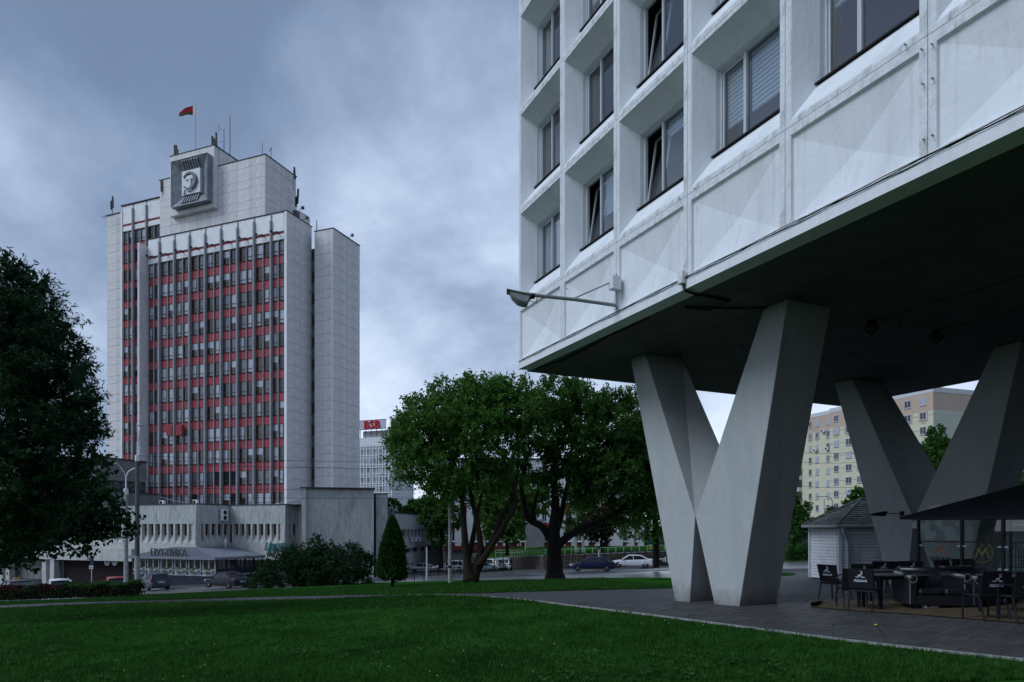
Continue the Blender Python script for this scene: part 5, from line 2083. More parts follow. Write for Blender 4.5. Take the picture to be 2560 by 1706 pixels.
def pxpath(y, pts, rs, wob=0.0):
    rr = random.Random(int(pts[0][0]))
    out = [at(u, y + (i * wob * rr.uniform(-1, 1)), v) for i, (u, v) in enumerate(pts)]
    # subdivide for soft bends
    res, rad = [], []
    for i in range(len(out) - 1):
        for k in range(4):
            t = k / 4
            p0, p1, p2, p3 = out[max(0, i - 1)], out[i], out[i + 1], out[min(len(out) - 1, i + 2)]
            q = .5 * ((2 * p1) + (p2 - p0) * t + (2 * p0 - 5 * p1 + 4 * p2 - p3) * t * t + (3 * p1 - p0 - 3 * p2 + p3) * t ** 3)
            res.append(q)
            rad.append(rs[i] + (rs[i + 1] - rs[i]) * t)
    res.append(out[-1])
    rad.append(rs[-1])
    return res, rad


# ash with several mossy stems
B1 = [(1060, 1110, 75), (1010, 1135, 42), (1035, 1060, 42), (1090, 1055, 62), (1120, 1000, 48), (1165, 985, 50), (1200, 975, 42), (1180, 1060, 80), (1255, 1030, 72), (1240, 965, 34), (1130, 1165, 62), (1055, 1180, 45), (1095, 1205, 38), (1240, 1125, 66), (1305, 1000, 45), (1215, 1195, 40), (1320, 1070, 60), (1290, 960, 26), (1000, 1180, 26), (1165, 1215, 36)]
y1 = 44.0
base1 = at(1174, y1, 1450)
B1 = [(u, v + (20 if v < 1010 else 0), r) for u, v, r in B1]
B1 += [(1150, 1120, 40), (1030, 1110, 30), (1075, 1085, 40), (1270, 1090, 50), (1215, 1030, 40), (1185, 968, 18), (1100, 985, 26), (1045, 1020, 22), (985, 1120, 18), (1120, 1235, 26), (1262, 1205, 34), (1085, 1160, 40), (1150, 1060, 44)]
def tips(B, n, r):
    """loose shoots standing out of a crown"""
    out = []
    for k in range(n):
        u, v, R = B[int(NR.integers(0, len(B)))]
        a = NR.uniform(-.2, math.pi + .2)
        out.append((u + R * 1.12 * math.cos(a), v - R * 1.12 * math.sin(a), r * NR.uniform(.6, 1.3)))
    return out


lv = np.concatenate([blobs_leaves(B1, y1, 30, 36, .46, .27, .10, dens=.95), blobs_leaves(tips(B1, 46, 11), y1, 70, 30, .34, .25, .09, shell=.0)])
limbs1 = [pxpath(y1, [(1176, 1452), (1168, 1405), (1161, 1330), (1155, 1250), (1140, 1170), (1110, 1090)], [.52, .24, .20, .17, .11, .05]),
          pxpath(y1 + .1, [(1182, 1452), (1193, 1410), (1202, 1375), (1194, 1310), (1180, 1250), (1165, 1150), (1160, 1050)], [.42, .30, .22, .17, .14, .08, .04]),
          pxpath(y1 + .3, [(1190, 1430), (1215, 1385), (1236, 1340), (1257, 1285), (1285, 1230), (1300, 1120)], [.28, .24, .19, .16, .12, .05]),
          pxpath(y1 - .2, [(1196, 1415), (1226, 1370), (1262, 1310), (1290, 1250), (1250, 1120)], [.24, .2, .17, .14, .05]),
          pxpath(y1 + .4, [(1168, 1410), (1182, 1345), (1190, 1300), (1205, 1230)], [.2, .16, .13, .08])]
plant('ash_tree', 'leafy green ash with several mossy stems leaning apart at the street edge', 'tree', base1, lv, M['leaf_ash'], limbs1)

# dark stout tree
B2 = [(1380, 985, 60), (1440, 1035, 72), (1365, 1080, 72), (1450, 1120, 84), (1520, 1075, 66), (1480, 985, 40), (1565, 1130, 66), (1535, 1195, 72), (1430, 1205, 56), (1595, 1215, 52), (1565, 1262, 40), (1345, 1165, 46), (1540, 1000, 30), (1400, 945, 28), (1480, 1230, 40)]
y2 = 47.0
base2 = at(1386, y2, 1450)
B2 = [(u, v + (20 if v < 1010 else 0), r) for u, v, r in B2]
B2 += [(1600, 1150, 50), (1625, 1190, 40), (1600, 1280, 34), (1625, 1250, 40), (1500, 1130, 60), (1575, 1045, 40), (1610, 1090, 40), (1440, 985, 22), (1560, 995, 16)]
lv = np.concatenate([blobs_leaves(B2, y2, 30, 36, .46, .27, .11, dens=1.0), blobs_leaves(tips(B2, 46, 11), y2, 70, 30, .34, .25, .09, shell=.0)])
limbs2 = [pxpath(y2, [(1388, 1452), (1387, 1430), (1386, 1385), (1384, 1330), (1389, 1270), (1386, 1180), (1400, 1060)], [.85, .58, .50, .44, .3, .2, .08]),
          pxpath(y2 + .1, [(1384, 1360), (1356, 1318), (1322, 1298), (1309, 1255), (1304, 1200), (1330, 1110)], [.34, .25, .21, .19, .15, .06]),
          pxpath(y2 - .2, [(1388, 1375), (1412, 1348), (1460, 1318), (1515, 1296), (1565, 1262), (1590, 1200)], [.32, .27, .22, .18, .13, .06]),
          pxpath(y2 + .3, [(1386, 1345), (1402, 1295), (1412, 1240), (1440, 1130)], [.25, .2, .17, .07]),
          pxpath(y2 + .2, [(1336, 1300), (1334, 1270), (1346, 1225)], [.17, .14, .08])]
plant('dark_tree', 'broad dark tree with one stout forked trunk standing at the wet street', 'tree', base2, lv, M['leaf_deep'], limbs2, 'bark_dark')

# trees further back
def small_tree(name, label, y, blobs, lm, trunk, rs, group='background trees', L=.30, W=.16, dens=1.0, bm='bark_dark', vb=None, per=30):
    u0, v0 = trunk[0]
    base = at(u0, y, v0)
    lv = blobs_leaves(blobs, y, 22, per, .45, L, W, dens=dens)
    plant(name, label, 'tree', base, lv, lm, [pxpath(y, trunk, rs)], bm, group)


small_tree('background_tree', 'dark dense tree filling the gap left of the front pillar', 62, [(1600, 1030, 46), (1640, 1095, 50), (1610, 1180, 56), (1650, 1230, 56), (1630, 1300, 46), (1590, 1330, 30), (1680, 1150, 50), (1615, 1250, 50), (1570, 1180, 50), (1600, 1090, 50), (1655, 1000, 34), (1650, 1310, 40)], M['leaf_deep'], [(1640, 1420), (1640, 1330), (1635, 1200)], [.3, .25, .1])
small_tree('background_tree', 'dark tree in front of the white institute, left of the ash stems', 92, [(1095, 1240, 34), (1120, 1290, 36), (1080, 1300, 28), (1130, 1200, 30), (1100, 1345, 26), (1060, 1270, 22)], M['leaf_deep'], [(1103, 1420), (1103, 1350), (1105, 1260)], [.3, .25, .1], L=.42, W=.25)
small_tree('background_tree', 'dark rounded tree seen between the ash stems', 90, [(1330, 1230, 38), (1305, 1270, 32), (1350, 1265, 28), (1210, 1240, 34), (1290, 1225, 36), (1250, 1250, 40), (1225, 1290, 36), (1275, 1300, 36), (1240, 1330, 30), (1285, 1340, 24), (1260, 1200, 36)], M['leaf_ash'], [(1268, 1390), (1266, 1340), (1258, 1270)], [.25, .2, .1], L=.42, W=.25)
small_tree('background_tree', 'brownish low tree drooping before the white wall', 88, [(1500, 1300, 32), (1475, 1320, 24), (1525, 1315, 26), (1545, 1290, 26), (1505, 1345, 18)], M['leaf_hedge'], [(1504, 1400), (1504, 1345), (1502, 1300)], [.2, .17, .08], L=.4, W=.22)
small_tree('birch_tree', 'thin white birch with hanging twigs, left one of the pair', 92, [(1440, 1290, 24), (1425, 1320, 18), (1445, 1240, 26)], M['leaf_ash'], [(1440, 1382), (1440, 1330), (1441, 1260)], [.2, .17, .1], 'birches', .35, .18, 1.0, 'steel_white')
small_tree('birch_tree', 'thin white birch with hanging twigs, right one of the pair', 92, [(1458, 1285, 22), (1470, 1310, 18), (1460, 1240, 26)], M['leaf_ash'], [(1458, 1382), (1458, 1330), (1457, 1260)], [.2, .17, .1], 'birches', .35, .18, 1.0, 'steel_white')
small_tree('background_tree', 'small green treetop in front of the gridded bank tower', 140, [(980, 1270, 20), (968, 1278, 12), (1000, 1283, 14), (1015, 1282, 12)], M['leaf_ash'], [(985, 1330), (985, 1290)], [.3, .1], L=.6, W=.4)
small_tree('background_tree', 'dark tree behind the far end of the concrete wing', 142, [(1060, 1285, 26), (1040, 1270, 20), (1085, 1275, 28), (1110, 1290, 24)], M['leaf_deep'], [(1070, 1360), (1070, 1290)], [.4, .1], L=.6, W=.4)
small_tree('yard_tree', 'bushy green tree at the foot of the cream flats beside the front pillar', 88, [(1990, 1275, 26), (2005, 1305, 26), (1975, 1310, 24), (1985, 1335, 22), (1970, 1250, 18), (2012, 1328, 14)], M['leaf_deep'], [(1985, 1378), (1986, 1335), (1988, 1290)], [.25, .2, .08], 'yard trees', .42, .25)
small_tree('yard_tree', 'low green tree behind the shingled kiosk roof', 95, [(2070, 1310, 22), (2055, 1325, 18), (2085, 1290, 16), (2065, 1345, 16)], M['leaf_deep'], [(2070, 1380), (2070, 1320)], [.25, .1], 'yard trees', .42, .25)
small_tree('yard_tree', 'dark treetop peeking over the kiosk ridge', 92, [(2140, 1250, 22), (2155, 1240, 18), (2128, 1265, 16)], M['leaf_deep'], [(2140, 1380), (2140, 1280)], [.25, .1], 'yard trees', .42, .25)
small_tree('yard_tree', 'pointed dark green tree seen in the fork of the rear pillar', 80, [(2345, 1085, 14), (2345, 1110, 24), (2330, 1140, 32), (2365, 1140, 30), (2315, 1165, 30), (2350, 1175, 40), (2380, 1170, 30), (2335, 1210, 40), (2370, 1230, 40)], M['leaf_deep'], [(2350, 1390), (2350, 1260), (2348, 1130)], [.3, .2, .08], 'yard trees', .34, .24, 1.3)
small_tree('yard_tree', 'loose tree at the right picture edge beyond the rear pillar', 70, [(2565, 1180, 40), (2580, 1230, 40), (2550, 1215, 22), (2590, 1150, 40)], M['leaf_ash'], [(2585, 1390), (2585, 1230)], [.3, .1], 'yard trees', .34, .2)

# willow at the left edge
yw = 20.0
BW_ = [(40, 740, 95), (20, 690, 52), (85, 715, 52), (120, 790, 80), (30, 860, 130), (100, 890, 120), (165, 905, 72), (195, 985, 62), (130, 1000, 120), (40, 1040, 150), (215, 1050, 50), (190, 1110, 72), (110, 1150, 120), (225, 1095, 36), (20, 1200, 130), (130, 1250, 80), (40, 1320, 90), (195, 1185, 52), (238, 1000, 22), (255, 1068, 22), (60, 790, 90), (-40, 900, 150), (-60, 1100, 160), (-20, 760, 90), (0, 1360, 55)]
BW_ = [(b[0] - 24, b[1] + 8, b[2] * .95) for b in BW_]
lv1 = blobs_leaves(BW_, yw, 44, 40, .27, .19, .032, droop=.15, shell=.72, dens=1.35)
lv2 = blobs_leaves([(u, v, r * .80) for u, v, r in BW_], yw, 24, 28, .26, .24, .12, droop=.3, shell=.35, dens=1.0)
basew = at(-190, yw)
plant('willow_tree', 'big dark narrow-leaved willow filling the left edge', 'tree', basew, np.concatenate([lv1, lv2]), M['leaf_willow'],
      [pxpath(yw + .3, [(-190, 1600), (-160, 1460), (-110, 1330), (-40, 1200), (30, 1060), (60, 900)], [.11, .11, .10, .10, .08, .05]), pxpath(yw + .3, [(-110, 1330), (40, 1230), (130, 1130), (190, 1030)], [.10, .08, .1, .04])], 'bark_dark')

# maple in front of the podium, left
ym = 31.0
BM_ = [(20, 1300, 80), (-20, 1360, 60), (40, 1390, 30), (150, 1255, 82), (215, 1275, 56), (90, 1310, 66), (275, 1300, 30), (230, 1310, 45), (180, 1330, 48), (240, 1185, 34), (225, 1150, 24), (265, 1265, 24), (305, 1325, 22), (130, 1350, 40), (60, 1360, 36), (235, 1345, 28), (322, 1318, 12), (200, 1220, 40)]
lv = blobs_leaves(BM_, ym, 26, 26, .40, .20, .17, droop=.3, dens=1.15, flat=.5)
plant('maple_tree', 'dark low maple with spreading branches before the podium, right of the willow', 'tree', at(-150, ym), lv, M['leaf_willow'],
      [pxpath(ym, [(-150, 1520), (-90, 1420), (20, 1350), (150, 1260)], [.12, .10, .08, .05]), pxpath(ym, [(20, 1350), (170, 1340), (240, 1320), (300, 1318)], [.12, .09, .06, .03]), pxpath(ym, [(60, 1330), (180, 1300), (220, 1240), (235, 1190)], [.12, .08, .06, .03])], 'bark_dark')

# big rounded shrub by the street
yb_ = 56.5
BB = [(700, 1435, 42), (660, 1450, 30), (755, 1415, 48), (800, 1425, 50), (850, 1420, 44), (895, 1415, 34), (785, 1375, 20), (735, 1392, 26), (825, 1388, 24), (878, 1385, 24), (915, 1412, 20), (905, 1445, 24), (640, 1462, 16), (790, 1352, 8), (700, 1400, 20), (770, 1445, 40), (845, 1448, 36)]
lv = blobs_leaves(BB, yb_, 34, 30, .36, .22, .11, droop=.0, up=.3, dens=1.3)
pb = at(770, yb_)
lv[:, 2] = np.maximum(lv[:, 2], pb.z - .8)
plant('large_shrub', 'big rounded dark green shrub spreading at the street edge before the tiled block', 'shrub', pb, lv, M['leaf_bush'],
      [([pb + Vector((dx, 0, -.2)), pb + Vector((dx * 1.7, .2, 1.6)), pb + Vector((dx * 2.6, 0, 2.6))], [.07, .05, .02]) for dx in (-2.0, -1.2, -.4, .3, 1.1, 1.9)], 'bark_dark')

# clipped conifer cone
yc = 41.6
pc_ = at(981, yc)
H = EYE + (VH - 1293) / F * yc - pc_.z
lvs = []
n = 5200
h = NR.random(n) ** .8
hh_ = .42 + h * (H - .42)
prof_r = np.interp(hh_ / H, [.09, .14, .25, .45, .65, .85, .95, 1.0], [.45, .78, .86, .74, .60, .34, .17, .02])
ang = NR.random(n) * 2 * np.pi
lump = 1 + .15 * np.sin(ang * 5 + hh_ * 3.1) * np.sin(hh_ * 5.3 + ang * 2) + .10 * np.sin(ang * 11 - hh_ * 7) * np.sin(hh_ * 13) + .08 * NR.normal(size=n)
rr_ = prof_r * lump * (.80 + .22 * NR.random(n))
cc = np.stack([rr_ * np.cos(ang), rr_ * np.sin(ang), hh_], 1) + np.array(pc_)
for k in range(3):
    ax_ = np.stack([np.cos(ang) * .55, np.sin(ang) * .55, np.full(n, .9)], 1) + unit(n) * .55
    ax_ /= np.linalg.norm(ax_, axis=1, keepdims=True)
    lvs.append(leaf_quads(cc + unit(n) * .07, ax_, np.full(n, .17), np.full(n, .075)))
plant('conifer', 'slim cone shaped conifer standing alone on the lawn strip', 'conifer', pc_, np.concatenate(lvs), M['leaf_thuja'], [([pc_ + Vector((0, 0, -.1)), pc_ + Vector((.03, 0, 1.0)), pc_ + Vector((0, 0, H * .8))], [.11, .09, .03]), ([pc_ + Vector((0, 0, .25)), pc_ + Vector((.35, 0, .35)), pc_ + Vector((.75, 0, .6))], [.03, .025, .02])], 'bark')

# hedge
h0, h1 = at(-140, 47.5), at(352, 44.5)
n = 30000
tt = NR.random(n)
wz = NR.random(n)
yy = NR.normal(size=n) * .30
px_ = np.outer(1 - tt, [h0.x, h0.y, 0]) + np.outer(tt, [h1.x, h1.y, 0])
px_[:, 1] += yy
gz = np.array([G(a, b) for a, b in px_[:, :2]])
top = .88 + .09 * np.sin(tt * 40) + .07 * np.sin(tt * 97 + 1) + .05 * np.sin(tt * 211)
px_[:, 2] = gz + .05 + wz ** .75 * top
ax_ = unit(n) + np.array([0, 0, .5])
ax_ /= np.linalg.norm(ax_, axis=1, keepdims=True)
lv = leaf_quads(px_, ax_, np.full(n, .13), np.full(n, .085))
hg = empty('hedge', (h0 + h1) / 2, 0, 'long low dark clipped hedge between the lawn strip and the parked cars', 'hedge')
q = lv.reshape(-1, 4, 3)
hi = (wz > .72) & (np.sin(tt * 23) > -.2) & (tt > .2) & (tt < .62)
br = (wz > .80) & (tt > .66)
off = np.array(hg.location)
for nm, sel, mm in (('foliage', ~(hi | br), 'leaf_hedge'), ('purple_tips', hi, 'leaf_barberry'), ('green_tips', br, 'leaf_bright')):
    link(nm, np_mesh(nm, q[sel].reshape(-1, 3) - off, 4, M[mm]), hg)
st = MB()
for k in range(60):
    p = h0.lerp(h1, (k + .5) / 60) - Vector(hg.location)
    p.z = G(p.x + off[0], p.y + off[1]) - off[2]
    st.cyl(p, p + Vector((.1, 0, .8)), .02, n=4)
prop(st.build('stems', M['bark_dark'], hg), kind='stuff')

# round shrubs on the bank
for u, v, r, lab in ((1985, 1392, 13, 'low bright green shrub on the bank, left one behind the front pillar'), (2012, 1374, 15, 'rounded bright green shrub standing highest on the bank'), (2035, 1388, 18, 'spreading bright green shrub nearest the kiosk wall'), (1972, 1378, 12, 'small green shrub on the bank touching the pillar edge')):
    y = 84
    lv = blobs_leaves([(u, v, r, 0), (u + r * .7, v + 3, r * .7, .2), (u - r * .6, v + 4, r * .6, -.2)], y, 40, 30, .25, .22, .10, up=.4, dens=1.6)
    plant('bank_shrub', lab, 'shrub', at(u, y, v + r), lv, M['leaf_bright'], group='shrubs on the bank', leafname='foliage')

# ---- lawn growth: blades, clover and dandelions
def lawn_points(n, ymin, ymax, dens_pow=1.0):
    """points on the two lawns inside the picture, thinner with distance"""
    out = []
    c1 = np.array([(p.x, p.y) for p in C1])
    c2 = np.array([(p.x, p.y) for p in C2])
    c3 = np.array([(p.x, p.y) for p in C3])
    while sum(len(o) for o in out) < n:
        m = 40000
        y = ymin + (ymax - ymin) * NR.random(m) ** dens_pow
        x = (NR.random(m) * 2 - 1) * .80 * y
        # boundary heights (as functions of x along each polyline, monotone in x)
        y1_ = np.interp(x, c1[:, 0], c1[:, 1])
        y2_ = np.interp(x, c2[:, 0], c2[:, 1])
        y3_ = np.interp(x, c3[:, 0], c3[:, 1])
        ok = (y < y1_ - .05) | ((y > y2_ + .08) & (y < y3_) & (x < c2[-1, 0]))
        out.append(np.stack([x[ok], y[ok]], 1))
    p = np.concatenate(out)[:n]
    z = np.array([G(a, b) for a, b in p])
    return np.concatenate([p, z[:, None]], 1)


def blades(pts, h, w):
    n = len(pts)
    a = NR.random(n) * 2 * np.pi
    d = np.stack([np.cos(a), np.sin(a), np.zeros(n)], 1)
    lean = NR.normal(size=(n, 3)) * .35
    lean[:, 2] = 1
    hh = h * (.5 + NR.random((n, 1)))
    q = np.empty((n, 3, 3))
    q[:, 0] = pts - d * w
    q[:, 1] = pts + d * w
    q[:, 2] = pts + lean * hh
    return q.reshape(-1, 3)


g1 = blades(lawn_points(170000, 7.5, 26, 1.6), .055, .006)
g2 = blades(lawn_points(90000, 20, 48, 1.0), .075, .014)
go = link('grass', np_mesh('grass', np.concatenate([g1, g2]), 3, M['grass']))
prop(go, 'short dark green lawn grass', 'grass', None, 'stuff')


def flowers(name, pts, r, hgt, m, lab):
    mb = MB()
    for x, y, z in pts:
        c = Vector((x, y, z + hgt * RNG.uniform(.6, 1.3)))
        mb.lathe([(.002, -.006), (r, .0), (r * .7, .010), (.002, .012)], c, 5)
    prop(mb.build(name, m), lab, 'flowers', None, 'stuff')


pa = lawn_points(5000, 8, 46, 1.0)
sel = (np.sin(pa[:, 0] * .9) * np.sin(pa[:, 1] * .6 + 1) > .35) | (NR.random(len(pa)) < .06)
pa = pa[sel & (pa[:, 0] < 2)]
flowers('dandelion', pa[:60], .012, .07, M['yellow'], 'small yellow dandelions dotted over the lawn')
pa = lawn_points(5000, 8, 30, 1.0)
sel = (np.sin(pa[:, 0] * .7 + 2) * np.sin(pa[:, 1] * .8) > .5)
flowers('clover', pa[sel][:40], .009, .05, M['clover'], 'tiny white clover heads in the lawn')
# tall dandelion stalks at the kerb
t_ = hit(2200, 1612)
for u, v, hp, lab in ((2213, 1612, 48, 'tall single dandelion stalk leaning at the kerb with a yellow head'), (2084, 1600, 34, 'tall thin grass stalk at the kerb, left of the dandelion')):
    p = hit(u, v)
    hm_ = hp * p.y / F
    t = empty('tall_weed', p, 0, lab, 'weed')
    MB().tube([(0, 0, 0), (-.03, 0, hm_ * .5), (-.14 if u > 2200 else .0, 0, hm_)], .004, 4).build('stalk', M['grass'], t)
    MB().lathe([(.003, -.01), (.028, 0), (.01, .014)], (-.14 if u > 2200 else 0, 0, hm_), 6).build('flower_head', M['yellow'] if u > 2200 else M['grass'], t)

# added treeline on the right and behind the viewer, unseen, blocks sky light
tl = []
for k in range(46):
    a = math.radians(62 + k * 3.1)
    R_ = 34 + 4 * math.sin(k * 1.7)
    c = np.array([8 + R_ * math.sin(a), 6 + R_ * math.cos(a), 7.0 + 1.5 * math.sin(k * 2.3)])
    n = 640
    d = unit(n)
    tl.append(leaf_quads(c + d * np.array([3.0, 3.0, 10.5]) * NR.random((n, 1)) ** .35, unit(n), np.full(n, 1.1), np.full(n, .75)))
prop(link('blocker_treeline', np_mesh('blocker_treeline', np.concatenate(tl), 4, M['leaf_deep'])), 'unseen mass of trees added to block sky light from the pillars', 'trees', None, 'stuff')

pw = lawn_points(900, 8, 22, 1.2)
ros = []
for x, y, z in pw:
    if math.sin(x * .8) * math.sin(y * .7 + 2) < .1:
        continue
    m_ = 7
    a = NR.random(m_) * 6.283
    ax_ = np.stack([np.cos(a), np.sin(a), np.full(m_, .35)], 1)
    ros.append(leaf_quads(np.array([x, y, z + .03]) + ax_ * .045, ax_ / np.linalg.norm(ax_, axis=1, keepdims=True), np.full(m_, .10), np.full(m_, .03)))
prop(link('weed_rosettes', np_mesh('weed_rosettes', np.concatenate(ros), 4, M['leaf_bright'])), 'broad leaved weeds scattered in the lawn', 'weeds', None, 'stuff')
# ------------------------------------------------------------------ cars
TYRE = mat('tyre', (0.015, 0.015, 0.016), .8, .2, 20)
RIM = mat('rim', (0.30, 0.31, 0.33), .35, .1, 8, metal=.6)
CGLASS = pane_mat('car_glass', (0.012, 0.015, 0.02), .06, .5)
TAIL = mat('tail_light', (0.18, 0.008, 0.01), .25, .1, 5)
HEADL = mat('head_light', (0.5, 0.53, 0.56), .15, .1, 5)
PLATE = mat('plate', (0.6, 0.62, 0.64), .5, .05, 5)


def paint(name, col, metal=.25):
    m = mat(name, col, .35, .05, 3, metal=metal * .3, spec=.25)
    m.node_tree.nodes['Principled BSDF'].inputs['Coat Weight'].default_value = .12
    m.node_tree.nodes['Principled BSDF'].inputs['Coat Roughness'].default_value = .08
    return m


PROF = {   # x from rear (0) to nose (1): lower body top line, and the glasshouse
    'sedan': dict(L=4.8, W=1.84, belt=[(0, .88), (.04, 1.00), (.17, 1.04), (.50, .98), (.72, .93), (.93, .78), (1, .55)], roof=[(.13, 1.04), (.30, 1.40), (.45, 1.46), (.55, 1.43), (.74, .96)], rear_w=.80),
    'suv': dict(L=4.7, W=1.90, belt=[(0, .92), (.02, 1.10), (.12, 1.14), (.50, 1.08), (.70, 1.06), (.94, .93), (1, .66)], roof=[(.03, 1.13), (.11, 1.60), (.35, 1.69), (.52, 1.65), (.71, 1.07)], rear_w=.84),
    'hatch': dict(L=4.1, W=1.74, belt=[(0, .80), (.02, .98), (.12, 1.02), (.50, .96), (.70, .93), (.93, .78), (1, .55)], roof=[(.03, 1.0), (.13, 1.40), (.35, 1.47), (.50, 1.44), (.72, .95)], rear_w=.82),
}


def car(kind, col, p, az, label, group='parked cars', taxi=False, dark_rim=False, name='parked_car'):
    P = PROF[kind]
    L, W = P['L'], P['W']
    t = empty(name, p, -az, label, 'car', group)           # local +y = forward
    hw = W / 2
    bx, bz = [b[0] for b in P['belt']], [b[1] for b in P['belt']]

    def half(s):                                            # plan taper
        return hw * (1 - .16 * max(0, (s - .78) / .22) ** 2 - (.10) * max(0, (.15 - s) / .15) ** 2)
    body = MB()
    body.smooth = True
    st = [0, .012, .04, .09, .15, .22, .32, .42, .52, .62, .71, .79, .86, .92, .96, .985, 1.0]
    ring_n = 11
    vs = []
    for s in st:
        y = (s - .5) * L
        b = float(np.interp(s, bx, bz))
        h = half(s)
        z0 = .24 + .10 * max(0, (s - .9) / .1) + .10 * max(0, (.06 - s) / .06)
        sh = b - .06
        ring = [(-h * .90, z0), (-h * .985, z0 + .10), (-h, z0 + .30), (-h * .985, sh - .10), (-h * .94, sh), (-h * .80, b), (h * .80, b), (h * .94, sh), (h * .985, sh - .10), (h, z0 + .30), (h * .985, z0 + .10), (h * .90, z0)]
        if s in (0, 1.0):
            ring = [(x * .93, z0 + .06 + (z - z0) * .86) for x, z in ring]
        vs += [(x, y, z) for x, z in ring]
    m = 12
    fs = []
    for i in range(len(st) - 1):
        for k in range(m):
            a, b_ = i * m + k, i * m + (k + 1) % m
            fs.append((a, b_, b_ + m, a + m))
    fs += [tuple(range(m)), tuple(range((len(st) - 1) * m, len(st) * m))[::-1]]
    body.add(vs, fs)
    body.build('body', col, t)
    # glasshouse
    rx, rz = [r[0] for r in P['roof']], [r[1] for r in P['roof']]
    gs = np.linspace(rx[0], rx[-1], 11)
    gh = MB()
    gh.smooth = False
    vs = []
    for s in gs:
        y = (s - .5) * L
        top = float(np.interp(s, rx, rz))
        b = float(np.interp(s, bx, bz)) - .03
        top = max(top, b + .01)
        h = half(s) * .93
        k = (top - b) / .5
        hr = h * (1 - .22 * min(1, k))
        vs += [(-h, y, b), (-hr, y, top - .02), (hr, y, top - .02), (h, y, b)]
    fs = []
    for i in range(len(gs) - 1):
        for k in range(3):
            fs.append((4 * i + k, 4 * i + k + 1, 4 * i + 5 + k, 4 * i + 4 + k))
    gh.add(vs, fs)
    gh.build('glasshouse', CGLASS, t)
    # roof skin with pillars
    rs = MB()
    rs.smooth = True
    ss = np.linspace(rx[1] - .01, rx[3] + .01, 8)
    vs = []
    for s in ss:
        y = (s - .5) * L
        top = float(np.interp(s, rx, rz)) + .012
        h = half(s) * .93 * .79
        vs += [(-h - .03, y, top - .06), (-h, y, top - .01), (0, y, top + .025), (h, y, top - .01), (h + .03, y, top - .06)]
    fs = [(5 * i + k, 5 * i + k + 1, 5 * i + 6 + k, 5 * i + 5 + k) for i in range(7) for k in range(4)]
    rs.add(vs, fs)
    rs.build('roof', col, t)
    pl = MB()

    def gp(s, side, frac):
        b = float(np.interp(s, bx, bz)) - .03
        top = float(np.interp(s, rx, rz))
        h = half(s) * .93
        k = min(1, (top - b) / .5)
        return Vector((side * (h * (1 - .22 * k * frac) + .008), (s - .5) * L, b + (top - b) * frac))
    for sd in (-1, 1):
        pl.tube([gp(rx[4] - .005, sd, 0), gp(rx[3], sd, 1)], .045, 5)
        pl.tube([gp(rx[0] + .005, sd, 0), gp(rx[1], sd, 1)], .07 if kind != 'sedan' else .06, 5)
        sB = (rx[1] + rx[3]) / 2 + .04
        pl.tube([gp(sB - .01, sd, 0), gp(sB, sd, 1)], .035, 5)
        if kind == 'suv':
            pl.tube([gp(rx[1] + .13, sd, 0), gp(rx[1] + .09, sd, 1)], .05, 5)
            pl.tube([gp(rx[1] + .02, sd, 1) + Vector((-sd * .08, 0, .05)), gp(rx[3], sd, 1) + Vector((-sd * .08, 0, .05))], .022, 5)
    pl.build('pillars', col, t)
    for sy in (.19, .80):
        for sd in (-1, 1):
            y = (sy - .5) * L
            R = .36 if kind == 'suv' else .325
            w = MB()
            w.smooth = True
            w.lathe([(R * .68, -.10), (R * .96, -.10), (R, -.06), (R, .06), (R * .96, .10), (R * .68, .10)], n=18)
            x = sd * (half(sy) - .11)
            wo = w.build('wheel', TYRE, t, (x, y, R), (0, math.radians(90), 0))
            r = MB()
            r.lathe([(R * .66, .02 * sd), (R * .66, .085 * sd), (R * .58, .095 * sd), (R * .52, .06 * sd)], n=18)
            for k in range(5):
                a = k * 2 * math.pi / 5
                r.tube([(.05 * math.cos(a), .05 * math.sin(a), .09 * sd), (R * .58 * math.cos(a), R * .58 * math.sin(a), .095 * sd)], .035, 4)
            r.build('rim', RIM, wo)
            d = MB()
            d.lathe([(.02, 0), (R * 1.10, 0), (R * 1.12, -.01 * sd), (.02, -.02 * sd)], n=18)
            d.build('wheel_arch', TYRE, t, (sd * (half(sy) - .004), y, R + .015), (0, math.radians(90), 0))
    bz1 = float(np.interp(.02, bx, bz))
    for sd in (-1, 1):
        MB().hexa([(sd * hw * .52, -L / 2 - .012, bz1 - .20), (sd * hw * .95, -L / 2 + .05, bz1 - .22), (sd * hw * .97, -L / 2 + .24, bz1 - .18), (sd * hw * .52, -L / 2 + .1, bz1 - .18),
                   (sd * hw * .52, -L / 2 + .005, bz1 - .08), (sd * hw * .94, -L / 2 + .06, bz1 - .06), (sd * hw * .965, -L / 2 + .26, bz1 - .06), (sd * hw * .52, -L / 2 + .1, bz1 - .06)]).build('tail_light', TAIL, t)
        MB().hexa([(sd * hw * .50, L / 2 - .02, .58), (sd * hw * .82, L / 2 - .10, .60), (sd * hw * .90, L / 2 - .42, .66), (sd * hw * .5, L / 2 - .2, .64),
                   (sd * hw * .50, L / 2 - .05, .68), (sd * hw * .80, L / 2 - .13, .70), (sd * hw * .885, L / 2 - .45, .76), (sd * hw * .5, L / 2 - .22, .72)]).build('headlight', HEADL, t)
        MB().box(min(sd * hw, sd * (hw + .17)), max(sd * hw, sd * (hw + .17)), L * .185, L * .215, .93 if kind != 'suv' else 1.03, 1.07 if kind != 'suv' else 1.18).build('mirror', col, t, bevel=.02)
    MB().box(-.27, .27, -L / 2 - .012, -L / 2 + .03, bz1 - .33, bz1 - .22).build('number_plate', PLATE, t)
    bm_ = MB()
    bm_.box(-hw * .88, hw * .88, -L / 2 - .015, -L / 2 + .1, .30, .44)
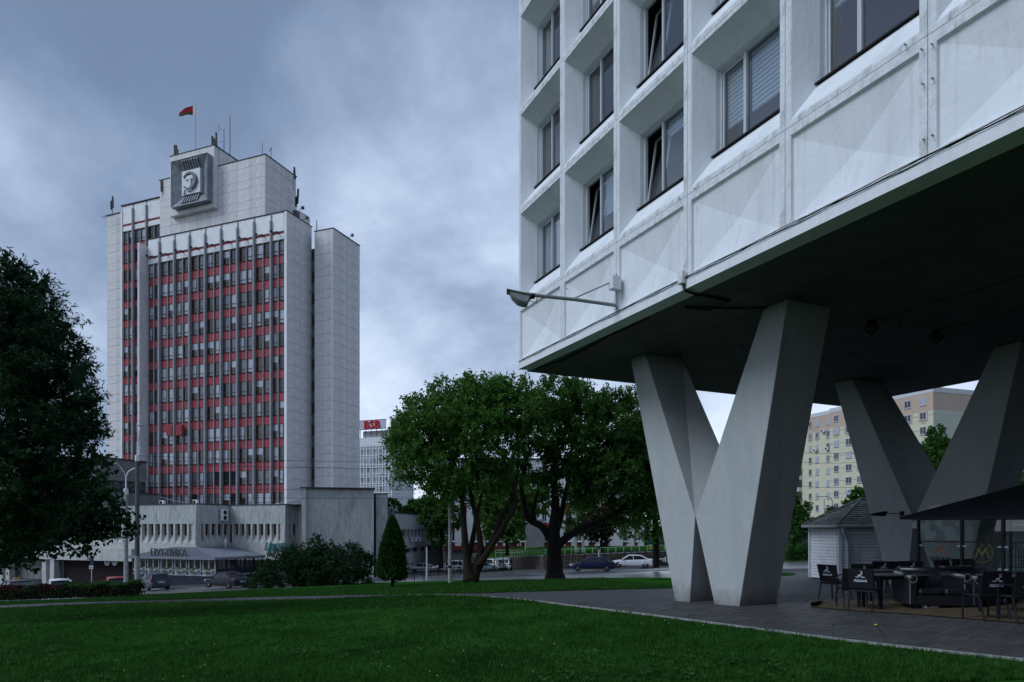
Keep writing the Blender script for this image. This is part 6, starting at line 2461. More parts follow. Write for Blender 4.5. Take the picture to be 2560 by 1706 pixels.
    bm_.build('bumper', M['dark_metal'] if kind != 'sedan' else col, t, bevel=.02)
    if taxi:
        MB().hexa([(-.22, -.12, 1.46), (.22, -.12, 1.46), (.22, .08, 1.46), (-.22, .08, 1.46), (-.15, -.08, 1.62), (.15, -.08, 1.62), (.15, .04, 1.62), (-.15, .04, 1.62)]).build('taxi_light', mat('taxi_orange', (.55, .25, .02), .4, .1, 4), t)
    return t


def D(a):
    return math.radians(a)


def gp_(u, y, dz=0.0):
    return at(u, y)


cp = paint
GREYB = cp('paint_grey_blue', (0.055, 0.064, 0.090))
car('suv', GREYB, hit(388, 1476) + Vector((-.7, .8, 0.02)), D(-47), 'grey blue SUV parked at the kerb beside the hedge, seen from behind')
car('sedan', cp('paint_black_blue', (0.012, 0.014, 0.024)), hit(566, 1471) + Vector((-.2, .5, .02)), D(-58), 'black sedan parked between the SUV and the big shrub')
car('hatch', cp('paint_red', (0.30, 0.02, 0.025)), gp_(288, 58.5), D(-36), 'small red hatchback behind the hedge near the lamp poles')
car('hatch', cp('paint_white', (0.62, 0.63, 0.65), 0.0), gp_(147, 57), D(-38), 'white hatchback mostly hidden behind the hedge')
car('sedan', cp('paint_dark_grey', (0.035, 0.04, 0.045)), gp_(42, 52.5), D(-52), 'dark grey taxi with an orange roof light at the left end of the hedge', taxi=True)
car('sedan', cp('paint_navy', (0.012, 0.014, 0.05)), hit(1482, 1429.5) + Vector((0, .75, .03)), D(-83), 'dark blue sedan on the wet street just ahead of the silver one')
car('sedan', cp('paint_silver', (0.58, 0.60, 0.65), .1), hit(1577, 1422.5) + Vector((0.3, 1.2, .03)), D(-80), 'silver sedan on the wet street behind the dark blue one')
PW = cp('paint_white_car', (0.74, 0.76, 0.79), 0.0)
car('sedan', PW, hit(1690, 1415) + Vector((0, 1.0, .03)), D(-82), 'white car whose nose shows beside the front pillar')
car('sedan', PW, gp_(1064, 104), D(97), 'white sedan in the fenced lot, leftmost and side-on')
car('suv', cp('paint_pale_silver', (0.42, 0.43, 0.47)), gp_(1128, 97), D(-75), 'pale silver estate car in the fenced lot beside the leaning ash')
car('hatch', cp('paint_pale_blue', (0.28, 0.42, 0.48)), gp_(1206, 92), D(70), 'pale blue low car just right of the leaning ash stem')
car('suv', PW, gp_(1222, 100), D(-60), 'white people carrier in the lot, left one of the close pair')
car('suv', PW, gp_(1255, 101), D(-50), 'white people carrier in the lot, right one of the close pair')
DK = cp('paint_black', (0.012, 0.012, 0.015))
for u, lab in ((2022, 'dark car behind the yard fence, left one of two'), (2062, 'dark car behind the yard fence, right one beside the kiosk roof')):
    p = at(u, 121)
    p.z = -.85
    car('sedan', DK, p, D(80), lab)

# ------------------------------------------------------------------ poles, lamps, signs
POLE = mat('pole_concrete', (0.34, 0.35, 0.34), .9, .2, 2.0, .5, 12, stain=(0.10, 0.10, 0.10), stain_amt=.8, stain_scale=2.5)
POLD = mat('pole_dark', (0.10, 0.10, 0.10), .9, .3, 2.0, .5, 12, stain=(0.25, 0.25, 0.25), stain_amt=.7, stain_scale=1.5)


def h_at(v, y):
    return EYE + (VH - v) / F * y


y = 51.0
p = at(315, y)
t = empty('street_lamp', p, 0, 'pale concrete lamp post with two curved steel arms by the hedge', 'street lamp')
MB().cyl((0, 0, -.1), (0, 0, h_at(1225, y) - p.z), .165, .12, 10).build('pole', POLE, t)
top = h_at(1225, y) - p.z
sx = y / F
MB().cyl((0, 0, top - .35), (0, 0, top + .1), .18, .16, 8).build('collar', M['steel_white'], t)
MB().tube([(0, 0, top), (0, 0, top + 1.0), (.18, 0, top + 1.35), (.5, 0, top + 1.55), (.68, 0, top + 1.62)], .05, 6).build('arm', M['steel_white'], t)
MB().tube([(0, 0, top + .9), (-.12, 0, top + 1.3), (-.5, .1, top + 1.75), (-.72, .1, top + 1.95)], .04, 6).build('arm', M['lamp_grey'], t)
MB().box(-1.15, -.68, 0, .22, top + 1.90, top + 2.04).build('lamp_head', M['lamp_grey'], t, bevel=.02)
MB().box(.12, .56, -.06, -.02, h_at(1343, y) - p.z, h_at(1315, y) - p.z).build('notice_plate', M['concrete_dark'], t)
MB().box(-.14, .10, -.20, -.17, h_at(1334, y) - p.z, h_at(1328, y) - p.z).build('notice_plate', mat('sign_blue', (.03, .08, .25), .5, .1, 4), t)
y = 49.0
p = at(343, y)
t = empty('street_lamp', p, 0, 'dark weathered pole carrying wires and a slim raised lamp, right of the pale post', 'street lamp')
topz = h_at(1150, y) - p.z
PB_ = MB()
PB_.cyl((0, 0, -.1), (0, 0, (h_at(1390, y) - p.z)), .175, .165, 10)
PB_.build('pole', POLE, t)
MB().cyl((0, 0, h_at(1390, y) - p.z + .002), (0, 0, topz), .165, .13, 10).build('pole', POLD, t)
MB().tube([(0, 0, topz - .3), (.02, 0, topz + .6), (.08, 0, topz + 1.5), (.16, 0, topz + 2.2), (.30, 0, topz + 2.45)], .05, 6).build('arm', M['steel_white'], t)
MB().box(.1, .42, -.1, .1, topz + 2.40, topz + 2.50).build('lamp_head', M['lamp_grey'], t, bevel=.02)
MB().cyl((0, 0, topz - .1), (0, 0, topz + .35), .16, .15, 8).build('collar', M['steel_white'], t)
MB().box(-.05, .3, -.05, .05, topz - .35, topz - .15).build('bracket', M['dark_metal'], t)
wire_a = p + Vector((0, 0, topz - .25))
y = 45.5
p = at(1125, y)
t = empty('utility_pole', p, 0, 'bare pale concrete pole standing left of the ash', 'pole')
MB().cyl((0, 0, -.1), (0, 0, h_at(1262, y) - p.z), .125, .10, 10).build('pole', POLE, t)
MB().cyl((0, 0, h_at(1420, y) - p.z), (0, 0, h_at(1418, y) - p.z + .1), .14, n=8).build('strap', M['dark_metal'], t)
MB().box(-.5, .5, -.04, .04, h_at(1268, y) - p.z, h_at(1266, y) - p.z + .05).build('crossarm', M['dark_metal'], t)
for u, y, vt, lab in ((1067, 63, 1366, 'slim grey lamp post with a small head before the concrete wing'), (1497, 80, 1372, 'short grey post rising behind the dark blue sedan'), (1313.5, 104, 1348, 'thin pale lamp post on the terrace between the trees')):
    p = at(u, y)
    if y > 90:
        p.z = -1.6
    t = empty('lamp_post', p, 0, lab, 'street lamp')
    hh = h_at(vt, y) - p.z
    MB().cyl((0, 0, 0), (0, 0, hh), .085 if y < 100 else .06, .06 if y < 100 else .045, 8).build('pole', M['frame_grey'], t)
    MB().lathe([(.05, hh - .1), (.16, hh + .02), (.15, hh + .22), (.02, hh + .3)], n=8).build('lamp_head', M['dark_metal'], t)
p = at(2081, 100)
p.z = -.6
t = empty('street_lamp', p, 0, 'tall grey street lamp with two arms before the cream flats', 'street lamp')
hh = h_at(1243, 100) + .6
MB().tube([(0, 0, 0), (0, 0, hh - .6), (-.25, 0, hh - .1), (-1.0, 0, hh + .1), (-1.6, 0, hh + .05)], .07, 6).build('pole', M['lamp_grey'], t)
MB().box(-2.3, -1.5, -.12, .12, hh, hh + .12).build('lamp_head', M['lamp_grey'], t, bevel=.02)
MB().tube([(-1.2, 0, 0), (-1.2, 0, hh - .3)], .06, 6).build('prop_pole', M['lamp_grey'], t)
# road signs
SBLU = mat('sign_violet', (0.05, 0.04, 0.13), .5, .1, 4)
SRED = mat('sign_red_ring', (0.35, 0.02, 0.03), .5, .1, 4)
y = 50
p = at(229, y)
t = empty('road_sign', p, 0, 'grey sign post with two stacked arrow plates and a round violet sign behind the hedge', 'road sign')
hh = h_at(1396, y) - p.z
MB().cyl((0, 0, 0), (0, 0, hh + .1), .035, n=6).build('pole', M['frame_grey'], t)
for i, z in enumerate((h_at(1421, y) - p.z, h_at(1416, y) - p.z)):
    MB().prism([(-.16, -.05, z - .05), (.12, -.05, z - .05), (.17, -.05, z), (.12, -.05, z + .05), (-.16, -.05, z + .05)] if i == 0 else [(-.12, -.07, z - .05), (.16, -.07, z - .05), (.16, -.07, z + .05), (-.12, -.07, z + .05), (-.17, -.07, z)], 1, (0, .02, 0)).build('arrow_plate', PLATE, t)
for dz in (0, -.32):
    d = MB()
    d.cyl((.04, -.06, hh + dz - .08), (.04, -.04, hh + dz - .08), .16, n=16)
    d.build('round_plate', SBLU, t)
y = 90
p = at(1626, y)
p.z = -1.2
t = empty('road_sign', p, 0, 'round violet no stopping sign over a white plate beyond the stone wall', 'road sign')
MB().cyl((0, 0, 0), (0, 0, 1.6), .04, n=6).build('pole', M['frame_grey'], t)
z = h_at(1355.5, y) - p.z
MB().cyl((0, -.06, z), (0, -.04, z), .26, n=18).build('round_plate', SBLU, t)
MB().box(-.16, .16, -.07, -.05, z - .62, z - .30).build('white_plate', PLATE, t)
MB().box(-.05, .05, -.075, -.071, z - .56, z - .36).build('symbol', M['black'], t)
MB().box(-.26, .26, -.07, -.05, z - .86, z - .68).build('yellow_plate', M['yellow'], t)

# overhead wires
def sag(a, b, s, n=18):
    return [a.lerp(b, i / n) + Vector((0, 0, -4 * s * (i / n) * (1 - i / n))) for i in range(n + 1)]


for k, (dz, vb, lab) in enumerate(((0.55, 1152, 'uppermost overhead wire crossing in front of the tower'), (0.0, 1166, 'second overhead wire crossing in front of the tower'), (-1.7, 1216, 'third overhead wire passing over the podium roof'), (-2.3, 1237, 'lowest overhead wire passing over the podium roof'))):
    b = at(1385, 62, vb + 2)
    prop(MB().tube(sag(wire_a + Vector((0, 0, dz)), b, .25), .014, 4).build('overhead_wire', M['black']), lab, 'wire', 'overhead wires')
prop(MB().tube(sag(at(402, 88, 1243), at(470, 92, 1258), .1, 6), .03, 4).build('roof_cable', M['cornice']), 'pale slack cable running down to the podium roof on the left', 'wire')
prop(MB().tube(sag(at(640, 90, 1262), at(757, 85, 1240), .4, 10), .03, 4).build('roof_cable', M['cornice']), 'pale slack cable rising from the podium roof to the tiled block', 'wire')
prop(MB().tube(sag(at(1980, 130, 1131), at(2200, 110, 1128), .3), .03, 4).build('overhead_wire', M['black']), 'dark wire crossing in front of the cream flats, upper one', 'wire', 'wires by the flats')
prop(MB().tube(sag(at(1980, 130, 1155), at(2200, 110, 1153), .3), .03, 4).build('overhead_wire', M['black']), 'dark wire crossing in front of the cream flats, middle one', 'wire', 'wires by the flats')
prop(MB().tube(sag(at(1980, 130, 1214), at(2200, 110, 1216), .3), .03, 4).build('overhead_wire', M['black']), 'dark wire crossing in front of the cream flats, lowest one', 'wire', 'wires by the flats')

# ------------------------------------------------------------------ stone wall, fences, railings
STN = bpy.data.materials.new('rubble_stone')
STN.use_nodes = True
_n, _l = STN.node_tree.nodes, STN.node_tree.links
_tc = N(_n, 'ShaderNodeTexCoord')
_v = N(_n, 'ShaderNodeTexVoronoi', ins={'Scale': 3.2})
_r = N(_n, 'ShaderNodeValToRGB')
_r.color_ramp.elements[0].color = (.030, .024, .020, 1)
_r.color_ramp.elements[1].color = (.11, .088, .072, 1)
_l.new(_tc.outputs['Object'], _v.inputs['Vector'])
_l.new(_v.outputs['Color'], _r.inputs['Fac'])
_l.new(_r.outputs[0], _n['Principled BSDF'].inputs['Base Color'])
_n['Principled BSDF'].inputs['Roughness'].default_value = .9
sw = empty('stone_wall', (WT[4].x, WT[4].y, 0), 0, 'rubble stone retaining wall with a pale coping along the street', 'wall')
so = Vector(sw.location)
wm = MB()
cm = MB()
WTR = []
for a, b in zip(WT, WT[1:]):
    for k in range(8):
        WTR.append(a.lerp(b, k / 8))
WTR.append(WT[-1])
for a, b in zip(WTR, WTR[1:]):
    za, zb_ = min(G(a.x, a.y), a.z) - .6, min(G(b.x, b.y), b.z) - .6
    wm.hexa([(a.x, a.y, za), (b.x, b.y, zb_), (b.x, b.y + .4, zb_), (a.x, a.y + .4, za), (a.x, a.y, a.z - .1), (b.x, b.y, b.z - .1), (b.x, b.y + .4, b.z - .1), (a.x, a.y + .4, a.z - .1)])
    cm.hexa([(a.x, a.y - .06, a.z - .098), (b.x, b.y - .06, b.z - .098), (b.x, b.y + .46, b.z - .098), (a.x, a.y + .46, a.z - .098), (a.x, a.y - .06, a.z), (b.x, b.y - .06, b.z), (b.x, b.y + .46, b.z), (a.x, a.y + .46, a.z)])
for mb_, nm, mm in ((wm, 'masonry', STN), (cm, 'coping', M['concrete_dark'])):
    mb_.v = [(x - so.x, y - so.y, z) for x, y, z in mb_.v]
    mb_.build(nm, mm, sw)


def fence(name, pts, hgt, label, pitch, m, post=.05, rails=(.15, .9), bars=0, cat='fence', zofs=0.0, hoop=False):
    """posts and rails along ground points (Vector with z of its foot)"""
    o = pts[0]
    t = empty(name, o, 0, label, cat)
    L = [0]
    for a, b in zip(pts, pts[1:]):
        L.append(L[-1] + (b - a).length)
    n = max(2, int(L[-1] / pitch))
    foot = []
    j = 0
    for i in range(n + 1):
        s = L[-1] * i / n
        while j < len(L) - 2 and L[j + 1] < s:
            j += 1
        foot.append(pts[j].lerp(pts[j + 1], (s - L[j]) / (L[j + 1] - L[j])) - o)
    me = MB().box(-post, post, -post, post, -.2, hgt).mesh('post', m)
    for f in foot:
        link('post', me, t, f)
    for r in rails:
        mb = MB()
        for a, b in zip(foot, foot[1:]):
            mb.cyl(a + Vector((0, 0, hgt * r)), b + Vector((0, 0, hgt * r)), post * .7, n=4)
        mb.build('rail', m, t)
    if bars:
        mb = MB()
        for a, b in zip(foot, foot[1:]):
            for k in range(1, bars + 1):
                q = a.lerp(b, k / (bars + 1))
                mb.cyl(q + Vector((0, 0, hgt * rails[0])), q + Vector((0, 0, hgt * rails[-1])), post * .35, n=4)
        prop(mb.build('bar', m, t), kind='stuff')
    return t


def gv(u, y):
    return at(u, y)


fence('iron_fence', [gv(1005, 72), gv(1060, 72.5), gv(1130, 75), gv(1200, 79), gv(1280, 80)], 1.75, 'dark iron fence with tall posts around the car lot', 1.05, M['black'], .045, (.12, .52, .86), 3)
fence('iron_fence', [Vector((p.x, p.y - .35, min(G(p.x, p.y), p.z - 1.0))) for p in WT[3:]], 2.0, 'dark iron fence with paired posts in front of the stone wall', .84, M['black'], .055, (.12, .6, .93), 2)
RWH = mat('rail_white', (0.42, 0.42, 0.40), .6, .15, 4)
fence('white_railing', [Vector((p.x, p.y + 2.0, ZT(p.x, p.y))) for p in (WT[2], WT[3], WT[4], WT[5], WT[6], WT[7])], .62, 'white metal railing along the top of the terrace', 1.0, RWH, .03, (.98,))
fence('white_railing', [wpz(1239, 100, 1390), wpz(1306, 98, 1390)], .85, 'raised white railing of the steps behind the ash', .78, RWH, .035, (.55, .98))
fence('handrail', [wpz(1170, 104, 1400), wpz(1205, 103, 1390)], .6, 'sloping white handrail beside the leaning stem', .9, RWH, .03, (.98,))
_yf = [Vector((36, 116, -.95)), Vector((60, 116, -.95)), Vector((75, 116, -.95))]
fence('yard_fence', _yf, 1.7, 'dark slatted fence of the yard before the cream flats', .9, M['black'], .06, (.1, .5, .95), 5)
MB_ = MB().box(34, 80, 116.6, 116.9, -2.2, -.2)
prop(MB_.build('yard_wall', M['concrete_dark']), 'low dark retaining wall under the yard fence', 'wall')
fence('footway_hoops', [gv(1012, 63.5), gv(1060, 64)], 1.1, 'row of dark hooped barriers before the car lot', .75, M['black'], .035, (.5, .97))
# ------------------------------------------------------------------ white clapboard kiosk
KP_ = at(2097, 27.0)
KD = Vector((.985, -.10)).normalized()
KRZ = math.atan2(KD.y, KD.x)
KZ = KP_.z - .05
EAV = EYE + (VH - 1313.5) / F * 27.0
KI = empty('kiosk', (KP_.x, KP_.y, 0), KRZ, 'white weatherboarded kiosk with a grey shingled hip roof behind the pillars', 'kiosk')
WB_ = mat('weatherboard', (0.68, 0.70, 0.74), .7, .08, 2.0, .4, 10, stretch=(.6, 2, 4), stain=(.30, .32, .34), stain_amt=.5, stain_scale=2)
SHG = mat('shingle', (0.13, 0.135, 0.13), .9, .35, 3.0, .6, 20, stain=(.26, .27, .26), stain_amt=.7, stain_scale=3)
nP = 17
ph = (EAV - KZ) / nP
LKi = 11.0
fa_ = Vector((-.72, 1.15))                     # bevelled corner face, in kiosk coordinates
fl = fa_.length
fang = math.atan2(fa_.y, fa_.x)
rk2 = random.Random(2)
for i in range(nP):
    z = KZ + i * ph
    j = rk2.uniform(-.004, .004)
    pm = MB().hexa([(.10, -.035 + j, z + .008), (LKi, -.035 + j, z + .008), (LKi, .02, z + .008), (.10, .02, z + .008), (.10, -.018 + j, z + ph - .004), (LKi, -.018 + j, z + ph - .004), (LKi, .02, z + ph - .004), (.10, .02, z + ph - .004)])
    pm.build('plank', WB_, KI)
    # bevel face
    q = MB()
    nx_, ny_ = -fa_.y / fl, fa_.x / fl
    for (s0, s1) in ((.06, fl - .04),):
        def pt(s, o, zz):
            return (fa_.x / fl * s + nx_ * o, fa_.y / fl * s + ny_ * o, zz)
        q.hexa([pt(s0, .035 + j, z + .008), pt(s1, .035 + j, z + .008), pt(s1, -.02, z + .008), pt(s0, -.02, z + .008), pt(s0, .018 + j, z + ph - .004), pt(s1, .018 + j, z + ph - .004), pt(s1, -.02, z + ph - .004), pt(s0, -.02, z + ph - .004)])
    q.build('plank', WB_, KI)
MB().box(-.03, .10, -.06, .06, KZ, EAV).build('corner_board', WB_, KI)
MB().box(fa_.x - .06, fa_.x + .05, fa_.y - .06, fa_.y + .05, KZ, EAV).build('corner_board', WB_, KI)
cr_ = MB().prism([(0.03, .03, KZ - .3), (LKi, .03, KZ - .3), (LKi, 5, KZ - .3), (fa_.x + 2.6, 5, KZ - .3), (fa_.x + .04, fa_.y, KZ - .3)], 2, (0, 0, EAV - KZ + .25))
cr_.build('core', M['interior'], KI)
# roof: eave ring to a ridge
RIDG = EYE + (VH - 1250) / F * 29.0
ev = [Vector((-.20, -.35, EAV - .02)), Vector((LKi, -.35, EAV - .02)), Vector((LKi, 2.3, RIDG)), Vector((1.75, 2.3, RIDG)), Vector((fa_.x - .38, fa_.y - .15, EAV - .02)), Vector((fa_.x + 2.0, 5.2, EAV - .02))]


def courses(a, b, c, d, n, w):
    """shingle courses from eave a-b up to d-c"""
    for i in range(n):
        t0, t1 = i / n, (i + 1.25) / n
        l0, r0 = a.lerp(d, t0), b.lerp(c, t0)
        l1, r1 = a.lerp(d, min(1, t1)), b.lerp(c, min(1, t1))
        up = (l1 - l0).normalized()
        nrm = (r0 - l0).cross(d - a).normalized() if (r0 - l0).length > .01 else Vector((0, 0, 1))
        if nrm.z < 0:
            nrm = -nrm
        L = (r0 - l0).length
        m = max(1, int(L / w))
        mb = MB()
        for k in range(m):
            f0, f1 = (k + .04) / m, (k + .96) / m
            lift = nrm * rk2.uniform(.03, .055)
            drop = rk2.uniform(-.015, .03)
            p0, p1 = l0.lerp(r0, f0) - up * drop, l0.lerp(r0, f1) - up * drop
            p2, p3 = l1.lerp(r1, f1), l1.lerp(r1, f0)
            mb.hexa([p0, p1, p2, p3, p0 + lift, p1 + lift, p2 + nrm * .006, p3 + nrm * .006])
        mb.build('shingle_course', SHG, KI)


_ul = [p - Vector((0, 0, .02)) for p in ev]
_um = MB()
_um.poly([_ul[0], _ul[1], _ul[2], _ul[3]])
_um.poly([_ul[4], _ul[0], _ul[3]])
_um.poly([_ul[5], _ul[4], _ul[3]])
_um.build('roof_boards', M['black'], KI)
courses(ev[0], ev[1], ev[2], ev[3], 13, .20)
courses(ev[4], ev[0], ev[3], ev[3] + Vector((0, .001, 0)), 13, .20)
courses(ev[5], ev[4], ev[3] + Vector((0, .001, 0)), Vector((1.75, 3.2, RIDG)), 13, .22)
rm_ = MB()
for p, q in ((ev[0], ev[3]), (ev[4], ev[3])):
    rm_.tube([p + Vector((0, 0, .05)), q + Vector((0, 0, .05))], .05, 6)
rm_.tube([ev[3] + Vector((0, 0, .05)), ev[2] + Vector((0, 0, .05))], .06, 6)
rm_.build('ridge_cap', SHG, KI)
gt = MB()
gt.tube([ev[4] + Vector((0, -.03, -.03)), ev[0] + Vector((-.02, -.05, -.03)), ev[1] + Vector((0, -.05, -.03))], .06, 7)
gt.build('gutter', M['lamp_grey'], KI)
dp = MB()
dp.smooth = True
dpx = .03
dp.tube([(dpx, -.38, EAV - .04), (dpx, -.38, EAV - .20), (dpx + .14, -.22, EAV - .42), (dpx + .24, -.14, EAV - .55), (dpx + .26, -.12, EAV - .75), (dpx + .27, -.12, KZ + .25), (dpx + .30, -.18, KZ + .06)], .065, 9)
dp.build('downpipe', mat('downpipe_grey', (.36, .40, .46), .45, .1, 5), KI)
for z in (KZ + 1.0, KZ + .85):
    MB().lathe([(.085, -.02), (.085, .02)], (dpx + .27, -.12, z), 9).build('pipe_clip', M['frame_grey'], KI)

# ------------------------------------------------------------------ café canopy and glass screens
S0 = at(2250, 18.0)
CZ = EYE + (VH - 1292.5) / F * 18.0
FA_ = Vector((.43, -.902, 0))
GA_ = Vector((.902, .43, 0))
AWN = mat('awning_cloth', (0.020, 0.022, 0.032), .85, .15, 3, .2, 30)
CN = empty('cafe_canopy', (S0.x, S0.y, 0), RZ, 'dark pyramid canopy on posts over the café terrace', 'canopy')
SZ = 4.6
apex = Vector((SZ / 2, SZ / 2, CZ + .95))
cor = [Vector((0, 0, CZ)), Vector((SZ, 0, CZ)), Vector((SZ, SZ, CZ)), Vector((0, SZ, CZ))]
cm_ = MB()
cm_.smooth = False
for i in range(4):
    a, b = cor[i], cor[(i + 1) % 4]
    n = 8
    for k in range(n):
        # cloth sags a little between the hips
        r0, r1 = k / n, (k + 1) / n
        p0, p1 = a.lerp(b, r0), a.lerp(b, r1)
        m0, m1 = p0.lerp(apex, .5) - Vector((0, 0, .07 * math.sin(math.pi * r0))), p1.lerp(apex, .5) - Vector((0, 0, .07 * math.sin(math.pi * r1)))
        cm_.add([p0, p1, m1, m0, apex], [(0, 1, 2, 3), (3, 2, 4)])
cm_.build('awning', AWN, CN)
vl = MB()
for i in range(4):
    a, b = cor[i], cor[(i + 1) % 4]
    d = (b - a).normalized()
    nn = Vector((d.y, -d.x, 0)) * .012
    vl.hexa([a - Vector((0, 0, .07)) + nn, b - Vector((0, 0, .07)) + nn, b - Vector((0, 0, .07)) - nn, a - Vector((0, 0, .07)) - nn, a + Vector((0, 0, .01)) + nn, b + Vector((0, 0, .01)) + nn, b + Vector((0, 0, .01)) - nn, a + Vector((0, 0, .01)) - nn])
vl.build('valance', AWN, CN)
fr_ = MB()
for i in range(4):
    fr_.cyl(cor[i] - Vector((0, 0, .02)), apex - Vector((0, 0, .03)), .02, n=6)
fr_.build('hip_rod', M['dark_metal'], CN)


def cn(u, v, off=0.0):
    """position along the screen line (x) and z of a pixel"""
    r = (u - UC) / F
    bx, by = S0.x + GA_.x * off, S0.y + GA_.y * off
    t = (r * by - bx) / (FA_.x - r * FA_.y)
    yy = by + FA_.y * t
    return t, EYE + (VH - v) / F * yy


gz0 = -.1
posts = [cn(2296.5, 1400)[0], cn(2405, 1400)[0], cn(2508, 1400)[0], cn(2508, 1400)[0] + 1.0]
for x in posts:
    wx = S0 + FA_ * x
    MB().box(x - .03, x + .03, -.03, .03, G(wx.x, wx.y) - .1, CZ - .03).build('post', M['dark_metal'], CN)
for x in posts:
    wx = S0 + FA_ * x + GA_ * 4.0
    MB().box(x - .03, x + .03, 4.0, 4.06, G(wx.x, wx.y) - .1, CZ + .1).build('post', M['dark_metal'], CN)
MB().box(posts[0], posts[-1], -.025, .025, CZ - .10, CZ - .04).build('head_rail', M['dark_metal'], CN)
TXT = '\u041b\u0406\u0414\u0421\u041a\u0410\u0415'
PRNT = mat('print_black', (.012, .012, .013), .6, .1, 10)
ORNG = mat('print_orange', (.26, .095, .03), .6, .2, 10)
GOLDP = mat('print_gold', (.17, .13, .05), .5, .15, 10)
WPR = mat('print_white', (.70, .75, .82), .7, .15, 30)

DEER = [[(-.34, .02), (-.30, .14), (-.10, .19), (.14, .18), (.24, .10), (.16, -.04), (-.05, -.06), (-.26, -.06)],
        [(.08, .16), (.24, .06), (.37, .40), (.27, .47)],
        [(.24, .44), (.34, .51), (.54, .42), (.56, .36), (.46, .32), (.33, .34)],
        [(.10, .02), (.20, .04), (.22, -.20), (.20, -.44), (.14, -.44), (.15, -.20)],
        [(.16, .04), (.22, .0), (.37, -.12), (.31, -.30), (.25, -.29), (.29, -.13)],
        [(-.35, .04), (-.20, .0), (-.24, -.2), (-.29, -.44), (-.36, -.44), (-.32, -.2)],
        [(-.24, .0), (-.10, -.04), (-.15, -.2), (-.17, -.44), (-.23, -.44), (-.23, -.2)],
        [(.28, .48), (.33, .48), (.23, .66), (.27, .90), (.20, .90), (.16, .66)],
        [(.20, .68), (.06, .82), (.03, .78), (.17, .62)],
        [(.33, .50), (.38, .50), (.45, .68), (.43, .90), (.37, .88), (.39, .68)],
        [(.42, .64), (.56, .78), (.53, .82), (.40, .70)]]
SPRIG = [(-.50, -.44), (-.66, -.38), (-.84, -.40), (-.92, -.32), (-.80, -.30), (-.70, -.32), (-.62, -.20), (-.54, -.14), (-.55, -.26), (-.44, -.38)]
SPR2 = [(.36, -.42), (.34, -.28), (.46, -.18), (.60, -.20), (.64, -.32), (.80, -.26), (.92, -.34), (.82, -.42), (.66, -.38), (.52, -.44)]


def flat_poly(pts, s, dx=0.0, dz=0.0, y=0.0, mirror=1):
    """thin printed outline as triangles"""
    bm = bmesh.new()
    vv = [bm.verts.new((mirror * x * s + dx, y, z * s + dz)) for x, z in pts]
    f = bm.faces.new(vv)
    bmesh.ops.triangulate(bm, faces=[f])
    vs = [tuple(v.co) for v in bm.verts]
    bm.verts.index_update()
    fs = [tuple(v.index for v in f.verts) for f in bm.faces]
    bm.free()
    return vs, fs


def logo_mesh(w, mt, md, name):
    """deer over the beer name; w = width of the lettering"""
    tm = text_mesh(TXT, w * .30, .0, mt, name, bold=.004 * w / .4, spacing=.95, res=2)
    xs_ = [v.co.x for v in tm.vertices]
    k = w / (max(xs_) - min(xs_))
    mb = MB()
    vs = [(v.co.x * k, 0, v.co.y * k) for v in tm.vertices]
    fs = [tuple(p.vertices) for p in tm.polygons]
    mb.add(vs, fs)
    mb.cur = 1
    sc = w * .42
    for P_ in (*DEER, SPRIG, SPR2):
        a, b = flat_poly(P_, sc, 0, w * .30 + sc * .42 + .01)
        mb.add(a, b)
    return mb.mesh(name, [mt, md])


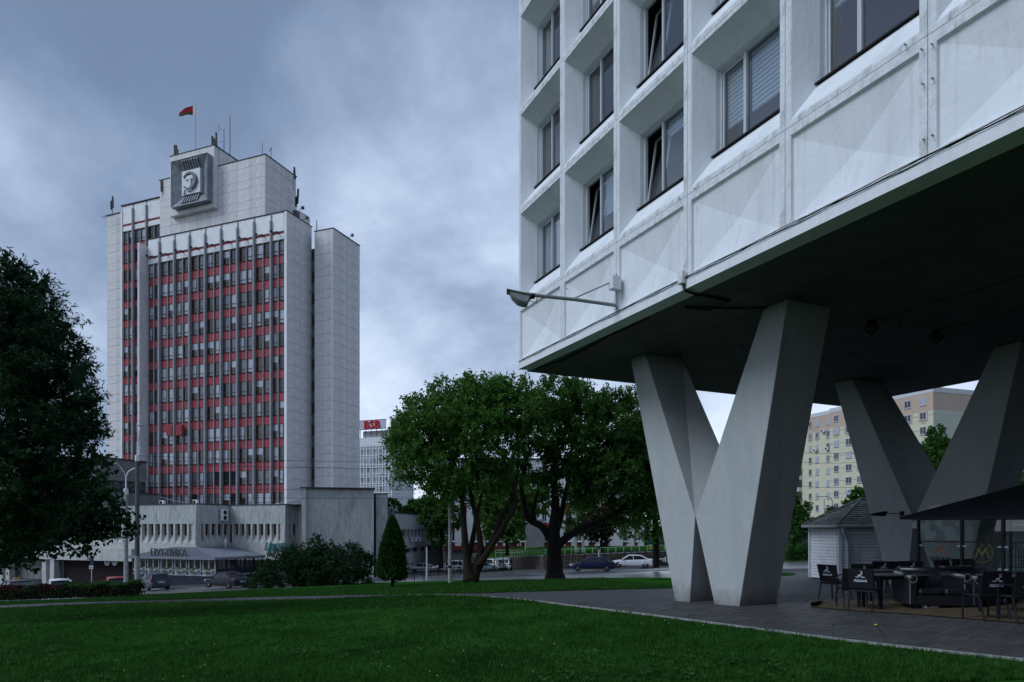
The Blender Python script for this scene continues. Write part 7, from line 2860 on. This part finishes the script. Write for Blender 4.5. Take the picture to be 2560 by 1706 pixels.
LOGO_W = logo_mesh(.27, WPR, WPR, 'printed_logo')
for i in range(3):
    x0, x1 = posts[i] + .05, posts[i + 1] - .05
    _, zr = cn(2350, 1354)
    _, zb0 = cn(2350, 1432)
    zr, zb0 = 1.36, .58
    gp = MB().quad((x0, 0, zb0), (x1, 0, zb0), (x1, 0, zr), (x0, 0, zr)).build('glass_panel', M['glass_clear'], CN)
    MB().quad((x0, 0, zr + .04), (x1, 0, zr + .04), (x1, 0, CZ - .11), (x0, 0, CZ - .11)).build('glass_panel', M['glass_clear'], CN)
    MB().box(posts[i] + .031, posts[i + 1] - .031, -.014, .014, zr + .002, zr + .032).build('rail', M['dark_metal'], CN)
    MB().box(posts[i] + .031, posts[i + 1] - .031, -.01, .01, zb0 - .03, zb0 - .004).build('rail', M['lamp_grey'], CN)
    cpm = MB()
    for xx in (x0 - .02, x1 - .06):
        for zz in (zr - .10, zr - .62):
            cpm.box(xx, xx + .08, -.016, -.004, zz, zz + .03)
    cpm.build('glass_clamp', M['frame_grey'], CN)
    if i != 1:
        me = logo_mesh(.56, PRNT, ORNG, 'printed_logo')
        link('printed_logo', me, gp, ((x0 + x1) / 2 + (.02 if i == 0 else .15), -.008, .90))
    else:
        ex, ez = (x0 + x1) / 2 - .0, 1.14
        em = MB()

        def ring(r, w, n=28):
            a0_ = []
            for k in range(n):
                t = 2 * math.pi * k / n
                a0_ += [(ex + (r - w) * math.cos(t), -.006, ez + (r - w) * math.sin(t)), (ex + r * math.cos(t), -.006, ez + r * math.sin(t))]
            em.add(a0_, [(2 * k, 2 * k + 1, (2 * k + 3) % (2 * n), (2 * k + 2) % (2 * n)) for k in range(n)])
        ring(.25, .012)
        for P_ in ([(-.7, -.5), (-.55, -.5), (-.38, .2), (0, -.45), (.38, .2), (.55, -.5), (.7, -.5), (.42, .5), (.3, .5), (0, -.12), (-.3, .5), (-.42, .5)],):
            a, b = flat_poly(P_, .22, ex, ez, -.006)
            em.add(a, b)
        for (cx_, cz_, r) in ((0, .15, .05), (0, -.16, .05), (-.15, -.10, .03), (.15, -.10, .03), (-.15, .13, .03), (.15, .13, .03), (.19, .02, .03), (-.19, .02, .03)):
            ox_, oz_ = ex, ez
            for q_ in range(12):
                t0, t1 = 2 * math.pi * q_ / 14, 2 * math.pi * (q_ + 1) / 14
                em.add([(ox_ + cx_ + rr * math.cos(t), -.006, oz_ + cz_ + rr * math.sin(t)) for rr, t in ((r, t0), (r, t1), (r - .011, t1), (r - .011, t0))], [(0, 1, 2, 3)])
        em.build('printed_emblem', GOLDP, gp)
# a second row of screens deeper in the terrace
for i in range(2):
    x0, x1 = posts[i] + .1, posts[i + 1] - .02
    MB().quad((x0, 4.03, .2), (x1, 4.03, .2), (x1, 4.03, 1.5), (x0, 4.03, 1.5)).build('glass_panel', M['glass_clear'], CN)

# ------------------------------------------------------------------ terrace furniture
CFAB = mat('chair_cloth', (.014, .014, .018), .85, .2, 30, .2, 90)
CFRM = mat('chair_frame', (.012, .013, .020), .4, .2, 15)


def chair_parts(t):
    MB().box(-.235, .235, -.21, .23, .425, .455).build('seat', CFAB, t, bevel=.012)
    b = MB()
    b.hexa([(-.24, -.235, .47), (.24, -.235, .47), (.24, -.205, .47), (-.24, -.205, .47), (-.255, -.345, .90), (.255, -.345, .90), (.255, -.320, .90), (-.255, -.320, .90)])
    bo = b.build('backrest', CFAB, t, bevel=.008)
    lg = link('printed_logo', LOGO_W, bo, (0, -.2985, .625), (math.radians(14.3), 0, 0))
    for sx in (-1, 1):
        f = MB()
        f.tube([(sx * .245, .22, 0), (sx * .25, .20, .44)], .017, 6)
        f.build('leg', CFRM, t)
        f = MB()
        f.tube([(sx * .235, -.33, 0), (sx * .25, -.20, .44), (sx * .26, -.335, .90)], .017, 6)
        f.build('leg', CFRM, t)
        a = MB()
        a.tube([(sx * .25, .20, .44), (sx * .27, .19, .64), (sx * .27, .15, .66), (sx * .265, -.25, .65)], .015, 6)
        a.build('armrest', CFRM, t)
    s = MB()
    s.tube([(-.25, .2, .42), (.25, .2, .42)], .013, 5)
    s.tube([(-.25, -.2, .42), (.25, -.2, .42)], .013, 5)
    s.build('stretcher', CFRM, t)


chairs = [
    (2088, 1503, 62, 'black terrace chair with a dim deer print, outermost on the left'),
    (2128, 1523, 10, 'black terrace chair nearest the rug corner, its white print square to the viewer'),
    (2165, 1526, 48, 'black terrace chair turned aside, right of the one nearest the rug corner'),
    (2142, 1500, 4, 'black terrace chair behind the nearest pair, only its deer print showing over them'),
    (2198, 1489, 10, 'black terrace chair in the far row under the pillar, left of three'),
    (2228, 1488, -4, 'black terrace chair with a faint print, middle of three in the far row'),
    (2266, 1490, 8, 'black terrace chair in the far row under the pillar, right of three'),
    (2383, 1492, 160, 'black chair behind the glass screens, left one, just before the middle post'),
    (2424, 1490, 190, 'black chair behind the glass screens, right one, under the round emblem'),
    (2460, 1550, -3, 'black terrace chair with a bright white print, directly right of the armchair'),
    (2552, 1557, 6, 'black terrace chair cut by the right picture edge, with a bright white print'),
]
proto = None
for u, v, az, lab in chairs:
    p = hit(u, v)
    p.z += .005
    if proto is None:
        proto = empty('terrace_chair', p, -math.radians(az), lab, 'chair', 'chairs of the café terrace')
        chair_parts(proto)
    else:
        c = copy_tree(proto, None, p, (0, 0, -math.radians(az)))
        c['label'] = lab


def table(u, v, w, d, rz, lab):
    p = hit(u, v)
    t = empty('terrace_table', p, rz, lab, 'table', 'tables of the café terrace')
    MB().box(-w / 2, w / 2, -d / 2, d / 2, .715, .745).build('tabletop', mat('table_dark', (.05, .055, .06), .28, .2, 5), t, bevel=.006)
    for sx in (-1, 1):
        for sy in (-1, 1):
            MB().box(sx * (w / 2 - .06) - .025, sx * (w / 2 - .06) + .025, sy * (d / 2 - .06) - .025, sy * (d / 2 - .06) + .025, 0, .714).build('leg', CFRM, t)
    MB().box(-w / 2 + .06, w / 2 - .06, -d / 2 + .05, -d / 2 + .07, .64, .713).build('apron', CFRM, t)
    return t


table(2236, 1522, 1.15, .75, .05, 'dark terrace table in front, right of the nearest chairs')
table(2208, 1502, 1.05, .7, .02, 'dark terrace table behind the front one, before the far row of chairs')
table(2516, 1538, .75, .7, -.1, 'dark terrace table between the two bright printed chairs')

# leather sofas
LEA = mat('black_leather', (.010, .012, .017), .32, .3, 6, .25, 25, spec=.7)


def sofa(p, rz, w, lab, name='sofa', cat='sofa'):
    t = empty(name, p, rz, lab, cat)
    MB().box(-w / 2 + .16, w / 2 - .16, -.42, .25, .08, .30).build('base', LEA, t, bevel=.02)
    n = 2 if w > 1.3 else 1
    cw = (w - .40) / n
    for i in range(n):
        MB().box(-w / 2 + .20 + i * cw + .01, -w / 2 + .20 + (i + 1) * cw - .01, -.44, .22, .302, .43).build('cushion', LEA, t, bevel=.04)
    b = MB()
    b.smooth = True
    ny, nz = 12, 7
    cols = int(w / .07)
    vs = []
    tuft = []
    for i in range(cols + 1):
        x = -w / 2 + .12 + (w - .24) * i / cols
        for k in range(nz + 1):
            s = k / nz
            z = .42 + .36 * s
            y = .22 + .06 * math.sin(s * math.pi * .5) - .05 * math.sin(s * math.pi)
            # diamond quilting
            q = math.cos(2 * math.pi * (i / 2.6 + k / 3.5)) + math.cos(2 * math.pi * (i / 2.6 - k / 3.5))
            y += -.014 * q
            vs.append((x, y, z))
    fs = [(i * (nz + 1) + k, (i + 1) * (nz + 1) + k, (i + 1) * (nz + 1) + k + 1, i * (nz + 1) + k + 1) for i in range(cols) for k in range(nz)]
    b.add(vs, fs)
    b.build('tufted_back', LEA, t)
    MB().box(-w / 2 + .1, w / 2 - .1, .30, .42, .08, .76).build('back_shell', LEA, t, bevel=.03)
    r = MB()
    r.smooth = True
    r.tube([(-w / 2 + .1, .34, .78), (w / 2 - .1, .34, .78)], .075, 10)
    r.build('back_roll', LEA, t)
    bt = MB()
    for i in range(int(w / .16)):
        for k in range(3):
            x = -w / 2 + .22 + .16 * i + (.08 if k % 2 else 0)
            if x < w / 2 - .2:
                bt.lathe([(.002, -.008), (.016, 0), (.002, .008)], (x, .185 - .004 * k, .50 + .09 * k), 6)
    prop(bt.build('button', mat('button_leather', (.03, .034, .045), .2, .1, 9, spec=.9), t), kind='stuff')
    for sx in (-1, 1):
        a = MB()
        x0, x1 = sorted((sx * (w / 2 - .17), sx * (w / 2 - .02)))
        a.box(x0, x1, -.44, .42, .08, .60)
        a.build('arm', LEA, t, bevel=.02)
        a = MB()
        a.smooth = True
        a.tube([(sx * (w / 2 - .08), -.46, .64), (sx * (w / 2 - .08), .42, .68)], .095, 12)
        a.build('arm_roll', LEA, t)
        nl = MB()
        for k in range(12):
            nl.lathe([(.002, -.008), (.013, 0), (.002, .008)], (sx * (w / 2 - .03), -.452, .12 + .04 * k), 6)
            ang_ = k / 12 * 2 * math.pi
            nl.lathe([(.002, -.008), (.013, 0), (.002, .008)], (sx * (w / 2 - .08) + .08 * math.cos(ang_), -.462, .64 + .08 * math.sin(ang_)), 6)
        prop(nl.build('nail_head', M['frame_grey'], t), kind='stuff')
    for sx in (-1, 1):
        for sy in (-.36, .34):
            MB().cyl((sx * (w / 2 - .2), sy, 0), (sx * (w / 2 - .2), sy, .085), .03, .035, 8).build('foot', M['black'], t)
    return t


sofa(hit(2340, 1519), math.radians(-10), 1.42, 'black buttoned leather sofa behind the terrace tables')
sofa(hit(2433, 1520) + Vector((.12, .35, 0)), math.radians(8), 1.0, 'black buttoned leather armchair right of the sofa', 'armchair', 'armchair')

# rug with a curled corner
RUGM = mat('rug_weave', (.10, .075, .045), .95, .35, 8, .8, 60, stretch=(1, 6, 1), stain=(.05, .04, .03), stain_amt=.7, stain_scale=2)
ra = [hit(u, v) for u, v in ((2024, 1520.5), (2151, 1532), (2260, 1540), (2435, 1552.5), (2560, 1562))] + [Vector((12.4, 12.2, 0))]
rbk = [hit(u, v) for u, v in ((2044, 1509), (2130, 1508), (2260, 1506), (2435, 1508), (2560, 1508))] + [Vector((15.0, 14.6, 0))]
rg_ = sheet('rug', ra, rbk, .022, RUGM, 60, 6, kind=None)
prop(rg_, 'worn tan woven rug lying on the pavers under the terrace furniture', 'rug')
c0_, c1_ = hit(2024, 1520.5), hit(2046, 1508.5)
cur = MB()
cur.smooth = True
d_ = (hit(2151, 1532) - c0_).normalized()
for k in range(9):
    a = math.pi * 1.15 * k / 8
    for q, r in ((c0_, .055), (c1_, .03)):
        o = Vector((d_.x, d_.y, 0)) * (.30 - .02 * k + (.0 if k == 0 else 0)) * 0
        cur.v.append(tuple(q + Vector((d_.x, d_.y, 0)) * (.10 - r * math.sin(a) * 1.3) + Vector((0, 0, .028 + r * (1 - math.cos(a))))))
for k in range(8):
    cur.f.append((2 * k, 2 * k + 1, 2 * k + 3, 2 * k + 2))
    cur.mi.append(0)
    cur.sm.append(True)
cur.build('curled_corner', RUGM, rg_)

p = hit(2326, 1526)
t = empty('carton', p + Vector((0, 0, .025)), .1, 'small white printed carton lying on the rug under the sofa front', 'carton')
MB().box(-.15, .15, -.06, .06, 0, .105).build('box', mat('carton_white', (.40, .40, .42), .8, .1, 10), t, bevel=.004)
MB().box(-.13, -.03, -.064, -.0605, .02, .085).build('print', mat('carton_red', (.22, .05, .07), .8, .2, 20), t)
MB().box(.0, .11, -.064, -.0605, .05, .08).build('print', mat('carton_pink', (.3, .16, .18), .8, .2, 20), t)

# fronds
def frond(u, v, yy_, n, ln, lab):
    p = at(u, yy_)
    h0_ = EYE + (VH - v) / F * yy_ - p.z
    t = empty('potted_plant', p, 0, lab, 'plant', 'plants of the café terrace')
    MB().hexa([(-.14, -.14, 0), (.14, -.14, 0), (.14, .14, 0), (-.14, .14, 0), (-.2, -.2, max(.3, h0_ - .1)), (.2, -.2, max(.3, h0_ - .1)), (.2, .2, max(.3, h0_ - .1)), (-.2, .2, max(.3, h0_ - .1))]).build('pot', M['black'], t, bevel=.01)
    mb = MB()
    rr = random.Random(int(u))
    for k in range(n):
        a = rr.uniform(0, 2 * math.pi)
        l = ln * rr.uniform(.6, 1.2)
        pts = [Vector((0, 0, h0_ - .12))]
        for s in range(1, 6):
            f = s / 5
            pts.append(Vector((math.cos(a) * l * f, math.sin(a) * l * f, h0_ - .12 + l * (.9 * f - 1.1 * f * f))))
        w_ = .012
        sd = Vector((-math.sin(a), math.cos(a), 0)) * w_
        for q0, q1 in zip(pts, pts[1:]):
            mb.quad(q0 - sd, q1 - sd, q1 + sd, q0 + sd)
    mb.build('fronds', M['leaf_bright'], t)


frond(2338, 1441, 16.3, 26, .42, 'arching plant behind the sofa back, before the first glass screen')
frond(2520, 1455, 15.2, 34, .50, 'arching green plant right of the armchair, at the third post')
frond(2470, 1425, 17.8, 30, .34, 'dark plant behind the glass screen with the round emblem')

# iron arched fence behind the right screen
t = empty('arched_fence', at(2520, 18.6), KRZ, 'black iron fence with pointed arches behind the right glass screen', 'fence')
g0 = -t.location.z
mb = MB()
for i in range(5):
    x = .1 + i * .30
    mb.tube([(x, 0, .55), (x, 0, 1.05), (x + .03, 0, 1.13), (x + .09, 0, 1.22), (x + .15, 0, 1.13), (x + .18, 0, 1.05), (x + .18, 0, .55)], .009, 5)
mb.build('arch', M['black'], t)
mb = MB()
for i in range(10):
    mb.cyl((.04 + i * .15, 0, .0), (.04 + i * .15, 0, 1.15), .007, n=5)
mb.build('bar', M['black'], t)
mb = MB()
for z in (.1, .57, .86):
    mb.box(0, 1.55, -.012, .012, z, z + .02)
mb.build('rail', M['black'], t)

# floodlights on the rear pillar
for (u, v, y_, du, lab) in ((2198, 1283, 21.2, 68, 'dark floodlight on a thin arm beside the rear pillar, over the kiosk eave'), (2322, 1200, 22.5, -16, 'small dark floodlight tucked into the fork of the rear pillar')):
    p = at(u, y_, v)
    t = empty('floodlight', p, 0, lab, 'floodlight', 'floodlights on the rear pillar')
    MB().hexa([(-.22, -.12, -.08), (.16, -.12, -.10), (.16, .12, -.10), (-.22, .12, -.08), (-.24, -.12, -.02), (.20, -.12, .06), (.20, .12, .06), (-.24, .12, -.02)]).build('lamp_head', M['black'], t, bevel=.012)
    MB().tube([(.15, 0, 0), (.4 if du > 0 else .1, .0, -.02), (du * y_ / F, .25, -.02)], .014, 5).build('arm', M['dark_metal'], t)
    MB().box(du * y_ / F - .05, du * y_ / F + .05, .2, .3, -.08, .06).build('bracket', M['dark_metal'], t)

# pale patches where the rear pillar was painted over
PT = mat('paint_patch', (.58, .61, .62), .85, .05, 4)


def on_pillar(u, v, off=10.845):
    r = (u - UC) / F
    c, s = math.cos(RZ), math.sin(RZ)
    bx, by = K0.x - s * off, K0.y + c * off
    tt_ = (r * by - bx) / (c - r * s)
    yy = by + s * tt_
    return tt_, EYE + (VH - v) / F * yy


def zpatch(polys):
    for pts in polys:
        px2 = [(2240 + x * .2168, 1240 + y * .2168) for x, y in pts]
        q = [on_pillar(u, v) for u, v in px2]
        # soften the outline
        n = len(q)
        out = []
        for i in range(n):
            p0, p1, p2, p3 = q[i - 1], q[i], q[(i + 1) % n], q[(i + 2) % n]
            for t in (0, .33, .66):
                out.append(tuple(.5 * (2 * p1[k] + (p2[k] - p0[k]) * t + (2 * p0[k] - 5 * p1[k] + 4 * p2[k] - p3[k]) * t * t + (3 * p1[k] - p0[k] - 3 * p2[k] + p3[k]) * t ** 3) for k in (0, 1)))
        a, b = flat_poly(out, 1.0)
        m_ = MB()
        m_.add([(x, 10.842, z) for x, _, z in a], b)
        m_.build('paint_patch', PT, RB)


zpatch([[(185, 330), (215, 290), (270, 300), (330, 330), (335, 270), (375, 255), (392, 320), (388, 400), (440, 400), (470, 430), (440, 495), (380, 510), (330, 480), (330, 410), (250, 380), (190, 370)],
        [(445, 300), (490, 280), (540, 300), (540, 355), (640, 350), (690, 380), (690, 430), (740, 440), (740, 510), (560, 510), (565, 420), (500, 400), (480, 345), (450, 330)],
        [(680, 310), (705, 297), (728, 315), (725, 345), (690, 348)],
        [(810, 370), (845, 348), (875, 370), (890, 470), (885, 540), (830, 590), (800, 540), (800, 440)],
        [(380, 130), (430, 110), (520, 102), (520, 118), (380, 152)]])
